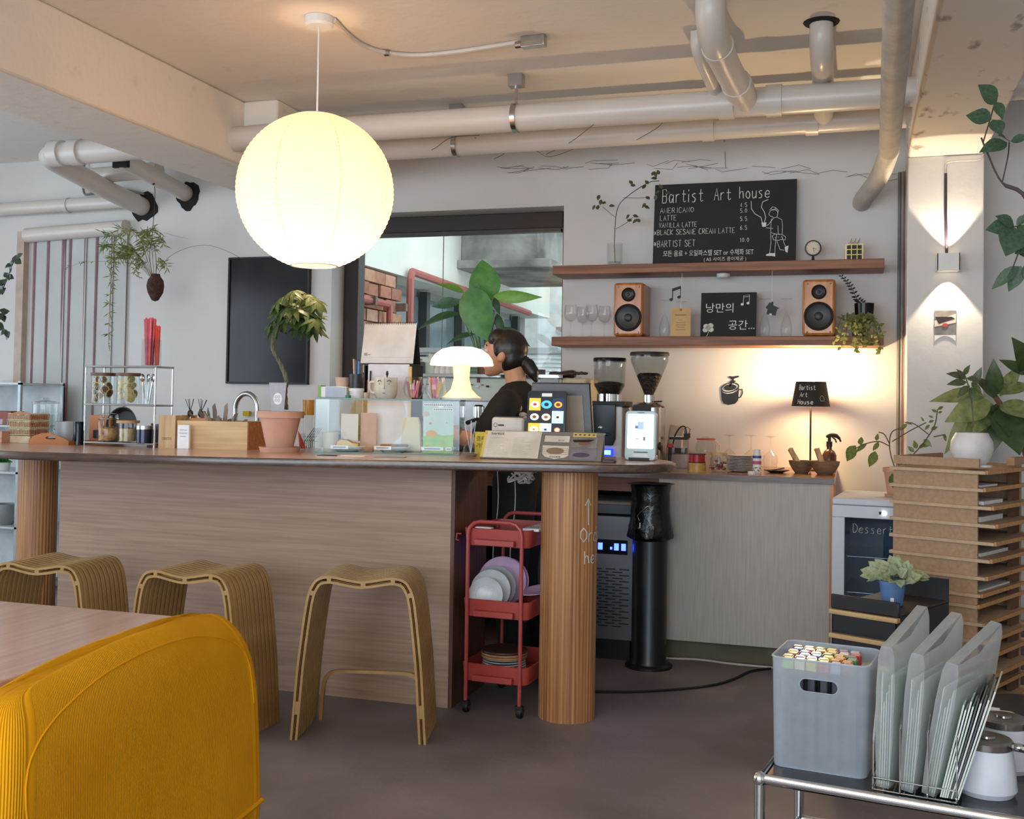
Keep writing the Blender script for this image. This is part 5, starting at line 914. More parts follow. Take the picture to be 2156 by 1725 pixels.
t = pc('plant_sign', 'clear tapered plastic sign with a round mark stuck in the terracotta pot', 'sign', 584, 4.06, ZC+hp-.03, -.05); h = Zr(806, 584, 4.06)-ZC-hp+.03; MB().prism([(-.024, 0), (.028, 0), (.04, h), (-.044, h)], 0, .002, Rx(PI/2) @ Ry(0)).out('plate', glass('sign_plastic', (.9, .9, .95), .15, haze=.7, hazec=(.80, .79, .86)), t); MB().prism(el(.0, h*.55, .021, .025), .0022, .0028, Rx(PI/2)).out('round_mark', PAPER, t); mb = MB()
for x in (-.008, .006):
    for z in (.008, -.006): mb.torus((x, -.003, h*.55+z), .005, .0009, 10, 4, Tr(x, -.003, h*.55+z) @ Rx(PI/2) @ Tr(-x, .003, -h*.55-z))
mb.out('letter_print', mat('lilac_ink', (160, 156, 180), .7), t)
t = pc('clear_tumbler', 'clear tumbler with red straws behind the terracotta pot', 'glass', 645, 4.42); MB().lathe([(0, .001), (.028, .001), (.034, .07), (.032, .07), (.026, .004), (0, .004)], 24).out('glass', GLS, t)
t = pc('red_brush', 'bundle of red bristles lying behind the terracotta pot', 'brush', 628, 4.38); mb = MB()
for k in range(16): mb.tube([(0, 0, .08), (.03+random.uniform(-.012, .014), random.uniform(-.02, .02), .004)], .0018, 4)
mb.out('bristles', mat('coral', (226, 96, 76), .5), t)['kind'] = 'stuff'
t = pc('amber_bottle', 'clear bottle with an amber top left of the display case', 'bottle', 649, 4.5); h = hz(842, 649, 4.5); MB().lathe([(0, 0), (.022, 0), (.022, h-.075), (.02, h-.07), (0, h-.07)], 20).out('bottle', GLS, t); MB().lathe([(.0, h-.07), (.026, h-.07), (.027, h), (0, h)], 20).out('amber_top', glass('amber_clear', (.86, .56, .16), .05, haze=.5, hazec=(.72, .44, .10)), t)
t = pc('wire_rack', 'small black wire rack left of the display case', 'rack', 655, 4.58); mb = MB()
for i in range(5): mb.tube([(-.02+i*.01, -.02, 0), (-.02+i*.01, -.02, .03), (.0+i*.01, .03, .09)], .0016, 4)
for z in (.03, .05): mb.tube([(-.03, -.01, z), (.04, -.01, z)], .0016, 4)
mb.out('wires', BLK, t)
# ---- crates and utensils
CRW = wood('crate_wood', (214, 184, 140), (190, 156, 112), 0, 4, .6); CRO = wood('crate_side', (204, 140, 84), (176, 112, 62), 0, 4, .6)
Y = 4.14; xl = X(372, Y, 940); xr_ = X(516, Y, 940); h = hz(887, 445, Y); w = xr_-xl; D = .20
t = T('long_crate', 'long light wood utensil crate on the bar counter', 'crate', (xl, Y, ZC), .05)
MB().box(0, w, 0, .012, 0, h).out('front_board', CRW, t); MB().box(w-.012, w, .012, D, 0, h).out('side_board', CRO, t); MB().box(0, .012, .012, D, 0, h).out('side_board', CRO, t); MB().box(.012, w-.012, D-.012, D, 0, h).out('back_board', CRW, t); MB().box(.012, w-.012, .012, D-.012, 0, .008).out('bottom_board', CRW, t)
t = T('upright_crate', 'tall narrow light wood box with burnt lettering at the left of the long crate', 'box', (X(336, Y, 940), Y-.01, ZC), .05); w2 = X(388, Y, 940)-X(336, Y, 940)-.005; h2 = hz(875, 360, Y); w2 = min(w2, xl-X(336, Y, 940)-.006)
MB().box(0, w2, 0, .01, 0, h2).out('front_board', wood('crate_wood_up', (214, 184, 140), (186, 152, 110), 2, 4, .6), t); MB().box(0, .01, .01, .18, 0, h2-.008).out('side_board', CRO, t); MB().box(w2-.01, w2, .01, .18, 0, h2).out('side_board', CRW, t); MB().box(.01, w2-.01, .17, .18, 0, h2).out('back_board', CRO, t)
txt('ORISTO', .017, mat('burnt', (124, 98, 70), .8), t, (w2*.5, -.0005, .035), sx=.8)
tag(MB().box(-.045, .045, 0, .12, 0, .03).out('orange_box', CRO, loc=(xl+.07, Y+.05, ZC+h-.02)), 'small orange brown wooden box lying in the long crate', 'box')
t = pc('white_tent_card', 'small white card with three text lines leaning on the crates', 'card', 386, 4.10); b = 14*mpp(4.1, 386); h3 = hz(895, 386, 4.1); MB().box(-b, b, 0, .014, 0, h3).out('card', mat('bright_card', (244, 246, 248), .6), t, .002); mb = MB()
for k, wd in enumerate((.62, .7, .5)): mb.box(-b*wd, b*wd, -.0006, 0, h3*(.78-.13*k), h3*(.795-.13*k))
mb.out('print_lines', INK, t)
t = pc('strip_bundle', 'bundle of grey brown wooden strips fanning out of the long crate', 'utensils', 455, 4.22, ZC+h-.10); SM = [mat('strip_%d' % i, c, .6) for i, c in enumerate([(120, 104, 92), (92, 76, 66), (150, 134, 118)])]
for i in range(24):
    a = random.uniform(-.95, .75); ln = random.uniform(.12, .19); o = MB().prism([(-.006, 0), (.006, 0), (.011, ln*.8), (.004, ln), (-.008, ln*.92)], -.001, .001, Rx(PI/2)).out('strip', SM[i % 3], t); o.location = (a*.05, random.uniform(-.04, .05), 0); o.rotation_euler = (random.uniform(-.3, .3), a, random.uniform(-.6, .6))
for px, tl in ((402, -.05), (416, .15)):
    t = pc('wire_whisk', 'steel whisk with a dark knob %s' % ('at the left of the long crate' if tl < 0 else 'leaning right beside the first whisk'), 'whisk', px, 4.24, ZC+h-.07); t.rotation_euler = (0, tl, 0); MB().cyl((0, 0, 0), (0, 0, .09), .004).out('handle', STEEL, t); MB().ell((0, 0, .10), (.013, .013, .016), 12, 8).out('knob', BRZ, t)
    mb = MB()
    for k in range(5): mb.tube(bez([(0, 0, .11), (.012*math.cos(k*1.3), .012*math.sin(k*1.3), .14), (.02*math.cos(k*1.3), .02*math.sin(k*1.3), .165)], 3), .0012, 4)
    mb.out('wires', BRZ, t)
# ---- steel two tier rack
Y = 4.10; xl = X(177, Y, 850); xr_ = X(324, Y, 850); w = xr_-xl; D = .14; zt1, zt2, zt0 = hz(770, 250, Y), hz(851, 250, Y), hz(932, 250, Y)
t = T('steel_rack', 'two tier steel wire rack at the left of the bar counter', 'rack', (xl, Y, ZC), .03)
for z, nm in ((zt0, 'bottom_shelf'), (zt2, 'middle_shelf'), (zt1, 'top_shelf')): MB().box(0, w, 0, D, z-.008, z).out(nm, STEEL, t, .002)
for x in (.004, w-.004):
    for y in (.004, D-.004): MB().cyl((x, y, 0), (x, y, zt1-.008), .004, None, 10).out('post', CHROME, t)
LIDW = wood('lid_walnut', (120, 84, 62), (92, 62, 46), 0, 5, .5); LIDO = wood('lid_oak', (196, 150, 104), (170, 122, 80), 0, 5, .5)
def rk(name, label, cat, px, z, y=.06, group=None): return T(name, label, cat, (X(px, Y+y, 880), Y+y, ZC+z+.0005), 0, group)
SLC = [mat('citrus_rind', (210, 190, 120), .7), mat('dried_fruit', (110, 70, 56), .7), mat('lemon_flesh', (200, 180, 120), .6), mat('kiwi_flesh', (150, 140, 92), .7)]
def canister(px, r, h, lidm, lb): q = rk('glass_canister', lb, 'canister', px, zt2); MB().lathe([(0, .001), (r, .001), (r, h), (r-.003, h), (r-.003, .004), (0, .004)], 36).out('glass', GLS, q); MB().lathe([(0, h), (r+.004, h), (r+.004, h+.014), (0, h+.014)], 36).out('lid', lidm, q); return q
for px, r, fl, rd, lb in ((215, .050, 1, 0, 'left glass canister of dried figs and orange slices on the steel rack'), (268, .050, 2, 0, 'right glass canister of dried lemon slices on the steel rack')):
    q = canister(px, r, .125, LIDW, lb)
    for i in range(24):
        a = -PI/2+random.uniform(-1.6, 1.6); z = .022+.012*(i % 8)+random.uniform(0, .006); rr = random.uniform(.014, .021); M = Tr((r-.010)*math.cos(a), (r-.010)*math.sin(a), z) @ Rz(a+PI/2) @ Rx(PI/2+random.uniform(-.35, .35))
        o = MB().lathe([(0, .0015), (rr, .0015), (rr, -.0015), (0, -.0015)], 14, M).out('fruit_slice', SLC[0], q); MB().lathe([(0, .002), (rr*.82, .002), (rr*.82, -.002), (0, -.002)], 12, M).out('flesh', SLC[fl if i % 3 else (1 if fl == 1 else 3)], o)
q = rk('spoon_glass', 'clear glass holding steel spoons on the steel rack', 'glass', 309, zt2); MB().lathe([(0, .001), (.027, .001), (.03, .085), (.028, .085), (.025, .004), (0, .004)], 24).out('glass', GLS, q)
for k in range(6):
    a = k*1.1; s_ = T('spoon', 'steel spoon standing bowl up in the rack glass', 'spoon', q.location+Vector((.008*math.cos(a), .008*math.sin(a), .004)), a, 'spoons in the rack glass'); s_.rotation_euler = (0, .16, a); MB().tube([(0, 0, 0), (0, 0, .10)], [.004, .0025], 8).out('handle', CHROME, s_); MB().ell((0, 0, .115), (.012, .005, .018), 14, 8).out('bowl', CHROME, s_)
for px, y, c, n_, hh, lb in ((311, .05, (222, 96, 112), 30, .215, 'pink straw bundle in the tall square glass'), (327, .06, (226, 84, 64), 14, .178, 'red straw bundle beside the pink straws')):
    q = rk('straw_glass', 'square glass of the '+lb.split(' in')[0].split(' beside')[0], 'glass', px, zt1, y); wq = .024 if n_ > 20 else .014; mb = MB(); hg = .118
    mb.box(-wq, wq, -wq, -wq+.003, 0, hg).box(-wq, wq, wq-.003, wq, 0, hg).box(-wq, -wq+.003, -wq, wq, 0, hg).box(wq-.003, wq, -wq, wq, 0, hg).box(-wq, wq, -wq, wq, 0, .003); mb.out('glass', GLS, q)
    s_ = T('straw_bundle', lb, 'straws', q.location+Vector((0, 0, .004))); mb = MB()
    for i in range(n_): a, b_ = random.uniform(-1, 1)*(wq-.007), random.uniform(-1, 1)*(wq-.007); mb.tube([(a*.9, b_*.9, 0), (a*1.5, b_*1.2, hh*random.uniform(.93, 1))], .0032, 6)
    mb.out('straws', mat('straw_red_%d' % n_, c, .5, n=(30, .15)), s_)['kind'] = 'stuff'
q = rk('clip_jar', 'clip top glass jar of dried twigs on the lower rack shelf', 'jar', 229, zt0, .06); MB().lathe([(0, .001), (.046, .001), (.048, .01), (.048, .085), (.040, .098), (.042, .118), (.038, .125), (0, .13)], 30).out('jar', GLS, q); MB().torus((0, 0, .102), .043, .003, 24, 6).out('seal', CHROME, q); mb = MB()
for k in range(46): a, z = random.uniform(0, 6.28), random.uniform(.01, .07); p = Vector((.03*math.cos(a), .03*math.sin(a), z)); mb.tube([p, p+Vector((random.uniform(-.03, .03)*.5, random.uniform(-.02, .02), random.uniform(-.01, .012)))], .0022, 4)
mb.lathe([(0, .006), (.042, .006), (.04, .06), (0, .066)], 20); mb.out('dried_twigs', mat('straw_tan', (196, 156, 104), .8, n=(40, .25), c2=(130, 92, 56)), q)['kind'] = 'stuff'
q = rk('glass_canister', 'small glass canister with an oak lid on the lower rack shelf', 'canister', 270, zt0, .05); MB().lathe([(0, .001), (.040, .001), (.040, .085), (.037, .085), (.037, .004), (0, .004)], 30).out('glass', GLS, q); MB().lathe([(0, .085), (.05, .085), (.05, .097), (0, .097)], 30).out('lid', LIDO, q); MB().lathe([(0, .005), (.036, .005), (.036, .06), (0, .064)], 24).out('cereal', mat('cereal', (200, 172, 130), .8, n=(50, .2)), q)
q = rk('steel_canister', 'dark canister with a silver lid on the lower rack shelf', 'canister', 305, zt0, .035); MB().lathe([(0, 0), (.034, 0), (.034, .06), (0, .06)], 28).out('body', mat('dark_blue_steel', (52, 56, 74), .2, .7), q); MB().lathe([(0, .06), (.036, .06), (.036, .076), (0, .078)], 28).out('lid', STEEL, q)
for px, Yo, w_, h_, c, lb in ((262, 4.42, .05, .14, (40, 38, 40), 'black pan behind the steel rack'), (340, 4.42, .06, .10, (70, 100, 140), 'blue bag behind the steel rack'), (224, 4.45, .06, .13, (190, 120, 76), 'orange brown box behind the steel rack'), (322, 4.35, .02, .1, (60, 58, 70), 'dark bottle behind the steel rack')):
    q = pc('kitchen_item', '', '', px, Yo); q.name = {'p': 'frying_pan', 'g': 'blue_bag', 'x': 'storage_box', 'e': 'dark_bottle'}[lb.split(' behind')[0][-1] if not lb.startswith('black') else 'p']; tag(q, lb, q.name.split('_')[-1])
    m_ = mat('kit_%d' % c[0], c, .5)
    if 'pan' in lb: MB().lathe([(0, 0), (.07, 0), (.085, .03), (.08, .03), (.068, .004), (0, .004)], 28, Tr(0, 0, .085) @ Rx(PI/2-.2)).out('pan', m_, q); MB().tube([(.08, 0, .08), (.14, .02, .02)], .008, 8).out('handle', m_, q)
    elif 'bag' in lb: MB().prism([(-w_, 0), (w_, 0), (w_*.9, h_*.8), (w_*.3, h_), (-w_*.6, h_*.9)], -.04, .04, Rx(PI/2)).out('bag', m_, q, .012)
    elif 'bottle' in lb: MB().lathe([(0, 0), (.02, 0), (.02, .07), (.01, .085), (.01, .1), (0, .1)], 18).out('bottle', m_, q)
    else: MB().box(-w_, w_, -.05, .05, 0, h_).out('box', m_, q, .003); MB().box(-w_*.6, w_*.6, -.051, -.05, .02, .06).out('label', BLK, q)
q = pc('dark_tumbler', 'tall dark glass tumbler left of the steel rack', 'glass', 166, 4.16); MB().lathe([(0, 0), (.028, 0), (.022, .05), (.024, .105), (.021, .105), (.02, .05), (.025, .006), (0, .006)], 26).out('glass', TEAL, q)
q = pc('grey_pot', 'small grey metal pot left of the dark tumbler', 'pot', 140, 4.3); MB().lathe([(0, 0), (.05, 0), (.05, .10), (.046, .10), (.046, .004), (0, .004)], 28).out('pot', mat('grey_enamel', (176, 182, 188), .35), q); MB().tube([(-.05, 0, .07), (-.075, 0, .065), (-.05, 0, .04)], .004, 6).out('handle', STEEL, q)
q = pc('water_jar', 'lidded glass water jar behind the baskets', 'jar', 95, 4.4); r = 27*mpp(4.4, 95); h = hz(852, 95, 4.4); MB().lathe([(0, .002), (r, .002), (r, h*.78), (r*.98, h*.8), (r*.98, h), (r*.93, h), (r*.93, .006), (0, .006)], 30).out('jar', GLS, q); MB().lathe([(0, h+.004), (r*1.02, h+.004), (r*1.02, h+.012), (r*.3, h+.02), (r*.3, h+.032), (0, h+.034)], 30).out('lid', glass('lid_glass', (.8, .82, .84)), q); MB().lathe([(0, .008), (r*.9, .008), (r*.9, h*.72), (0, h*.72)], 26).out('water', glass('water'), q)
WCK = mat('wicker', (210, 194, 160), .7, n=(30, .1)); WCS = mat('wicker_brown', (180, 128, 92), .7, n=(30, .12))
for i in range(4):
    zz0 = [.0, .036, .07, .104][i]; q = T('wicker_basket', ('lowest wooden tray of the basket stack at the counter left end', 'second wire basket up in the stack', 'third wire basket up in the stack', 'topmost wire basket with a wavy rim')[i], 'basket', (X(40, 4.12, 900), 4.12, ZC+zz0), -.02, 'stacked baskets'); w, D = .125, .12; x0 = -w*.5
    if i == 0: MB().box(x0, x0+w, 0, D, 0, .034).out('tray', WCK, q, .003); continue
    mb = MB(); 
    for z in (.0, .028): mb.tube([(x0, 0, z+.003), (x0+w, 0, z+.003), (x0+w, D, z+.003), (x0, D, z+.003)], .0026, 5, True)
    for k in range(15): x = x0+w*k/14; mb.box(x-.0012, x+.0012, -.001, .001, .003, .031).box(x-.0012, x+.0012, D-.001, D+.001, .003, .031)
    mb.out('wire_frame', WCK, q); mb = MB()
    for k in range(12): y = D*k/11; mb.box(x0+w-.001, x0+w+.001, y-.003, y+.003, .003, .031)
    mb.box(x0+.004, x0+w-.004, .004, D-.004, .001, .004).box(x0+w-.006, x0+w-.004, .002, D-.002, .003, .026).box(x0+.004, x0+w-.004, .006, .008, .003, .024); mb.out('liner', WCS, q)
    if i == 3: MB().prism([(x0, .028), (x0+w*.5, .044), (x0+w, .036), (x0+w, .03), (x0, .026)], -.002, .002, Rx(PI/2)).out('wavy_rim', WCS, q)
q = pc('handled_tray', 'amber wooden tray end with a slot handle beside the baskets', 'tray', 106, 4.10, ZC, .02); w = 50*mpp(4.1, 106); pr = [(-w, 0), (w, 0), (w, .018), (w*.6, .036), (w*.1, .052), (-w*.3, .052), (-w*.8, .036), (-w, .02)]
TRY = mat('tray_amber', (178, 108, 48), .4, n=(8, .15)); outl = pr; hole_ = [(-w*.1, .024), (w*.32, .024), (w*.38, .03), (w*.32, .038), (-w*.1, .036), (-w*.16, .03)]
mb = MB(); mb.prism([(-w, 0), (w, 0), (w, .018), (w*.9, .024), (-w*.9, .024), (-w, .02)], 0, .01, Rx(PI/2)); mb.prism([(-w*.9, .024), (-w*.1, .024), (-w*.16, .03), (-w*.1, .036), (-w*.8, .036)], 0, .01, Rx(PI/2)); mb.prism([(w*.32, .024), (w*.9, .024), (w*.6, .036), (w*.32, .038), (w*.38, .03)], 0, .01, Rx(PI/2)); mb.prism([(-w*.8, .036), (-w*.1, .036), (w*.32, .038), (w*.6, .036), (w*.1, .052), (-w*.3, .052)], 0, .01, Rx(PI/2)); mb.out('handle_end', TRY, q)
MB().box(-w, w, 0, .2, 0, .008).out('base', TRY, q); MB().box(-w, -w+.008, 0, .2, .008, .022).out('side_rail', TRY, q); MB().box(w-.008, w, 0, .2, .008, .018).out('side_rail', TRY, q)
q = pc('cut_glass', 'faceted glass bowl on a wooden block at the frame edge', 'bowl', 2, 4.1, ZC+.055); MB().lathe([(0, 0), (.02, 0), (.03, .03), (.028, .055), (.025, .055), (.027, .03), (.018, .004), (0, .004)], 10).out('bowl', GLS, q, ang=10)
tag(MB().box(-.035, .03, -.03, .03, 0, .054).out('wood_block', wood('block', (196, 150, 130), (170, 122, 100), 0), loc=(X(2, 4.1, 940), 4.1, ZC)), 'pale wooden block under the faceted glass bowl', 'block')
# ---- trolley under the counter
TR = mat('trolley_red', (176, 72, 66), .4, n=(4, .06)); Y = 4.16; xl, xr_ = X(983, Y, 1300), X(1098, Y, 1300); w = xr_-xl; D = .40
t = T('utility_trolley', 'dusty red three tier utility trolley under the bar counter', 'trolley', (xl, Y, 0), -.05); tr0 = t; tz = [Zr(1250, 1040, Y)-.83, .0]
H3 = Zr(1100, 1045, Y); z1, z2, z3 = Zr(1152, 1045, Y), Zr(1303, 1045, Y), Zr(1440, 1045, Y)
for y in (0, D): MB().tube([(0, y, .05), (0, y, H3-.05)]+[(.05-.05*math.cos(a), y, H3-.05+.05*math.sin(a)) for a in (.5, 1.05, PI/2)]+[(w-.05+.05*math.cos(a), y, H3-.05+.05*math.sin(a)) for a in (PI/2, 1.05, .5)]+[(w, y, H3-.05), (w, y, .05)], .008, 10).out('handle_frame', TR, t)
for z in (z1, z2, z3):
    mb = MB(); lo = rrect(w+.045, D-.03, .03, 4, w/2, D/2); up = rrect(w+.06, D-.02, .034, 4, w/2, D/2); inn = rrect(w+.05, D-.028, .03, 4, w/2, D/2)
    loft(mb, [[(*p, z) for p in lo], [(*p, z+.068) for p in up], [(*p, z+.07) for p in inn], [(*p, z+.005) for p in lo]]); b = mb.out('tray', TR, t); MB().box(.03, w-.03, -.012, .02, z+.004, z+.028).out('embossed_panel', TR, b, .003)
for x in (0, w):
    for y in (0, D): c = MB().lathe([(.022, -.01), (.024, -.006), (.024, .006), (.022, .01)], 18, Tr(x, y+.01, .024) @ Ry(PI/2)).box(-.016, .016, -.008, .012, .028, .05, Tr(x, y, 0)).out('caster', BLK, t)
MB().tube([(-.03, .0, z1+.045), (-.05, 0, z1+.045), (-.052, 0, z1+.02), (-.04, 0, z1+.018)], .0035, 6).out('side_hook', TR, t)
TM = Tr(*t.location) @ Rz(-.05); tl = lambda x, y, z: TM @ Vector((x, y, z))
PNK = mat('plate_pink', (206, 170, 206), .3); PWH = mat('plate_grey_white', (206, 212, 214), .25); PGL = glass('glass_plate', (.86, .92, .92), haze=.35, hazec=(.8, .85, .86))
def splate(px, py, r, y, m, lb, tilt=.25):
    P = tl(.05, y, 0); q = T('plate', lb, 'plate', (X(px, P.y, 1240), P.y, z2+.010+r*.97)); q.rotation_euler = (PI/2-tilt, 0, .15); MB().lathe([(0, -.004), (r*.55, -.004), (r*.62, 0), (r*.98, .012), (r, .016), (r*.97, .017), (r*.62, .005), (0, .002)], 40).out('plate', m, q); MB().torus((0, 0, .006), r*.62, .0016, 32, 5).out('rim_line', m, q); return q
rp = mpp(4.3, 1050)
splate(1058, 1222, 52*rp, .24, PNK, 'large pink plate standing at the back of the trolley plates'); splate(1066, 1224, 50*rp, .27, PNK, 'second pink plate hidden behind the large pink plate'); splate(1043, 1247, 45*rp, .16, PGL, 'clear glass plate standing before the pink plates'); splate(1034, 1250, 42*rp, .12, PWH, 'grey white plate standing in the middle trolley tray')
q = splate(1024, 1272, 36*rp, .06, PWH, 'small white plate with a red sticker in front in the trolley'); MB().box(-.016, .016, -.034, -.024, .003, .006).out('red_sticker', mat('sticker_red', (150, 40, 40), .5), q)
q = T('plate', 'pink dish lying tilted over the right of the middle tray', 'plate', tl(w+.0, .22, z2+.075)); q.rotation_euler = (.1, -.15, 0); MB().lathe([(0, 0), (.05, 0), (.085, .014), (.083, .017), (.05, .004), (0, .004)], 36).out('plate', PNK, q)
for k in range(8): tag(MB().lathe([(0, 0), (.06, 0), (.094-.001*k, .006), (.088, .009), (.06, .004), (0, .004)], 36).out('white_plate', PWH, loc=tl(w/2, .13, z3+.006+.0095*k)), ORD[k]+' white plate up in the stack on the lowest trolley tray', 'plate', 'white plates in the lowest trolley tray')
BRD = wood('board_bamboo', (176, 130, 84), (146, 102, 62), 0, 5, .5)
for k in range(3): tag(MB().lathe([(0, 0), (.094, 0), (.096, .004), (.094, .009), (0, .009)], 36).out('round_board', BRD if k < 2 else mat('board_dark', (66, 42, 34), .5), loc=tl(w/2, .13, z3+.083+.0105*k)), ('lower round bamboo board on the white plates', 'upper round bamboo board in the trolley', 'dark round board on top of the trolley board stack')[k], 'board')
for lb, m, b in (('white sachet lying on the top trolley tray', PAPER, (.02, .09, .02, .05)), ('clear box lying on the top trolley tray', GLS, (.02, .07, .12, .18)), ('white printed packet at the right of the top tray', PAPER, (w-.02, w+.05, .06, .3))):
    q = T('packet', lb, 'packet', tl(0, 0, z1+.062)); q.rotation_euler.z = -.05; x0, x1, y0, y1 = b; MB().box(x0, x1, y0, y1, 0, .012).out('packet', m, q, .003)
    if 'printed' in lb: txt('Baek', .02, mat('navy_ink', (40, 44, 84), .7), q, (w+.01, .12, .0125), (0, 0, .1)); 
t = T('bin_bag', 'black rubbish bag slumped behind the lower trolley', 'bag', tl(.20, .57, 0)); mb = MB(); mb.ell((0, 0, .22), (.165, .115, .23), 28, 18)
mb.v = [(x+.02*mnoise.noise(Vector((x, y, z))*14), y+.02*mnoise.noise(Vector((x+3, y, z))*14), max(.0, z+.03*mnoise.noise(Vector((x, y+5, z))*11))) for x, y, z in mb.v]; mb.out('bag', BAG, t, ang=180); MB().tube([(0, 0, .42), (.02, 0, .47), (-.01, .01, .5)], [.02, .012, .03], 8).out('knot', BAG, t)
for px, lb in ((1046, 'thin white cord hanging left under the bar counter'), (1082, 'thin white cord hanging right under the bar counter')): tag(MB().tube(bez([(0, 0, .985), (.005, .01, .8), (-.01, 0, .62), (-.01, .0, .52)], 5), .0022, 5).out('hanging_cable', PVC, loc=(X(px, 4.58, 1000), 4.58, 0)), lb, 'cord')
t = T('cable_bundle', 'tangle of pale cables under the counter beside the column', 'cables', (X(1098, 4.5, 1000), 4.5, .93)); mb = MB()
for k in range(14): mb.tube(bez([Vector((random.uniform(-.06, .06), random.uniform(-.03, .03), random.uniform(-.03, .05))) for _ in range(5)], 4), .004, 5)
mb.out('cables', PVC, t)['kind'] = 'stuff'
# ================================================================== seats and table in front
BAM = mat('bamboo', (186, 150, 96), .38, n=(9, .1), c2=(168, 132, 80), coat=.2); BAMD = wood('bamboo_dark', (132, 92, 52), (100, 68, 36), 0, 6, .5)
prof = [(-.251, 0), (-.241, .14), (-.230, .285), (-.204, .497), (-.184, .563), (-.157, .592), (-.11, .600), (-.05, .590), (0, .584)]
prof = prof+[(-x, z) for x, z in prof[-2::-1]]
pp = bez([(x, 0, z) for x, z in prof], 3)
def offs(P, d):
    o = []
    for i in range(len(P)):
        t = (P[min(i+1, len(P)-1)]-P[max(i-1, 0)]).normalized(); o.append(P[i]+Vector((t.z, 0, -t.x))*d)
    return o
def strip(mb, d0, d1, y0, y1):
    A, B = offs(pp, d0), offs(pp, d1); loft(mb, [[(a.x, y0, a.z), (a.x, y1, a.z), (b.x, y1, b.z), (b.x, y0, b.z)] for a, b in zip(A, B)])
sm = MB(); strip(sm, 0, .009, 0, .0165); strip(sm, .019, .028, 0, .0165); slat_me = sm.mesh('slat', BAM, 30)
A_, B_ = offs(pp, .009), offs(pp, .019); L0_ = len(pp); spacer_me = []
for f in (.06, .22, .36, .5, .64, .78, .94):
    i = int(f*(L0_-1)); spm = MB(); loft(spm, [[(a.x, .001, a.z), (a.x, .016, a.z), (b.x, .016, b.z), (b.x, .001, b.z)] for a, b in ((A_[j], B_[j]) for j in (i, i+1))]); spacer_me.append(spm.mesh('spacer', BAM, 30))
fr = MB(); fp = bez([(-.205, 0, .0), (-.200, 0, .10), (-.19, 0, .165), (-.155, 0, .192), (-.08, 0, .197), (.08, 0, .197), (.155, 0, .192), (.19, 0, .165), (.200, 0, .10), (.205, 0, .0)], 3)
loft(fr, [[(a.x, 0, a.z), (a.x, .024, a.z), (a.x*.94, .024, a.z-.012), (a.x*.94, 0, a.z-.012)] for a in fp]); foot_me = fr.mesh('footrest', BAM, 30)
def stool(x, y, rz, lb):
    t = T('bamboo_stool', lb, 'stool', (x, y, 0), rz, 'bamboo stools at the bar counter')
    for k in range(11):
        o = bpy.data.objects.new('slat', slat_me); C.objects.link(o); o.parent = t; o.location = (0, k*.028, 0)
    for k in range(0, 11, 5):
        for sm_ in spacer_me: o = bpy.data.objects.new('spacer', sm_); C.objects.link(o); o.parent = t; o.location = (0, k*.028, 0)
    for x, w_ in ((-.15, .03), (.12, .03)): MB().box(x, x+w_, .004, .30, .572, .580).out('cross_batten', BAMD, t)
    o = bpy.data.objects.new('footrest', foot_me); C.objects.link(o); o.parent = t; o.location = (0, .252, 0)
stool(-1.72, 3.66, .24, 'slatted bamboo stool nearest the red trolley'); stool(-2.365, 3.50, .0, 'middle slatted bamboo stool behind the yellow chair'); stool(-2.985, 3.45, .07, 'slatted bamboo stool by the left fluted column')
TBL = wood('table_top', (204, 164, 140), (188, 146, 120), 1, 3, .25, .4)
t = T('cafe_table', 'brown wooden table beyond the yellow chair', 'table', (-2.3, 1.7, 0)); MB().prism(rrect(1.58, 1.16, .02, 4, .0, 0), .69, .72).out('tabletop', TBL, t, .003); t.location = (-2.285, 1.70, 0)
for x in (-.7, .7):
    for y in (-.5, .5): MB().box(x-.025, x+.025, y-.025, y+.025, 0, .69).out('leg', DKW, t, .004)
# yellow corduroy chair: backrest faces the table at the left
COR = mat('corduroy', (224, 158, 20), .9, n=(5, .1), c2=(210, 144, 14), spec=.12)
N = COR.node_tree.nodes; L = COR.node_tree.links; wv = N.new('ShaderNodeMath'); wv.operation = 'SINE'; at_ = N.new('ShaderNodeAttribute'); at_.attribute_name = 'rib'; ms = N.new('ShaderNodeMath'); ms.operation = 'MULTIPLY'; ms.inputs[1].default_value = 2*PI/.0046; L.new(at_.outputs['Fac'], ms.inputs[0]); L.new(ms.outputs[0], wv.inputs[0]); bpn = N.new('ShaderNodeBump'); bpn.inputs['Strength'].default_value = .5; bpn.inputs['Distance'].default_value = .0014; L.new(wv.outputs[0], bpn.inputs['Height']); L.new(bpn.outputs[0], N['Principled BSDF'].inputs['Normal'])
t = T('corduroy_chair', 'mustard yellow corduroy upholstered chair in the front left corner', 'chair', (-1.222, 1.66, -.012), .10)
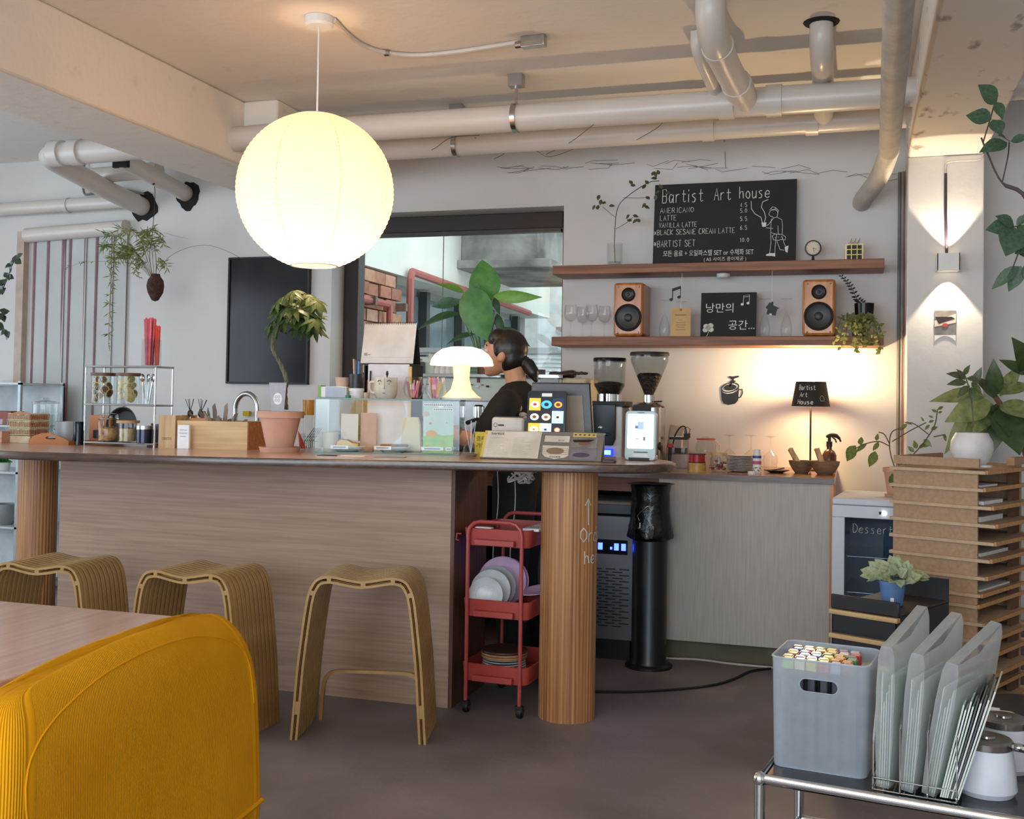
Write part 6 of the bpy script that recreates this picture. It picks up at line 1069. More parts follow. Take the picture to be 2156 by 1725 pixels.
def cushion(name, w, th, zs, par, cx=0, cy=0, lean=0, arch=0):
    mb = MB(); L_ = []; n = 10; base = rrect(w, th, min(.055, th*.49), n); sub_ = lambda l: [l[i] if f == 0 else (l[i][0]+(l[(i+1) % len(l)][0]-l[i][0])*f, l[i][1]+(l[(i+1) % len(l)][1]-l[i][1])*f) for i in range(len(l)) for f in ((0, .2, .4, .6, .8) if i % (n+1) == n else (0,))]; base = sub_(base[3*(n+1):]+base[:3*(n+1)]); arc = [0]
    for p_, q_ in zip(base, base[1:]): arc.append(arc[-1]+math.hypot(p_[0]-q_[0], p_[1]-q_[1]))
    for z, ks, kt in zs:
        l = rrect(max(.02, w*ks), max(.02, th*kt), min(.055, th*kt*.49), n, cx, cy); l = sub_(l[3*(n+1):]+l[:3*(n+1)]); L_.append([(y_+lean*(z-zs[0][0]), x_, z+.012*mnoise.noise(Vector((x_*6, y_*6, z*5)))+(arch*(1-(2*x_/w)**2)*(z-.55)/.2 if z > .55 else 0)) for x_, y_ in l])
    loft(mb, L_); o = mb.out(name, COR, par, ang=180); ra = o.data.attributes.new('rib', 'FLOAT', 'POINT'); ra.data.foreach_set('value', arc*len(zs)); s = o.modifiers.new('s', 'SUBSURF'); s.levels = 1; s.render_levels = 2; return o
zt = .795; bk = cushion('backrest', .87, .155, [(.36, .97, .98), (.38, 1, 1), (.50, 1.0, 1), (.60, .995, 1), (.66, .985, .99), (.71, .96, .94), (.745, .93, .83), (.772, .88, .66), (.790, .81, .42), (.799, .68, .16)], t, lean=-.05, arch=.034)
bpy.context.view_layer.update(); be = bk.evaluated_get(bpy.context.evaluated_depsgraph_get()); mb = MB(); sp = [(-.33, .64), (-.315, .69), (-.26, .733), (-.14, .757), (0, .765), (.14, .761), (.25, .739), (.305, .70), (.33, .64)]
sp = [(-.37, .62)]+[(y*1.16, z+.018) for y, z in sp[1:-1]]+[(.37, .62)]; mb.tube([be.closest_point_on_mesh(p)[1] for p in bez([(.075-max(0, z-.7)*.5, y, z+.03*(1-(y/.4)**2)) for y, z in sp], 6)], .0022, 6); mb.out('seam', COR, bk); MB().tube([(.076, y, .415) for y in (-.395, -.1, .1, .395)], .005, 8).out('hem', COR, bk)
cushion('seat_cushion', .62, .50, [(.30, .96, .96), (.32, 1, 1), (.40, 1, 1), (.43, .97, .97), (.445, .88, .88), (.45, .6, .6)], t, cy=-.27)
MB().box(-.52, .06, -.29, .29, .22, .31).out('frame', DKW, t, .006)
for x in (-.48, .02):
    for y in (-.26, .26): MB().cyl((x, y, .0145), (x, y, .23), .014, .02, 12).out('leg', DKW, t)
# ================================================================== chrome cart in front right
a = at(1600, 1640, z=.43); CA = -.15; t = T('chrome_cart', 'low chrome tube cart with a dark shelf in the front right corner', 'cart', (a.x, a.y, 0), CA); CWd, CDp, CZ, cr = .66, .43, .43, .0115
mb = MB()
for z in (CZ, .20): mb = MB().tube([(0, 0, z), (CWd, 0, z), (CWd, CDp, z), (0, CDp, z)], cr, 12, True); mb.out('rail_frame', CHROME, t)
for x in (0, CWd):
    for y in (0, CDp):
        l_ = MB().cyl((x, y, .03), (x, y, CZ), cr, None, 12).out('leg', CHROME, t); MB().ell((x, y, CZ), (.016, .016, .016), 14, 10).out('ball_joint', CHROME, l_); MB().lathe([(.018, -.009), (.024, -.006), (.024, .006), (.018, .009)], 16, Tr(x, y, .024) @ Ry(PI/2)).out('caster', BLK, l_)
MB().box(.01, CWd-.01, .01, CDp-.01, CZ-.004, CZ+.004).out('shelf', mat('cart_black', (40, 38, 40), .22), t); MB().box(.01, CWd-.01, .01, CDp-.01, .196, .204).out('lower_shelf', mat('cart_black', (40, 38, 40)), t)
CT = Tr(a.x, a.y, 0) @ Rz(CA); CI = CT.inverted(); zc = CZ+.0045
def cl(px, py, z=zc): return CI @ at(px, py, z=z)
p0 = cl(1620, 1612); p1 = cl(1830, 1640); bwid = (p1-p0).x; Hh = .245; FR = glass('frosted_plastic', (.8, .86, .9), .35, haze=.55, hazec=(.74, .83, .93)); bd = .20
t = T('frosted_box', 'frosted plastic storage box with a slot handle on the chrome cart', 'box', CT @ Vector((p0.x, max(p0.y, .02), zc)), CA); bx0 = p0.x; by0 = max(p0.y, .02)
r_ = .024; n = 5; outer = rrect(bwid, bd, r_, n, bwid/2, bd/2)
def widen(l, s): return [(bwid/2+(x-bwid/2)*s, bd/2+(y-bd/2)*s) for x, y in l]
mb = MB(); k = len(outer); flat = [(r_, 0), (bwid-r_, 0)]
path_ = outer[3*(n+1):]+outer[:3*(n+1)]          # start at the right of the front face, run round to the left of it
path_ = [q for q in path_]; path_ = outer[3*(n+1):]+outer[0:n+1]+outer[n+1:2*(n+1)]+outer[2*(n+1):3*(n+1)]
vs_ = []; fs_ = []
for s, z in ((.955, 0), (1.0, Hh)):
    vs_ += [(*q, z) for q in widen(path_, s)]
m_ = len(path_); fs_ = [(i, i+1, m_+i+1, m_+i) for i in range(m_-1)]; mb.add(vs_, fs_); mb.prism(widen(outer, .955), 0, .003); mb.out('walls', FR, t)
x0, x1 = bwid*.30, bwid*.70; zs0, zs1 = Hh*.72, Hh*.84; zm_ = (zs0+zs1)/2; rr = (zs1-zs0)/2
arcL = [(x0+rr-rr*math.cos(a_), rr*math.sin(a_)) for a_ in [PI/2*i/6 for i in range(7)]]; arcR = [(x1-rr+rr*math.cos(a_), rr*math.sin(a_)) for a_ in [PI/2*(6-i)/6 for i in range(7)]]
xl0, xl1 = r_, bwid-r_; f1 = MB(); yb = bd/2*(1-.955)
def fpt(x, z): s = .955+.045*z/Hh; return (bwid/2+(x-bwid/2)*s, bd/2*(1-s), z)
up_ = [fpt(xl0, zm_)]+[fpt(x, zm_+z) for x, z in arcL+arcR]+[fpt(xl1, zm_), fpt(xl1, Hh), fpt(xl0, Hh)]; dn_ = [fpt(xl0, zm_)]+[fpt(x, zm_-z) for x, z in arcL+arcR]+[fpt(xl1, zm_), fpt(xl1, 0), fpt(xl0, 0)]
f1.add(up_, [list(range(len(up_)))]); f1.add(dn_, [list(range(len(dn_)))[::-1]]); f1.out('front_wall', FR, t)
MB().tube([(*q, Hh) for q in outer], .0028, 6, True).out('rim', FR, t); MB().tube([fpt(x, zm_+z) for x, z in arcL+arcR]+[fpt(x, zm_-z) for x, z in (arcL+arcR)[::-1]], .0015, 5, True).out('slot_edge', FR, t)
BT = Matrix.Translation(t.location) @ Rz(CA); MKC = dict(red=(196, 50, 50), orange=(226, 130, 50), yellow=(236, 206, 70), lime=(170, 206, 70), green=(60, 130, 84), teal=(80, 170, 176), blue=(50, 70, 170), violet=(110, 70, 160), pink=(226, 130, 160), brown=(150, 90, 50), grey=(170, 170, 180), gold=(206, 166, 90), cream=(236, 214, 170), dark=(50, 60, 50))
cols = ['dark', 'cream', 'gold', 'yellow', 'violet', 'grey', 'blue', 'red', 'brown', 'gold', 'cream', 'red', 'gold', 'violet', 'teal', 'green', 'gold', 'dark', 'brown', 'grey', 'blue', 'yellow', 'orange', 'green', 'gold', 'violet', 'cream', 'gold', 'brown', 'orange', 'lime', 'cream', 'yellow', 'red', 'grey', 'brown']
mk_b = MB().prism(rrect(.0175, .0155, .003, 2), 0, .214).mesh('barrel', mat('marker_barrel', (46, 46, 54), .35)); mk_c = MB().prism(rrect(.023, .0205, .003, 2), .214, .235)
rown = ('back', 'second', 'third', 'fourth', 'fifth', 'front'); coln = ('first', 'second', 'third', 'fourth', 'fifth', 'last')
for r in range(6):
    for c in range(6):
        cn = cols[r*6+c]; m_ = mat('marker_'+cn, MKC[cn], .3, n=(30, .06)); x = .028+c*.0265+(r % 2)*.006; y = bd-.03-r*.0275
        q = T('marker', '%s capped marker, %s along the %s row in the frosted box' % (cn, coln[c], rown[r]), 'marker', BT @ Vector((x, y, .004)), CA+random.uniform(-.2, .2), 'markers in the frosted box')
        o = bpy.data.objects.new('barrel', mk_b); C.objects.link(o); o.parent = q
        o = mk_c.out('cap', m_, q); MB().box(-.009, .009, -.008, .008, .235, .2375).out('colour_chip', mat('chip_'+cn, tuple(min(255, int(v*.6+110)) for v in MKC[cn]), .25), q)
# wire file rack, sleeves, papers
p2 = cl(1846, 1640); t = T('wire_file_rack', 'chrome wire file rack holding plastic sleeves on the cart', 'rack', CT @ Vector((p2.x+.004, .02, zc)), CA); rw, rdp = .165, .27; mb = MB()
for z, w0 in ((.006, 0), (.03, 0)): mb.tube([(0, 0, z), (rw, 0, z), (rw, rdp, z), (0, rdp, z)], .002, 6, True)
for k in range(9): mb.tube([(rw*k/8, 0, .006), (rw*k/8, rdp, .006)], .0014, 5)
for x in (0, rw*.33, rw*.66, rw): mb.tube([(x, .0, .006), (x, .0, .10+.04*(x > 0)), (x, .05, .17), (x, rdp-.05, .17), (x, rdp, .15), (x, rdp, .006)], .002, 6)
mb.out('wires', CHROME, t); RT = Matrix.Translation(t.location) @ Rz(CA); SLV = glass('sleeve_plastic', (.86, .88, .88), .12, haze=.34, hazec=(.92, .94, .95)); SHT = [mat('sheet_%d' % i, c, .7) for i, c in enumerate([(196, 214, 200), (214, 218, 214), (206, 214, 206), (168, 180, 178)])]
for i, (x, tl, lb) in enumerate(((.018, .05, 'left clear plastic sleeve of pale green sheets in the wire rack'), (.066, .10, 'middle clear plastic sleeve of pale sheets in the wire rack'), (.108, .20, 'right clear plastic sleeve with a wide bulging side in the wire rack'))):
    q = T('plastic_sleeve', lb, 'sleeve', RT @ Vector((x, .012, .009)), CA-.2-.04*i); q.rotation_euler = (.02, tl-.02, CA-.2-.04*i); hh = .298-.006*i; mb = MB(); L_ = []
    for z, w in ((0, .026), (hh*.3, .036), (hh*.7, .040), (hh*.93, .034), (hh, .024)): L_.append([(-w/2, 0, z), (w/2, 0, z), (w/2+.006, .1, z+.01), (w/2, .235, z+(.05 if z > hh*.8 else 0)), (-w/2, .235, z+(.05 if z > hh*.8 else 0)), (-w/2-.004, .1, z+.01)])
    loft(mb, L_, False); mb.out('sleeve', SLV, q, ang=60); MB().box(-.011, .011, 0, .24, -.001, .001, Tr(0, 0, hh) @ Rx(.21)).out('gusset', SLV, q)
    for k in range(5): MB().box(-.012+k*.005, -.010+k*.005, .012, .215, .002, hh*.8-.02*((k*3) % 4)).out('sheet', SHT[(k+i) % 4], q)
for k in range(9):
    q = T('paper_sheet', '%s in the wire rack' % (ORD[k]+' sheet of paper leaning right of the plastic sleeves' if k < 8 else 'outermost white paper sheet leaning furthest'), 'paper', RT @ Vector((.134+.0042*k, .002, .012)), CA-.03, 'loose papers leaning in the wire rack'); q.rotation_euler = (.0, .22+.009*k, CA-.03)
    MB().box(-.0016, .0016, 0, .20, 0, .20+.005*k-.015*(k % 2)).out('sheet', SHT[k % 3] if k not in (4, 6) else mat('sheet_dark', (84, 84, 90), .7), q)
JW = mat('jug_white', (222, 226, 236), .3); JL = mat('jug_lid', (150, 146, 142), .2, .9)
for i, (px, py, lb) in enumerate(((2076, 1668, 'nearest white jug with a steel lid at the cart right end'), (2112, 1618, 'white jug with a steel lid behind the nearest jug'))):
    p = at(px, py, z=zc); q = T('lidded_jug', lb, 'jug', p, -.35); r = .062
    MB().lathe([(0, 0), (r*.88, 0), (r, .012), (r*.93, .06), (r*.84, .098), (r*.84, .10), (0, .10)], 36).out('body', JW, q); MB().lathe([(r*.86, .098), (r*.86, .112), (r*.80, .116), (r*.3, .117), (r*.28, .121), (0, .122)], 36).out('lid', JL, q)
    MB().tube(bez([(r*.8, 0, .106), (r*1.35, 0, .104), (r*1.5, 0, .085), (r*1.48, 0, .05), (r*1.35, 0, .03)], 4), [.009]*17, 8).out('handle', JL, q); MB().ell((r*1.05, 0, .108), (.012, .012, .008), 12, 8).out('hinge', CHROME, q)
p = at(2084, 1580, z=zc); q = T('white_caddy', 'small cream lidded box behind the white jugs', 'box', p, CA); MB().prism(rrect(.105, .075, .015), 0, .078).out('box', mat('caddy_cream', (206, 206, 196), .4), q, .003); MB().prism(rrect(.11, .08, .016), .078, .089).out('lid', WHT, q, .003); MB().tube([(-.02, 0, .087), (-.02, 0, .098), (.02, 0, .098), (.02, 0, .087)], .005, 8).out('lid_handle', WHT, q)
t = T('black_pouf', 'round black seat at the right frame edge behind the jugs', 'stool', (at(2170, 1500, Y=3.5).x, 3.5, 0)); MB().lathe([(0, .28), (.14, .28), (.165, .30), (.165, .36), (.14, .39), (0, .40)], 32).out('seat', BLK, t); MB().cyl((0, 0, .02), (0, 0, .28), .02).out('post', BLK, t); MB().lathe([(0, 0), (.15, 0), (.15, .012), (0, .02)], 24).out('base', BLK, t)
# ================================================================== fridge, drawers, paper trays
a = at(1752, 1048, Y=5.10); FH = a.z; t = T('dessert_fridge', 'white glass door dessert fridge right of the back counter', 'fridge', (a.x, 5.10, 0), -.10); w, d = .52, .50; FW = mat('fridge_white', (206, 212, 220), .35, n=(4, .03)); FI = mat('fridge_inside', (150, 164, 182), .4)
MB().box(0, .03, .04, d, .04, FH-.03).out('side_panel', FW, t, .004); MB().box(w-.03, w, .04, d, .04, FH-.03).out('side_panel', FW, t, .004); MB().box(0, w, .0, d, FH-.03, FH).out('top_panel', FW, t, .006); MB().box(0, w, .04, d, 0, .06).out('base', FW, t); MB().box(.03, w-.03, d-.03, d, .06, FH-.03).out('back_panel', FI, t)
mb = MB().box(0, w, 0, .035, FH-.085, FH-.031).box(0, w, 0, .035, .06, .11).box(0, .055, 0, .035, .11, FH-.085).box(w-.055, w, 0, .035, .11, FH-.085); mb.out('door_frame', FW, t, .003); MB().box(.055, w-.055, .012, .018, .11, FH-.085).out('door_glass', glass('fridge_glass', (.66, .72, .78)), t)
for z in (.26, .42, .58):
    s_ = MB().box(.035, w-.035, .06, d-.04, z, z+.004).out('shelf', GLS, t); MB().cyl((.035, .06, z), (w-.035, .06, z), .003).out('front_wire', CHROME, s_)
MB().ell((.22, -.002, FH-.058), (.007, .004, .007), 10, 8).out('status_light', glow('led_white', (236, 240, 255), 25), t); MB().box(.20, .21, -.002, .002, FH-.064, FH-.052).out('indicator', BLK, t)
mb = MB(); chalk(mb, 'Dessert', .09, FH-.150, .038, .0011); mb.out('chalk_writing', CHALK, t, loc=(0, .010, 0)); MB().lathe([(0, 0), (.034, 0), (.034, .004), (0, .004)], 24, Tr(.33, .011, FH-.13) @ Rx(PI/2)).out('round_sticker', BLK, t)
MB().box(.05, .24, .08, .3, .264, .33).out('dark_box', mat('fridge_dark', (70, 84, 100), .5), t)
DU = Vector((.90, -.436, 0)); RA = math.atan2(-.436, .90)
a = at(1749, 1250, z=.60); t = T('drawer_unit', 'low black drawer unit with wooden lips in front of the fridge', 'drawers', (a.x, a.y, 0), RA); w, d = .245, .42; zt = .60; OAKL = wood('oak_lip', (206, 176, 128), (176, 142, 96), 0, 5, .5); BD = mat('drawer_black', (30, 29, 32), .45)
MB().box(0, w, .01, d, .02, zt-.045).out('carcass', BD, t); MB().box(0, w, 0, .012, zt-.05, zt).out('front_rim', BD, t, .004); MB().box(0, w, d-.012, d, zt-.05, zt+.035).out('back_rim', BD, t); MB().box(0, w, .012, d-.012, zt-.05, zt-.04).out('top_board', mat('drawer_top', (56, 44, 40), .4), t)
for k in range(6): z1_ = zt-.055-k*.082; dr = MB().box(.012, w-.012, -.002, .012, z1_-.068, z1_-.012).out('drawer_front', BD, t); MB().box(0, w, -.014, .012, z1_-.012, z1_+.004).out('wood_lip', OAKL, dr, .002)
MB().box(.0, .008, -.004, .0, .02, zt-.05).out('steel_edge', STEEL, t); MB().box(.03, .08, .06, .16, zt-.0395, zt-.037).out('paper_slip', mat('manila', (206, 178, 130), .8), t)
dT = Matrix.Translation(t.location) @ Rz(RA); b0 = dT @ Vector((.15, .17, zt-.039)); b0 = Vector((X(1879, b0.y, 1240), b0.y, zt-.039)); k_ = mpp(b0.y, 1879)
t = T('blue_pot_plant', 'variegated leafy plant in a small blue pot on the black drawers', 'plant', b0); r = 26*k_; MB().lathe([(0, 0), (r*.8, 0), (r, r*1.7), (r*1.06, r*1.7), (r*1.06, r*1.95), (r*.96, r*1.95), (r*.92, r*1.6), (0, r*1.6)], 28).out('pot', mat('pot_blue', (92, 128, 176), .5), t); MB().box(-.008, .004, -r*.98, -r*.92, .004, .03).out('white_tag', PAPER, t)
VG = leafmesh('leaf', leafmat('leaf_varieg', (206, 208, 176), (118, 142, 92), .5, 3.5), .62, .3, .3, 5)
for i in range(90):
    a_ = random.uniform(0, 6.28); el_ = random.uniform(.1, 1.5); R = Vector((math.cos(a_)*math.cos(el_)*1.45, math.sin(a_)*math.cos(el_), math.sin(el_)*.72)); p = Vector((.012, 0, r*1.95))+R*random.uniform(.03, .06); leaf(VG, t, p, p+(R+Vector((0, 0, random.uniform(-.4, .5)))).normalized()*random.uniform(.04, .052), 1.2, face=(R.x*.5, R.y-.6, .8))
mb = MB(); [mb.tube([(0, 0, r*1.6), (.012+.05*math.cos(k*.9), .04*math.sin(k*.9), r*2.4)], .002, 4) for k in range(7)]; mb.out('stems', TRK, t)
# paper tray tower
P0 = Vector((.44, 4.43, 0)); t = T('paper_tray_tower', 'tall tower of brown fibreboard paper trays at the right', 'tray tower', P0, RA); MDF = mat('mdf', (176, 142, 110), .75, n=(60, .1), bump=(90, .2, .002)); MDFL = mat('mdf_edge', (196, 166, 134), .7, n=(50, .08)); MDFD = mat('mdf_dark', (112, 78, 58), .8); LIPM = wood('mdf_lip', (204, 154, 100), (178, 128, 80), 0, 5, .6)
ztop = Zr(985, 2052, 4.43); sw_, td = .33, .46; zl = ztop-.012; zs = []; k = 0
pit = [.0655]*7+[.042]+[.064]*7
for pz in pit: zs.append(zl); zl -= pz
zs.append(zl)
MB().box(-sw_, -.0, td-.012, td, .02, ztop+.0).out('back_board', MDF, t); MB().box(-sw_, 0, 0, .012, ztop, ztop+.032).out('top_rim', MDF, t); MB().box(-.012, .02, td-.14, td, ztop, ztop+.03).out('top_rim', MDF, t); MB().box(-sw_, -sw_+.012, .012, td, ztop, ztop+.032).out('top_rim', MDF, t)
for i, z in enumerate(zs):
    if z < .06: break
    e_ = (.028, .02, .05, .065, .06, .045, .03, .012, .0, .02, .03, .022, .04, .01, .03, .02)[i]; nz = zs[i+1] if i+1 < len(zs) else .02
    tr1 = MB().box(-sw_-.010, e_, -.013, td+.02*(i % 3), z-.012, z).out('tray_board', MDFL, t); MB().box(e_, e_+.008, -.008, td+.02*(i % 3), z-.012, z+.003).out('front_lip', LIPM, tr1)
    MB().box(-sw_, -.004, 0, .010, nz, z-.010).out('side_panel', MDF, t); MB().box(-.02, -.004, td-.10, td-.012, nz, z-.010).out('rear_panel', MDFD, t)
    if i in (0, 1, 2, 4, 6): MB().box(-.16, -.01+.01*(i % 2), .05, .22+.03*i, nz+.001, nz+.008+.006*(i % 3)).out('paper_pile', PAPER, t)
MB().box(-sw_, 0, 0, td, 0, .02).out('plinth', MDFD, t)
tt = Matrix.Translation(P0) @ Rz(RA)
b = Vector((X(2046, 4.55, 930), 4.55, ztop+.0005)); t = T('white_round_pot', 'round white ceramic pot on top of the tray tower', 'pot', b); r = 43*mpp(4.55, 2046); MB().lathe([(0, 0), (r*.55, 0), (r*.82, r*.25), (r, r*.8), (r*.96, r*1.2), (r*.74, r*1.62), (r*.70, r*1.62), (r*.9, r*1.2), (0, r*.9)], 40).out('pot', mat('pot_white', (226, 220, 216), .5), t); MB().lathe([(0, 0), (.03, 0), (.034, .007), (0, .007)], 20, Tr(.035, -.06, 0)).out('small_saucer', WHT, t)
# fridge plant
Y = 5.28; b = Vector((X(1887, Y, 1035), Y, FH+.0005)); t = T('fridge_plant', 'spindly plant in a small terracotta pot on the white fridge', 'plant', b); o0 = b; k_ = mpp(Y, 1887); r = 27*k_; hp = Zr(985, 1887, Y)-FH
MB().lathe([(0, 0), (r*.82, 0), (r*.9, .012), (r*.62, .012), (0, .012)], 28).out('saucer', TER, t); MB().lathe([(0, .012), (r*.66, .012), (r*.92, hp-.02), (r, hp-.02), (r, hp), (r*.88, hp), (r*.86, hp-.02), (0, hp-.02)], 32).out('pot', TER, t, ang=25)
FG = leafmesh('leaf', leafmat('leaf_fridge', (124, 140, 78), (70, 88, 48)), .42, .25, .25, 5); mb = MB()
for ps_ in (((1884, 985, Y), (1876, 960, Y), (1873, 935, Y), (1878, 910, Y-.02), (1900, 900, Y-.03)), ((1874, 940, Y), (1850, 930, Y-.04), (1822, 935, Y-.08), (1800, 945, Y-.1)), ((1873, 935, Y), (1862, 915, Y), (1850, 910, Y)), ((1886, 985, Y), (1920, 960, Y-.03), (1950, 925, Y-.06), (1968, 895, Y-.08), (1974, 862, Y-.08)),
            ((1878, 930, Y), (1920, 905, Y), (1950, 890, Y-.03)), ((1955, 915, Y-.06), (1925, 893, Y-.03), (1905, 890, Y-.02)), ((1966, 920, Y-.06), (1990, 915, Y-.08)), ((1884, 985, Y), (1888, 1000, Y-.07), (1887, 1010, Y-.08))): mb.tube(path(*ps_), .0026, 5)
mb.out('stems', mat('stem_brown', (108, 92, 66), .8), t)
for (bx_, by_), (tx, ty) in (((1802, 938), (1779, 972)), ((1825, 935), (1800, 950)), ((1812, 938), (1812, 918)), ((1843, 950), (1832, 985)), ((1850, 930), (1838, 952)), ((1845, 928), (1848, 915)), ((1900, 900), (1890, 908)), ((1905, 890), (1922, 892)), ((1910, 893), (1895, 905)), ((1945, 888), (1940, 878)), ((1955, 890), (1968, 884)), ((1958, 895), (1945, 905)), ((1972, 868), (1962, 862)), ((1974, 862), (1988, 856)), ((1975, 870), (1985, 866)),
                         ((1960, 905), (1975, 898)), ((1918, 955), (1906, 982)), ((1925, 952), (1912, 940)), ((1930, 945), (1925, 930)), ((1935, 945), (1950, 930)), ((1940, 940), (1955, 938)), ((1945, 925), (1960, 940)), ((1985, 915), (1996, 930)), ((1880, 995), (1888, 1035)), ((1920, 965), (1905, 1005)), ((1928, 960), (1918, 990)), ((1965, 880), (1955, 875))):
    leaf(FG, t, at(bx_, by_, Y=Y-.05)-o0, at(tx, ty, Y=Y-.05+random.uniform(-.04, .02))-o0, random.uniform(.9, 1.5), random.uniform(-.6, .6))
# tall ficus behind the tower
Y = 5.05; b = Vector((.80, Y+.15, 0)); t = T('tall_ficus', 'tall ficus with big pale edged leaves behind the tray tower', 'plant', b); o0 = b; MB().lathe([(0, 0), (.13, 0), (.17, .32), (.15, .32), (.14, .28), (0, .28)], 30).out('pot', mat('pot_grey', (150, 146, 140), .8), t)
mb = MB(); mb.tube(path((2185, 1290, Y+.15), (2170, 1000, Y+.1), (2130, 890, Y), (2095, 835, Y-.05)), [.014]*10+[.011]*6, 8); mb.tube(path((2150, 940, Y+.05), (2160, 860, Y), (2165, 780, Y-.05)), .009, 6); mb.out('trunk', mat('ficus_stem', (120, 84, 66), .7), t)
FC = leafmesh('leaf', leafmat('leaf_ficus', (150, 160, 104), (78, 98, 58), .35, 6), .40, .22, .3, 7); FD = leafmesh('leaf', leafmat('leaf_ficus_dark', (74, 96, 56), (44, 62, 38), .35, 6), .46, .22, .25, 7)
for (bx_, by_), (tx, ty), wd, me in (((2075, 835), (1957, 830), 1.0, FC), ((2085, 845), (2001, 880), 1.3, FC), ((2085, 850), (1975, 945), .9, FC), ((2090, 855), (2035, 925), 1.0, FC), ((2098, 860), (2092, 945), 1.3, FD), ((2110, 855), (2150, 945), 1.5, FD), ((2105, 850), (2180, 870), 1.3, FC), ((2095, 835), (2092, 762), 1.0, FD), ((2105, 835), (2150, 765), .9, FC), ((2095, 838), (2060, 790), .8, FD),
                                     ((2120, 860), (2190, 905), 1.4, FD), ((2165, 790), (2108, 752), .9, FD), ((2165, 785), (2150, 720), 1.0, FD), ((2165, 790), (2200, 740), 1.2, FD), ((2100, 830), (2180, 800), .9, FC), ((2090, 850), (2060, 905), .9, FC), ((2100, 850), (2130, 905), 1.2, FD)):
    leaf(me, t, at(bx_, by_, Y=Y-.03+random.uniform(-.06, .06))-o0, at(tx, ty, Y=Y-.10+random.uniform(-.12, .12))-o0, wd, random.uniform(-.4, .4))
mb = MB(); mb.tube(path((2050, 900, 4.75), (2045, 840, 4.75), (2035, 800, 4.75), (2028, 785, 4.75)), .003, 5); mb.out('young_shoot', TRK, t); YS = leafmesh('leaf', leafmat('leaf_shoot', (96, 106, 70), (60, 72, 48)), .4, .2, .3, 4)
for bp, tp in (((2030, 795), (1996, 784)), ((2032, 800), (2018, 778)), ((2036, 805), (1996, 806)), ((2042, 812), (2015, 835)), ((2045, 815), (2048, 845)), ((2035, 796), (2060, 800)), ((2045, 805), (2068, 828)), ((2030, 790), (2040, 770)), ((2050, 812), (2065, 775))): leaf(YS, t, at(*bp, Y=4.75)-o0, at(*tp, Y=4.72)-o0, 1.1)
# tall plant right of the frame whose branches reach in
Y = 3.6; b = Vector((1.02, Y, 0)); t = T('branching_plant', 'green plant whose branches reach in from the right edge before the pillar', 'plant', b); o0 = b; MB().lathe([(0, 0), (.14, 0), (.18, .3), (.16, .3), (.15, .26), (0, .26)], 30).out('pot', mat('pot_grey', (150, 146, 140)), t)
mb = MB(); mb.tube(bez([Vector((0, 0, .26)), Vector((.03, 0, 1.0)), at(2230, 620, Y=Y)-o0, at(2165, 425, Y=Y)-o0, at(2110, 385, Y=Y)-o0, at(2080, 325, Y=Y-.02)-o0, at(2066, 290, Y=Y-.02)-o0], 5), [.014]*8+[.006]*12+[.0028]*11, 6)
for ps_ in (((2110, 385, Y), (2122, 330, Y), (2125, 300, Y-.03)), ((2165, 425, Y), (2150, 470, Y-.03), (2135, 478, Y-.05)), ((2180, 470, Y), (2150, 520, Y-.05), (2130, 570, Y-.05)), ((2070, 300, Y-.02), (2085, 250, Y-.03), (2095, 215, Y-.03))): mb.tube(path(*ps_), .0022, 5)
mb.out('branches', mat('stem_dark', (84, 72, 66), .8), t); BG = leafmesh('leaf', leafmat('leaf_branch', (84, 112, 84), (52, 76, 58), .5), .72, .12, .2, 6)
for bp, tp, w_ in (((2098, 218), (2072, 186), .95), ((2088, 252), (2047, 242), .95), ((2090, 252), (2105, 275), 1.1), ((2098, 215), (2108, 240), .5), ((2120, 300), (2078, 312), .55), ((2124, 298), (2110, 285), .6), ((2128, 298), (2160, 288), .6), ((2135, 476), (2108, 458), .7), ((2135, 478), (2090, 480), .85), ((2138, 480), (2125, 522), .9), ((2140, 478), (2165, 490), .8), ((2140, 474), (2160, 455), .6), ((2142, 520), (2170, 540), .8), ((2145, 560), (2100, 597), .42), ((2150, 560), (2130, 602), .6), ((2155, 560), (2170, 590), .7), ((2138, 530), (2165, 525), .8)):
    A0 = at(*bp, Y=Y-.03)-o0; B0 = at(*tp, Y=Y-.05+random.uniform(-.03, .03))-o0; leaf(BG, t, A0, A0+(B0-A0)*1.3, w_*1.25, random.uniform(-.3, .3))
# ================================================================== plants at the left and in the window
Y = 5.75; b = at(327, 606, Y=Y); t = T('hanging_fern', 'fern in a brown moss ball hanging from a string before the strip blind', 'plant', b); o0 = b; k_ = mpp(Y, 327)
mb = MB(); mb.lathe([(0, -.085), (.02, -.078), (.046, -.03), (.053, .01), (.045, .045), (.03, .07), (.026, .085), (0, .088)], 22); mb.v = [(x*(1+.15*mnoise.noise(Vector((x, y, z))*60)), y*(1+.15*mnoise.noise(Vector((x+1, y, z))*60)), z) for x, y, z in mb.v]; mb.out('moss_ball', mat('moss_brown', (84, 54, 46), .95, n=(50, .3), bump=(60, 1, .01)), t)
MB().tube(path((320, 498, Y), (325, 440, Y), (326, 400, Y), (323, 378, Y-.1)), .0022, 5).tube(path((320, 498, Y), (315, 540, Y), (322, 585, Y)), .0016, 4).tube(path((320, 498, Y), (328, 540, Y), (330, 585, Y)), .0016, 4).out('hanging_string', BLK, t); MB().ell(at(323, 383, Y=Y-.1)-o0, (.012, .012, .02), 10, 6).out('knot', BLK, t)
FN = leafmat('leaf_fern', (132, 138, 62), (88, 98, 48), .6); ST = mat('fern_stem', (104, 104, 70), .7)
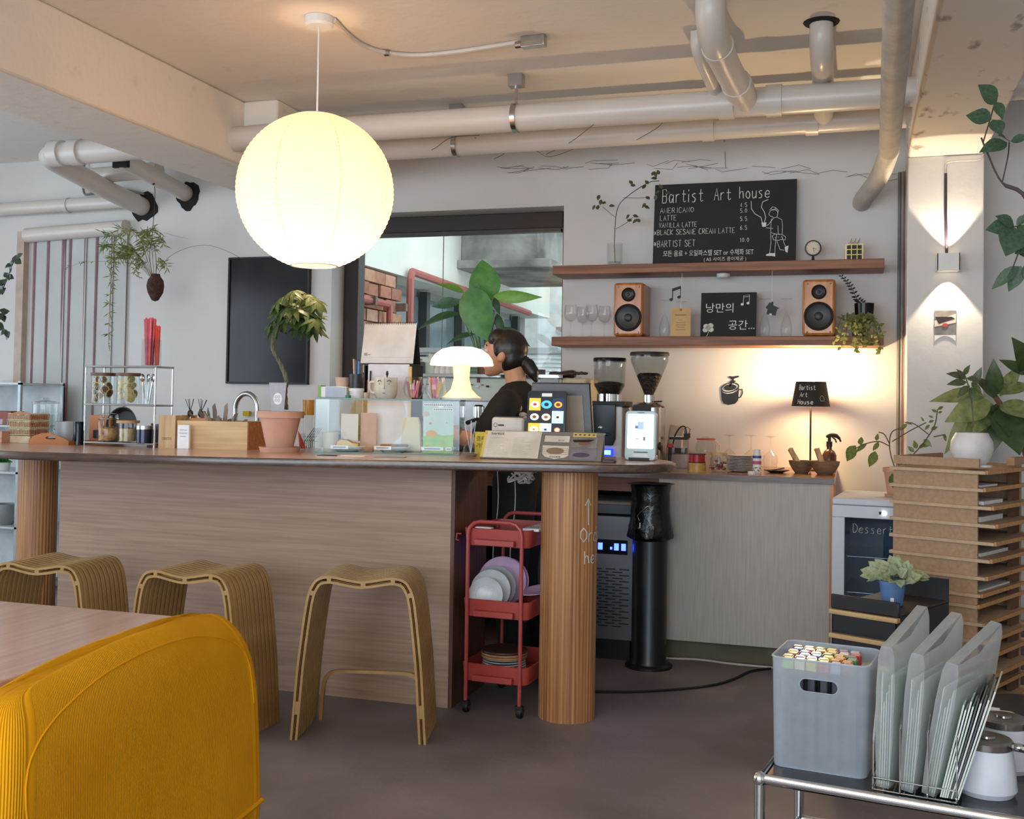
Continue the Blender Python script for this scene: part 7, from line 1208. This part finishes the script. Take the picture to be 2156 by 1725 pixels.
for pl, ln, dn in ((((322, 585), (300, 540), (262, 525), (240, 560), (232, 620), (228, 725)), 20, 40), (((320, 583), (290, 535), (255, 500), (215, 488)), 24, 22), (((322, 583), (305, 530), (300, 500), (318, 478)), 24, 20), (((324, 583), (322, 530), (335, 500), (345, 515)), 22, 18), (((320, 585), (280, 545), (230, 520), (215, 515)), 26, 24), (((326, 585), (330, 560), (345, 550), (352, 565)), 18, 14), (((318, 585), (290, 560), (250, 552), (180, 552), (130, 568)), 10, 10),
                   (((320, 585), (300, 560), (285, 560), (292, 583)), 16, 14), (((322, 585), (300, 548), (270, 535), (235, 545)), 26, 26), (((322, 583), (308, 525), (285, 490), (250, 480)), 24, 22), (((325, 583), (318, 520), (305, 490), (330, 485)), 24, 20), (((318, 583), (285, 530), (262, 520), (270, 535)), 26, 18)):
    cv = path(*[(x, y, Y+random.uniform(-.05, .05)) for x, y in pl]); f = MB(); f.tube(cv, .0013, 4); vs_ = []; fs_ = []
    st = [cv[int(len(cv)*(.35+.64*i/dn))] for i in range(dn)]
    for p in st:
        for _ in range(3):
            g = Vector((random.uniform(-1, 1), random.uniform(-.7, .7), random.uniform(-.9, .5))).normalized()*ln*k_*random.uniform(.5, 1.1); s = g.cross(Vector((0, 1, .3))).normalized()*.0035; i0 = len(vs_); vs_ += [p, p+g*.5+s, p+g, p+g*.5-s]; fs_ += [(i0, i0+1, i0+2, i0+3)]
    f.add(vs_, fs_); f.out('frond', FN, t)
MB().tube(path((330, 585, Y), (352, 545, Y), (395, 522, Y), (440, 517, Y), (480, 530, Y+.1), (510, 545, Y+.2)), .0013, 4).tube(path((345, 490, Y), (370, 497, Y), (396, 503, Y)), .0010, 4).out('bare_stems', ST, t)
Y = 4.3; b = at(-60, 560, Y=Y); t = T('trailing_hoya', 'trailing dark leaved plant hanging at the left frame edge', 'plant', b); o0 = b
MB().lathe([(0, -.08), (.06, -.08), (.09, .05), (.08, .05), (.06, -.06), (0, -.06)], 24).out('pot', mat('pot_grey', (150, 146, 140)), t); MB().tube([(0, 0, .05), (0, 0, ZCEIL-b.z)], .003, 5).out('cord', BLK, t); HG = leafmesh('leaf', leafmat('leaf_hoya', (62, 80, 66), (40, 54, 46), .35), .7, .15, .2, 4); mb = MB()
for ps_ in (((-60, 545, Y), (-10, 620, Y-.04), (10, 600, Y-.05), (25, 560, Y-.05), (35, 545, Y-.05)), ((-60, 545, Y), (-20, 640, Y-.04), (0, 665, Y-.05), (20, 655, Y-.05)), ((-60, 545, Y), (-25, 660, Y-.04), (5, 690, Y-.05), (20, 700, Y-.05)), ((-10, 620, Y-.04), (5, 610, Y-.05), (15, 580, Y-.05))):
    cv = path(*ps_); mb.tube(cv, .0018, 4)
    for p in cv[4::1]:
        for _ in range(1):
            g = Vector((random.uniform(-1, 1), random.uniform(-.5, .1), random.uniform(-1, .8))).normalized()*random.uniform(.032, .045); leaf(HG, t, p, p+g, 1.15)
mb.out('vines', TW, t)
Y = 6.03; b = Vector((X(1018, 6.06, 800), 6.06, ZB)); t = T('window_plant', 'broad leaved green plant in front of the back window', 'plant', b); o0 = b; MB().lathe([(0, 0), (.05, 0), (.06, .47), (.055, .47), (.05, .44), (0, .44)], 28).out('tall_pot', mat('pot_celadon', (196, 206, 204), .4), t)
WG = leafmesh('leaf', leafmat('leaf_window', (96, 158, 78), (58, 116, 56), .35, 5), .66, .12, .18, 9, sharp=.8); WD = leafmesh('leaf', leafmat('leaf_window_dark', (70, 106, 66), (44, 72, 48), .4, 5), .36, .3, .25, 8); WL = leafmesh('leaf', leafmat('leaf_window_lime', (140, 190, 84), (104, 160, 66), .4, 5), .36, .25, .25, 8)
mb = MB()
for bp, tp, w_, me, dy, tl in (((1028, 638), (1012, 546), 1.12, WG, .03, 0), ((990, 604), (1021, 716), .95, WG, -.06, .15), ((1000, 632), (1002, 594), 1.1, WG, -.03, 0), ((978, 618), (920, 586), .95, WL, -.04, .5), ((1038, 624), (1133, 627), .75, WL, -.05, .6), ((970, 662), (868, 672), .85, WD, -.03, .4), ((970, 636), (902, 640), 1.0, WD, .02, -.3), ((1000, 704), (934, 712), .8, WD, 0, .3), ((1055, 690), (1116, 716), .9, WD, .02, -.3), ((1046, 660), (1058, 712), 1.0, WD, .05, 0), ((1040, 625), (1050, 660), 1.1, WD, .06, 0)):
    a_ = at(*bp, Y=Y+dy)-o0; leaf(me, t, a_, at(*tp, Y=Y+dy-.02)-o0, w_, tl); mb.tube(bez([Vector((0, 0, .44)), (Vector((0, 0, .5))+a_)/2+Vector((0, 0, .02)), a_], 4), .004, 5)
mb.out('stalks', mat('stalk_green', (110, 140, 80), .5), t)
# ================================================================== white shelf unit at the far left
Y = 5.55; xr_ = X(38, Y, 1000); t = T('white_shelf_unit', 'white metal shelf unit with glass shelves at the far left wall', 'shelf unit', (xr_-.75, Y, 0)); GF = mat('shelf_frame', (168, 176, 180), .4, .3)
for x in (0, .73):
    for y in (0, .38): MB().box(x, x+.02, y, y+.02, 0, Zr(803, 30, Y)).out('post', GF, t)
for z in (.06, .42, .76, 1.05, Zr(806, 30, Y)): MB().box(0, .75, 0, .40, z-.012, z).out('shelf_board', mat('shelf_glass', (196, 204, 206), .3), t)
MB().box(.0, .75, .39, .40, .06, 1.3).out('back_panel', mat('shelf_back', (214, 220, 224), .6), t)
tag(MB().box(-.13, .11, -.06, .06, 0, .085).out('red_box', mat('brick_red', (150, 76, 66), .6), loc=(X(8, Y+.1, 870), Y+.1, 1.0505), bevel=.004), 'brick red box on the white shelf unit', 'box'); q = T('shelf_plant', 'small bright green plant on the white shelf unit', 'plant', (X(0, Y+.1, 1040), Y+.1, .7605)); MB().lathe([(0, 0), (.05, 0), (.06, .05), (0, .05)], 20).out('pot', WHT, q); SG = leafmesh('leaf', leafmat('leaf_bright', (70, 150, 60), (50, 120, 50)), .6, .2, .2, 4)
for k in range(14): a_ = k*2.4; leaf(SG, q, (0, 0, .05), (.07*math.cos(a_), .07*math.sin(a_), .06+.03*(k % 3)))
q = T('grey_bowl', 'grey pot on the lowest part of the white shelf unit', 'pot', (X(8, Y+.1, 1160), Y+.1, .4205)); MB().lathe([(0, 0), (.05, 0), (.08, .05), (.075, .13), (.07, .13), (.07, .05), (0, .01)], 24).out('pot', mat('pot_ash', (140, 144, 146), .6), q)
# ================================================================== the barista
Yp = 4.90; b = Vector((X(1078, Yp, 850), Yp, 0)); t = T('person', 'barista with a black ponytail and black T-shirt working behind the counter, facing the window side lamp', 'person', b)
t['label'] = 'person in a black T-shirt with a dark ponytail, in profile behind the mushroom lamp'
SKIN = mat('skin', (206, 156, 126), .5, n=(20, .05)); HAIR = mat('hair_black', (26, 22, 22), .4, n=(60, .2), stretch=(1, 1, 8)); TEE = mat('tee_black', (22, 21, 22), .85); PANT = mat('trousers_black', (26, 26, 28), .85)
def limb(mb, pts, rs, n=14):
    for i in range(len(pts)):
        mb.ell(pts[i], (rs[i],)*3, n, 8)
        if i: mb.tube([pts[i-1], pts[i]], [rs[i-1], rs[i]], n)
def fused(mb, name, m, vox, par, sm=4):
    o = mb.out(name, m, par, ang=180); r = o.modifiers.new('r', 'REMESH'); r.mode = 'VOXEL'; r.voxel_size = vox; r.use_smooth_shade = True; s = o.modifiers.new('s', 'SMOOTH'); s.iterations = sm; s.factor = .5; return o
hx, hz_ = -.045, 1.465; mb = MB(); ti = Tr(hx, 0, hz_) @ Ry(.12)
for c, r in (((.008, 0, .018), (.090, .073, .098)), ((-.040, 0, -.045), (.048, .050, .058)), ((-.058, 0, -.086), (.026, .026, .022)), ((-.082, 0, .03), (.014, .045, .03)), ((-.098, 0, -.018), (.014, .013, .013)), ((-.086, 0, .004), (.014, .010, .024)), ((-.085, 0, -.052), (.013, .021, .010)), ((-.083, 0, -.064), (.013, .019, .009)), ((-.06, -.035, -.015), (.025, .02, .022)), ((-.06, .035, -.015), (.025, .02, .022)), ((.012, -.073, -.005), (.018, .009, .03)), ((.012, .073, -.005), (.018, .009, .03))): mb.ell(c, r, 18, 12, ti)
limb(mb, [(.005, 0, 1.42), (.02, 0, 1.33), (.03, 0, 1.27)], [.052, .049, .06])
limb(mb, [(.03, 0, 1.22), (.035, 0, 1.08), (.045, 0, .95), (.05, 0, .86)], [.10, .105, .10, .11]); limb(mb, [(.02, -.15, 1.225), (.02, .15, 1.225)], [.055, .055])
sh = (.01, -.165, 1.215); elb = (-.09, -.235, .99+.08); wr_ = (-.30, -.19, 1.105); hd = (-.355, -.175, 1.115); limb(mb, [sh, elb, wr_], [.05, .040, .026]); limb(mb, [(.01, .165, 1.215), (-.05, .23, 1.0), (-.26, .15, 1.07)], [.05, .040, .026])
def hand(mb, w, d, side):
    w = Vector(w); d = Vector(d).normalized(); u = Vector((0, 0, 1)); s = d.cross(u).normalized()*side; u = s.cross(d).normalized()*side
    limb(mb, [w, w+d*.045, w+d*.08], [.026, .030, .028], 12); mb.ell(w+d*.05+s*.0, (.035, .022, .034), 12, 8)
    for k, (o, l) in enumerate(((.030, .070), (.011, .078), (-.009, .073), (-.027, .058))):
        p = w+d*.078+u*o; a_ = p+d*l*.45-s*.006; b_ = a_+d*l*.32-s*.016; c = b_+d*l*.2-s*.018; limb(mb, [p-d*.02, a_, b_, c], [.0105, .0098, .009, .0078], 10)
    p = w+d*.03+u*.028; limb(mb, [p, p+d*.03+u*.022-s*.012, p+d*.055+u*.028-s*.022], [.013, .011, .009], 10)
hand(mb, wr_, (-1, .12, .12), 1); hand(mb, (-.26, .15, 1.07), (-1, -.1, -.05), -1)
for s in (-1, 1): limb(mb, [(.05, s*.085, .86), (.03, s*.09, .46), (.05, s*.09, .08)], [.085, .055, .04]); limb(mb, [(.05, s*.09, .045), (-.11, s*.095, .03)], [.04, .03])
mb.v = [(x, y, max(z, .001)) for x, y, z in mb.v]; body = fused(mb, 'body', SKIN, .0065, t, 3)
mb = MB(); 
for c, r in (((.022, 0, .036), (.092, .080, .094)), ((.045, 0, -.01), (.065, .074, .075)), ((-.03, 0, .075), (.055, .066, .052)), ((.0, -.066, .03), (.032, .016, .045)), ((.0, .066, .03), (.032, .016, .045))): mb.ell(c, r, 20, 12, ti)
limb(mb, [ti @ Vector(p) for p in ((.10, 0, -.01), (.125, 0, -.03), (.155, -.005, -.06), (.175, -.01, -.095))], [.024, .034, .03, .012]); fused(mb, 'hair', HAIR, .006, t, 2)
MB().torus((0, 0, 0), .024, .006, 18, 6, ti @ Tr(.108, 0, -.018) @ Ry(2.1)).out('hair_tie', BLK, t)
for s in (-1, 1):
    e_ = MB().ell((-.077, s*.031, .014), (.010, .013, .008), 12, 8, ti).out('eye', PAPER, t); MB().ell((-.0845, s*.031, .014), (.0035, .006, .0065), 10, 6, ti).out('iris', BLK, e_); MB().tube([ti @ Vector((-.088, s*.016, .036)), ti @ Vector((-.084, s*.034, .041)), ti @ Vector((-.072, s*.05, .036))], .0028, 5).out('eyebrow', HAIR, t)
MB().ell((-.094, 0, -.058), (.006, .017, .006), 12, 6, ti).out('lips', mat('lips', (176, 100, 90), .5), t)
mb = MB(); limb(mb, [(.03, 0, 1.235), (.035, 0, 1.08), (.048, 0, .93), (.052, 0, .82)], [.115, .125, .122, .128]); limb(mb, [(.025, 0, 1.31), (.03, 0, 1.26)], [.058, .09]); limb(mb, [(.02, -.145, 1.235), (.02, .145, 1.235)], [.07, .07])
limb(mb, [(.01, -.165, 1.215), (-.055, -.21, 1.10)], [.07, .062]); limb(mb, [(.01, .165, 1.215), (-.03, .205, 1.09)], [.07, .062]); mb.v = [(x if x < .03 else .03+(x-.03)*.92, y*1.05, z) for x, y, z in mb.v]; fused(mb, 'tshirt', TEE, .008, t, 3)
mb = MB()
for x, z, rx, rz in ((.075, 1.22, .012, .016), (.09, 1.19, .02, .012), (.10, 1.165, .018, .02), (.095, 1.125, .012, .022), (.11, 1.10, .02, .012)): mb.ell((x, -.12-.0, z), (rx, .012, rz), 10, 6)
mb.out('shirt_print', mat('print_cream', (200, 188, 158), .8), t)
mb = MB()
for s in (-1, 1): limb(mb, [(.05, s*.082, .88), (.03, s*.09, .47), (.052, s*.09, .10)], [.11, .082, .066])
limb(mb, [(.05, -.06, .90), (.05, .06, .90)], [.115, .115]); fused(mb, 'trousers', PANT, .010, t, 3)
for s in (-1, 1): mb = MB(); limb(mb, [(.06, s*.09, .05), (-.12, s*.097, .04)], [.05, .042]); mb.v = [(x, y, max(z, .001)) for x, y, z in mb.v]; fused(mb, 'shoe', BLK, .008, t, 2)
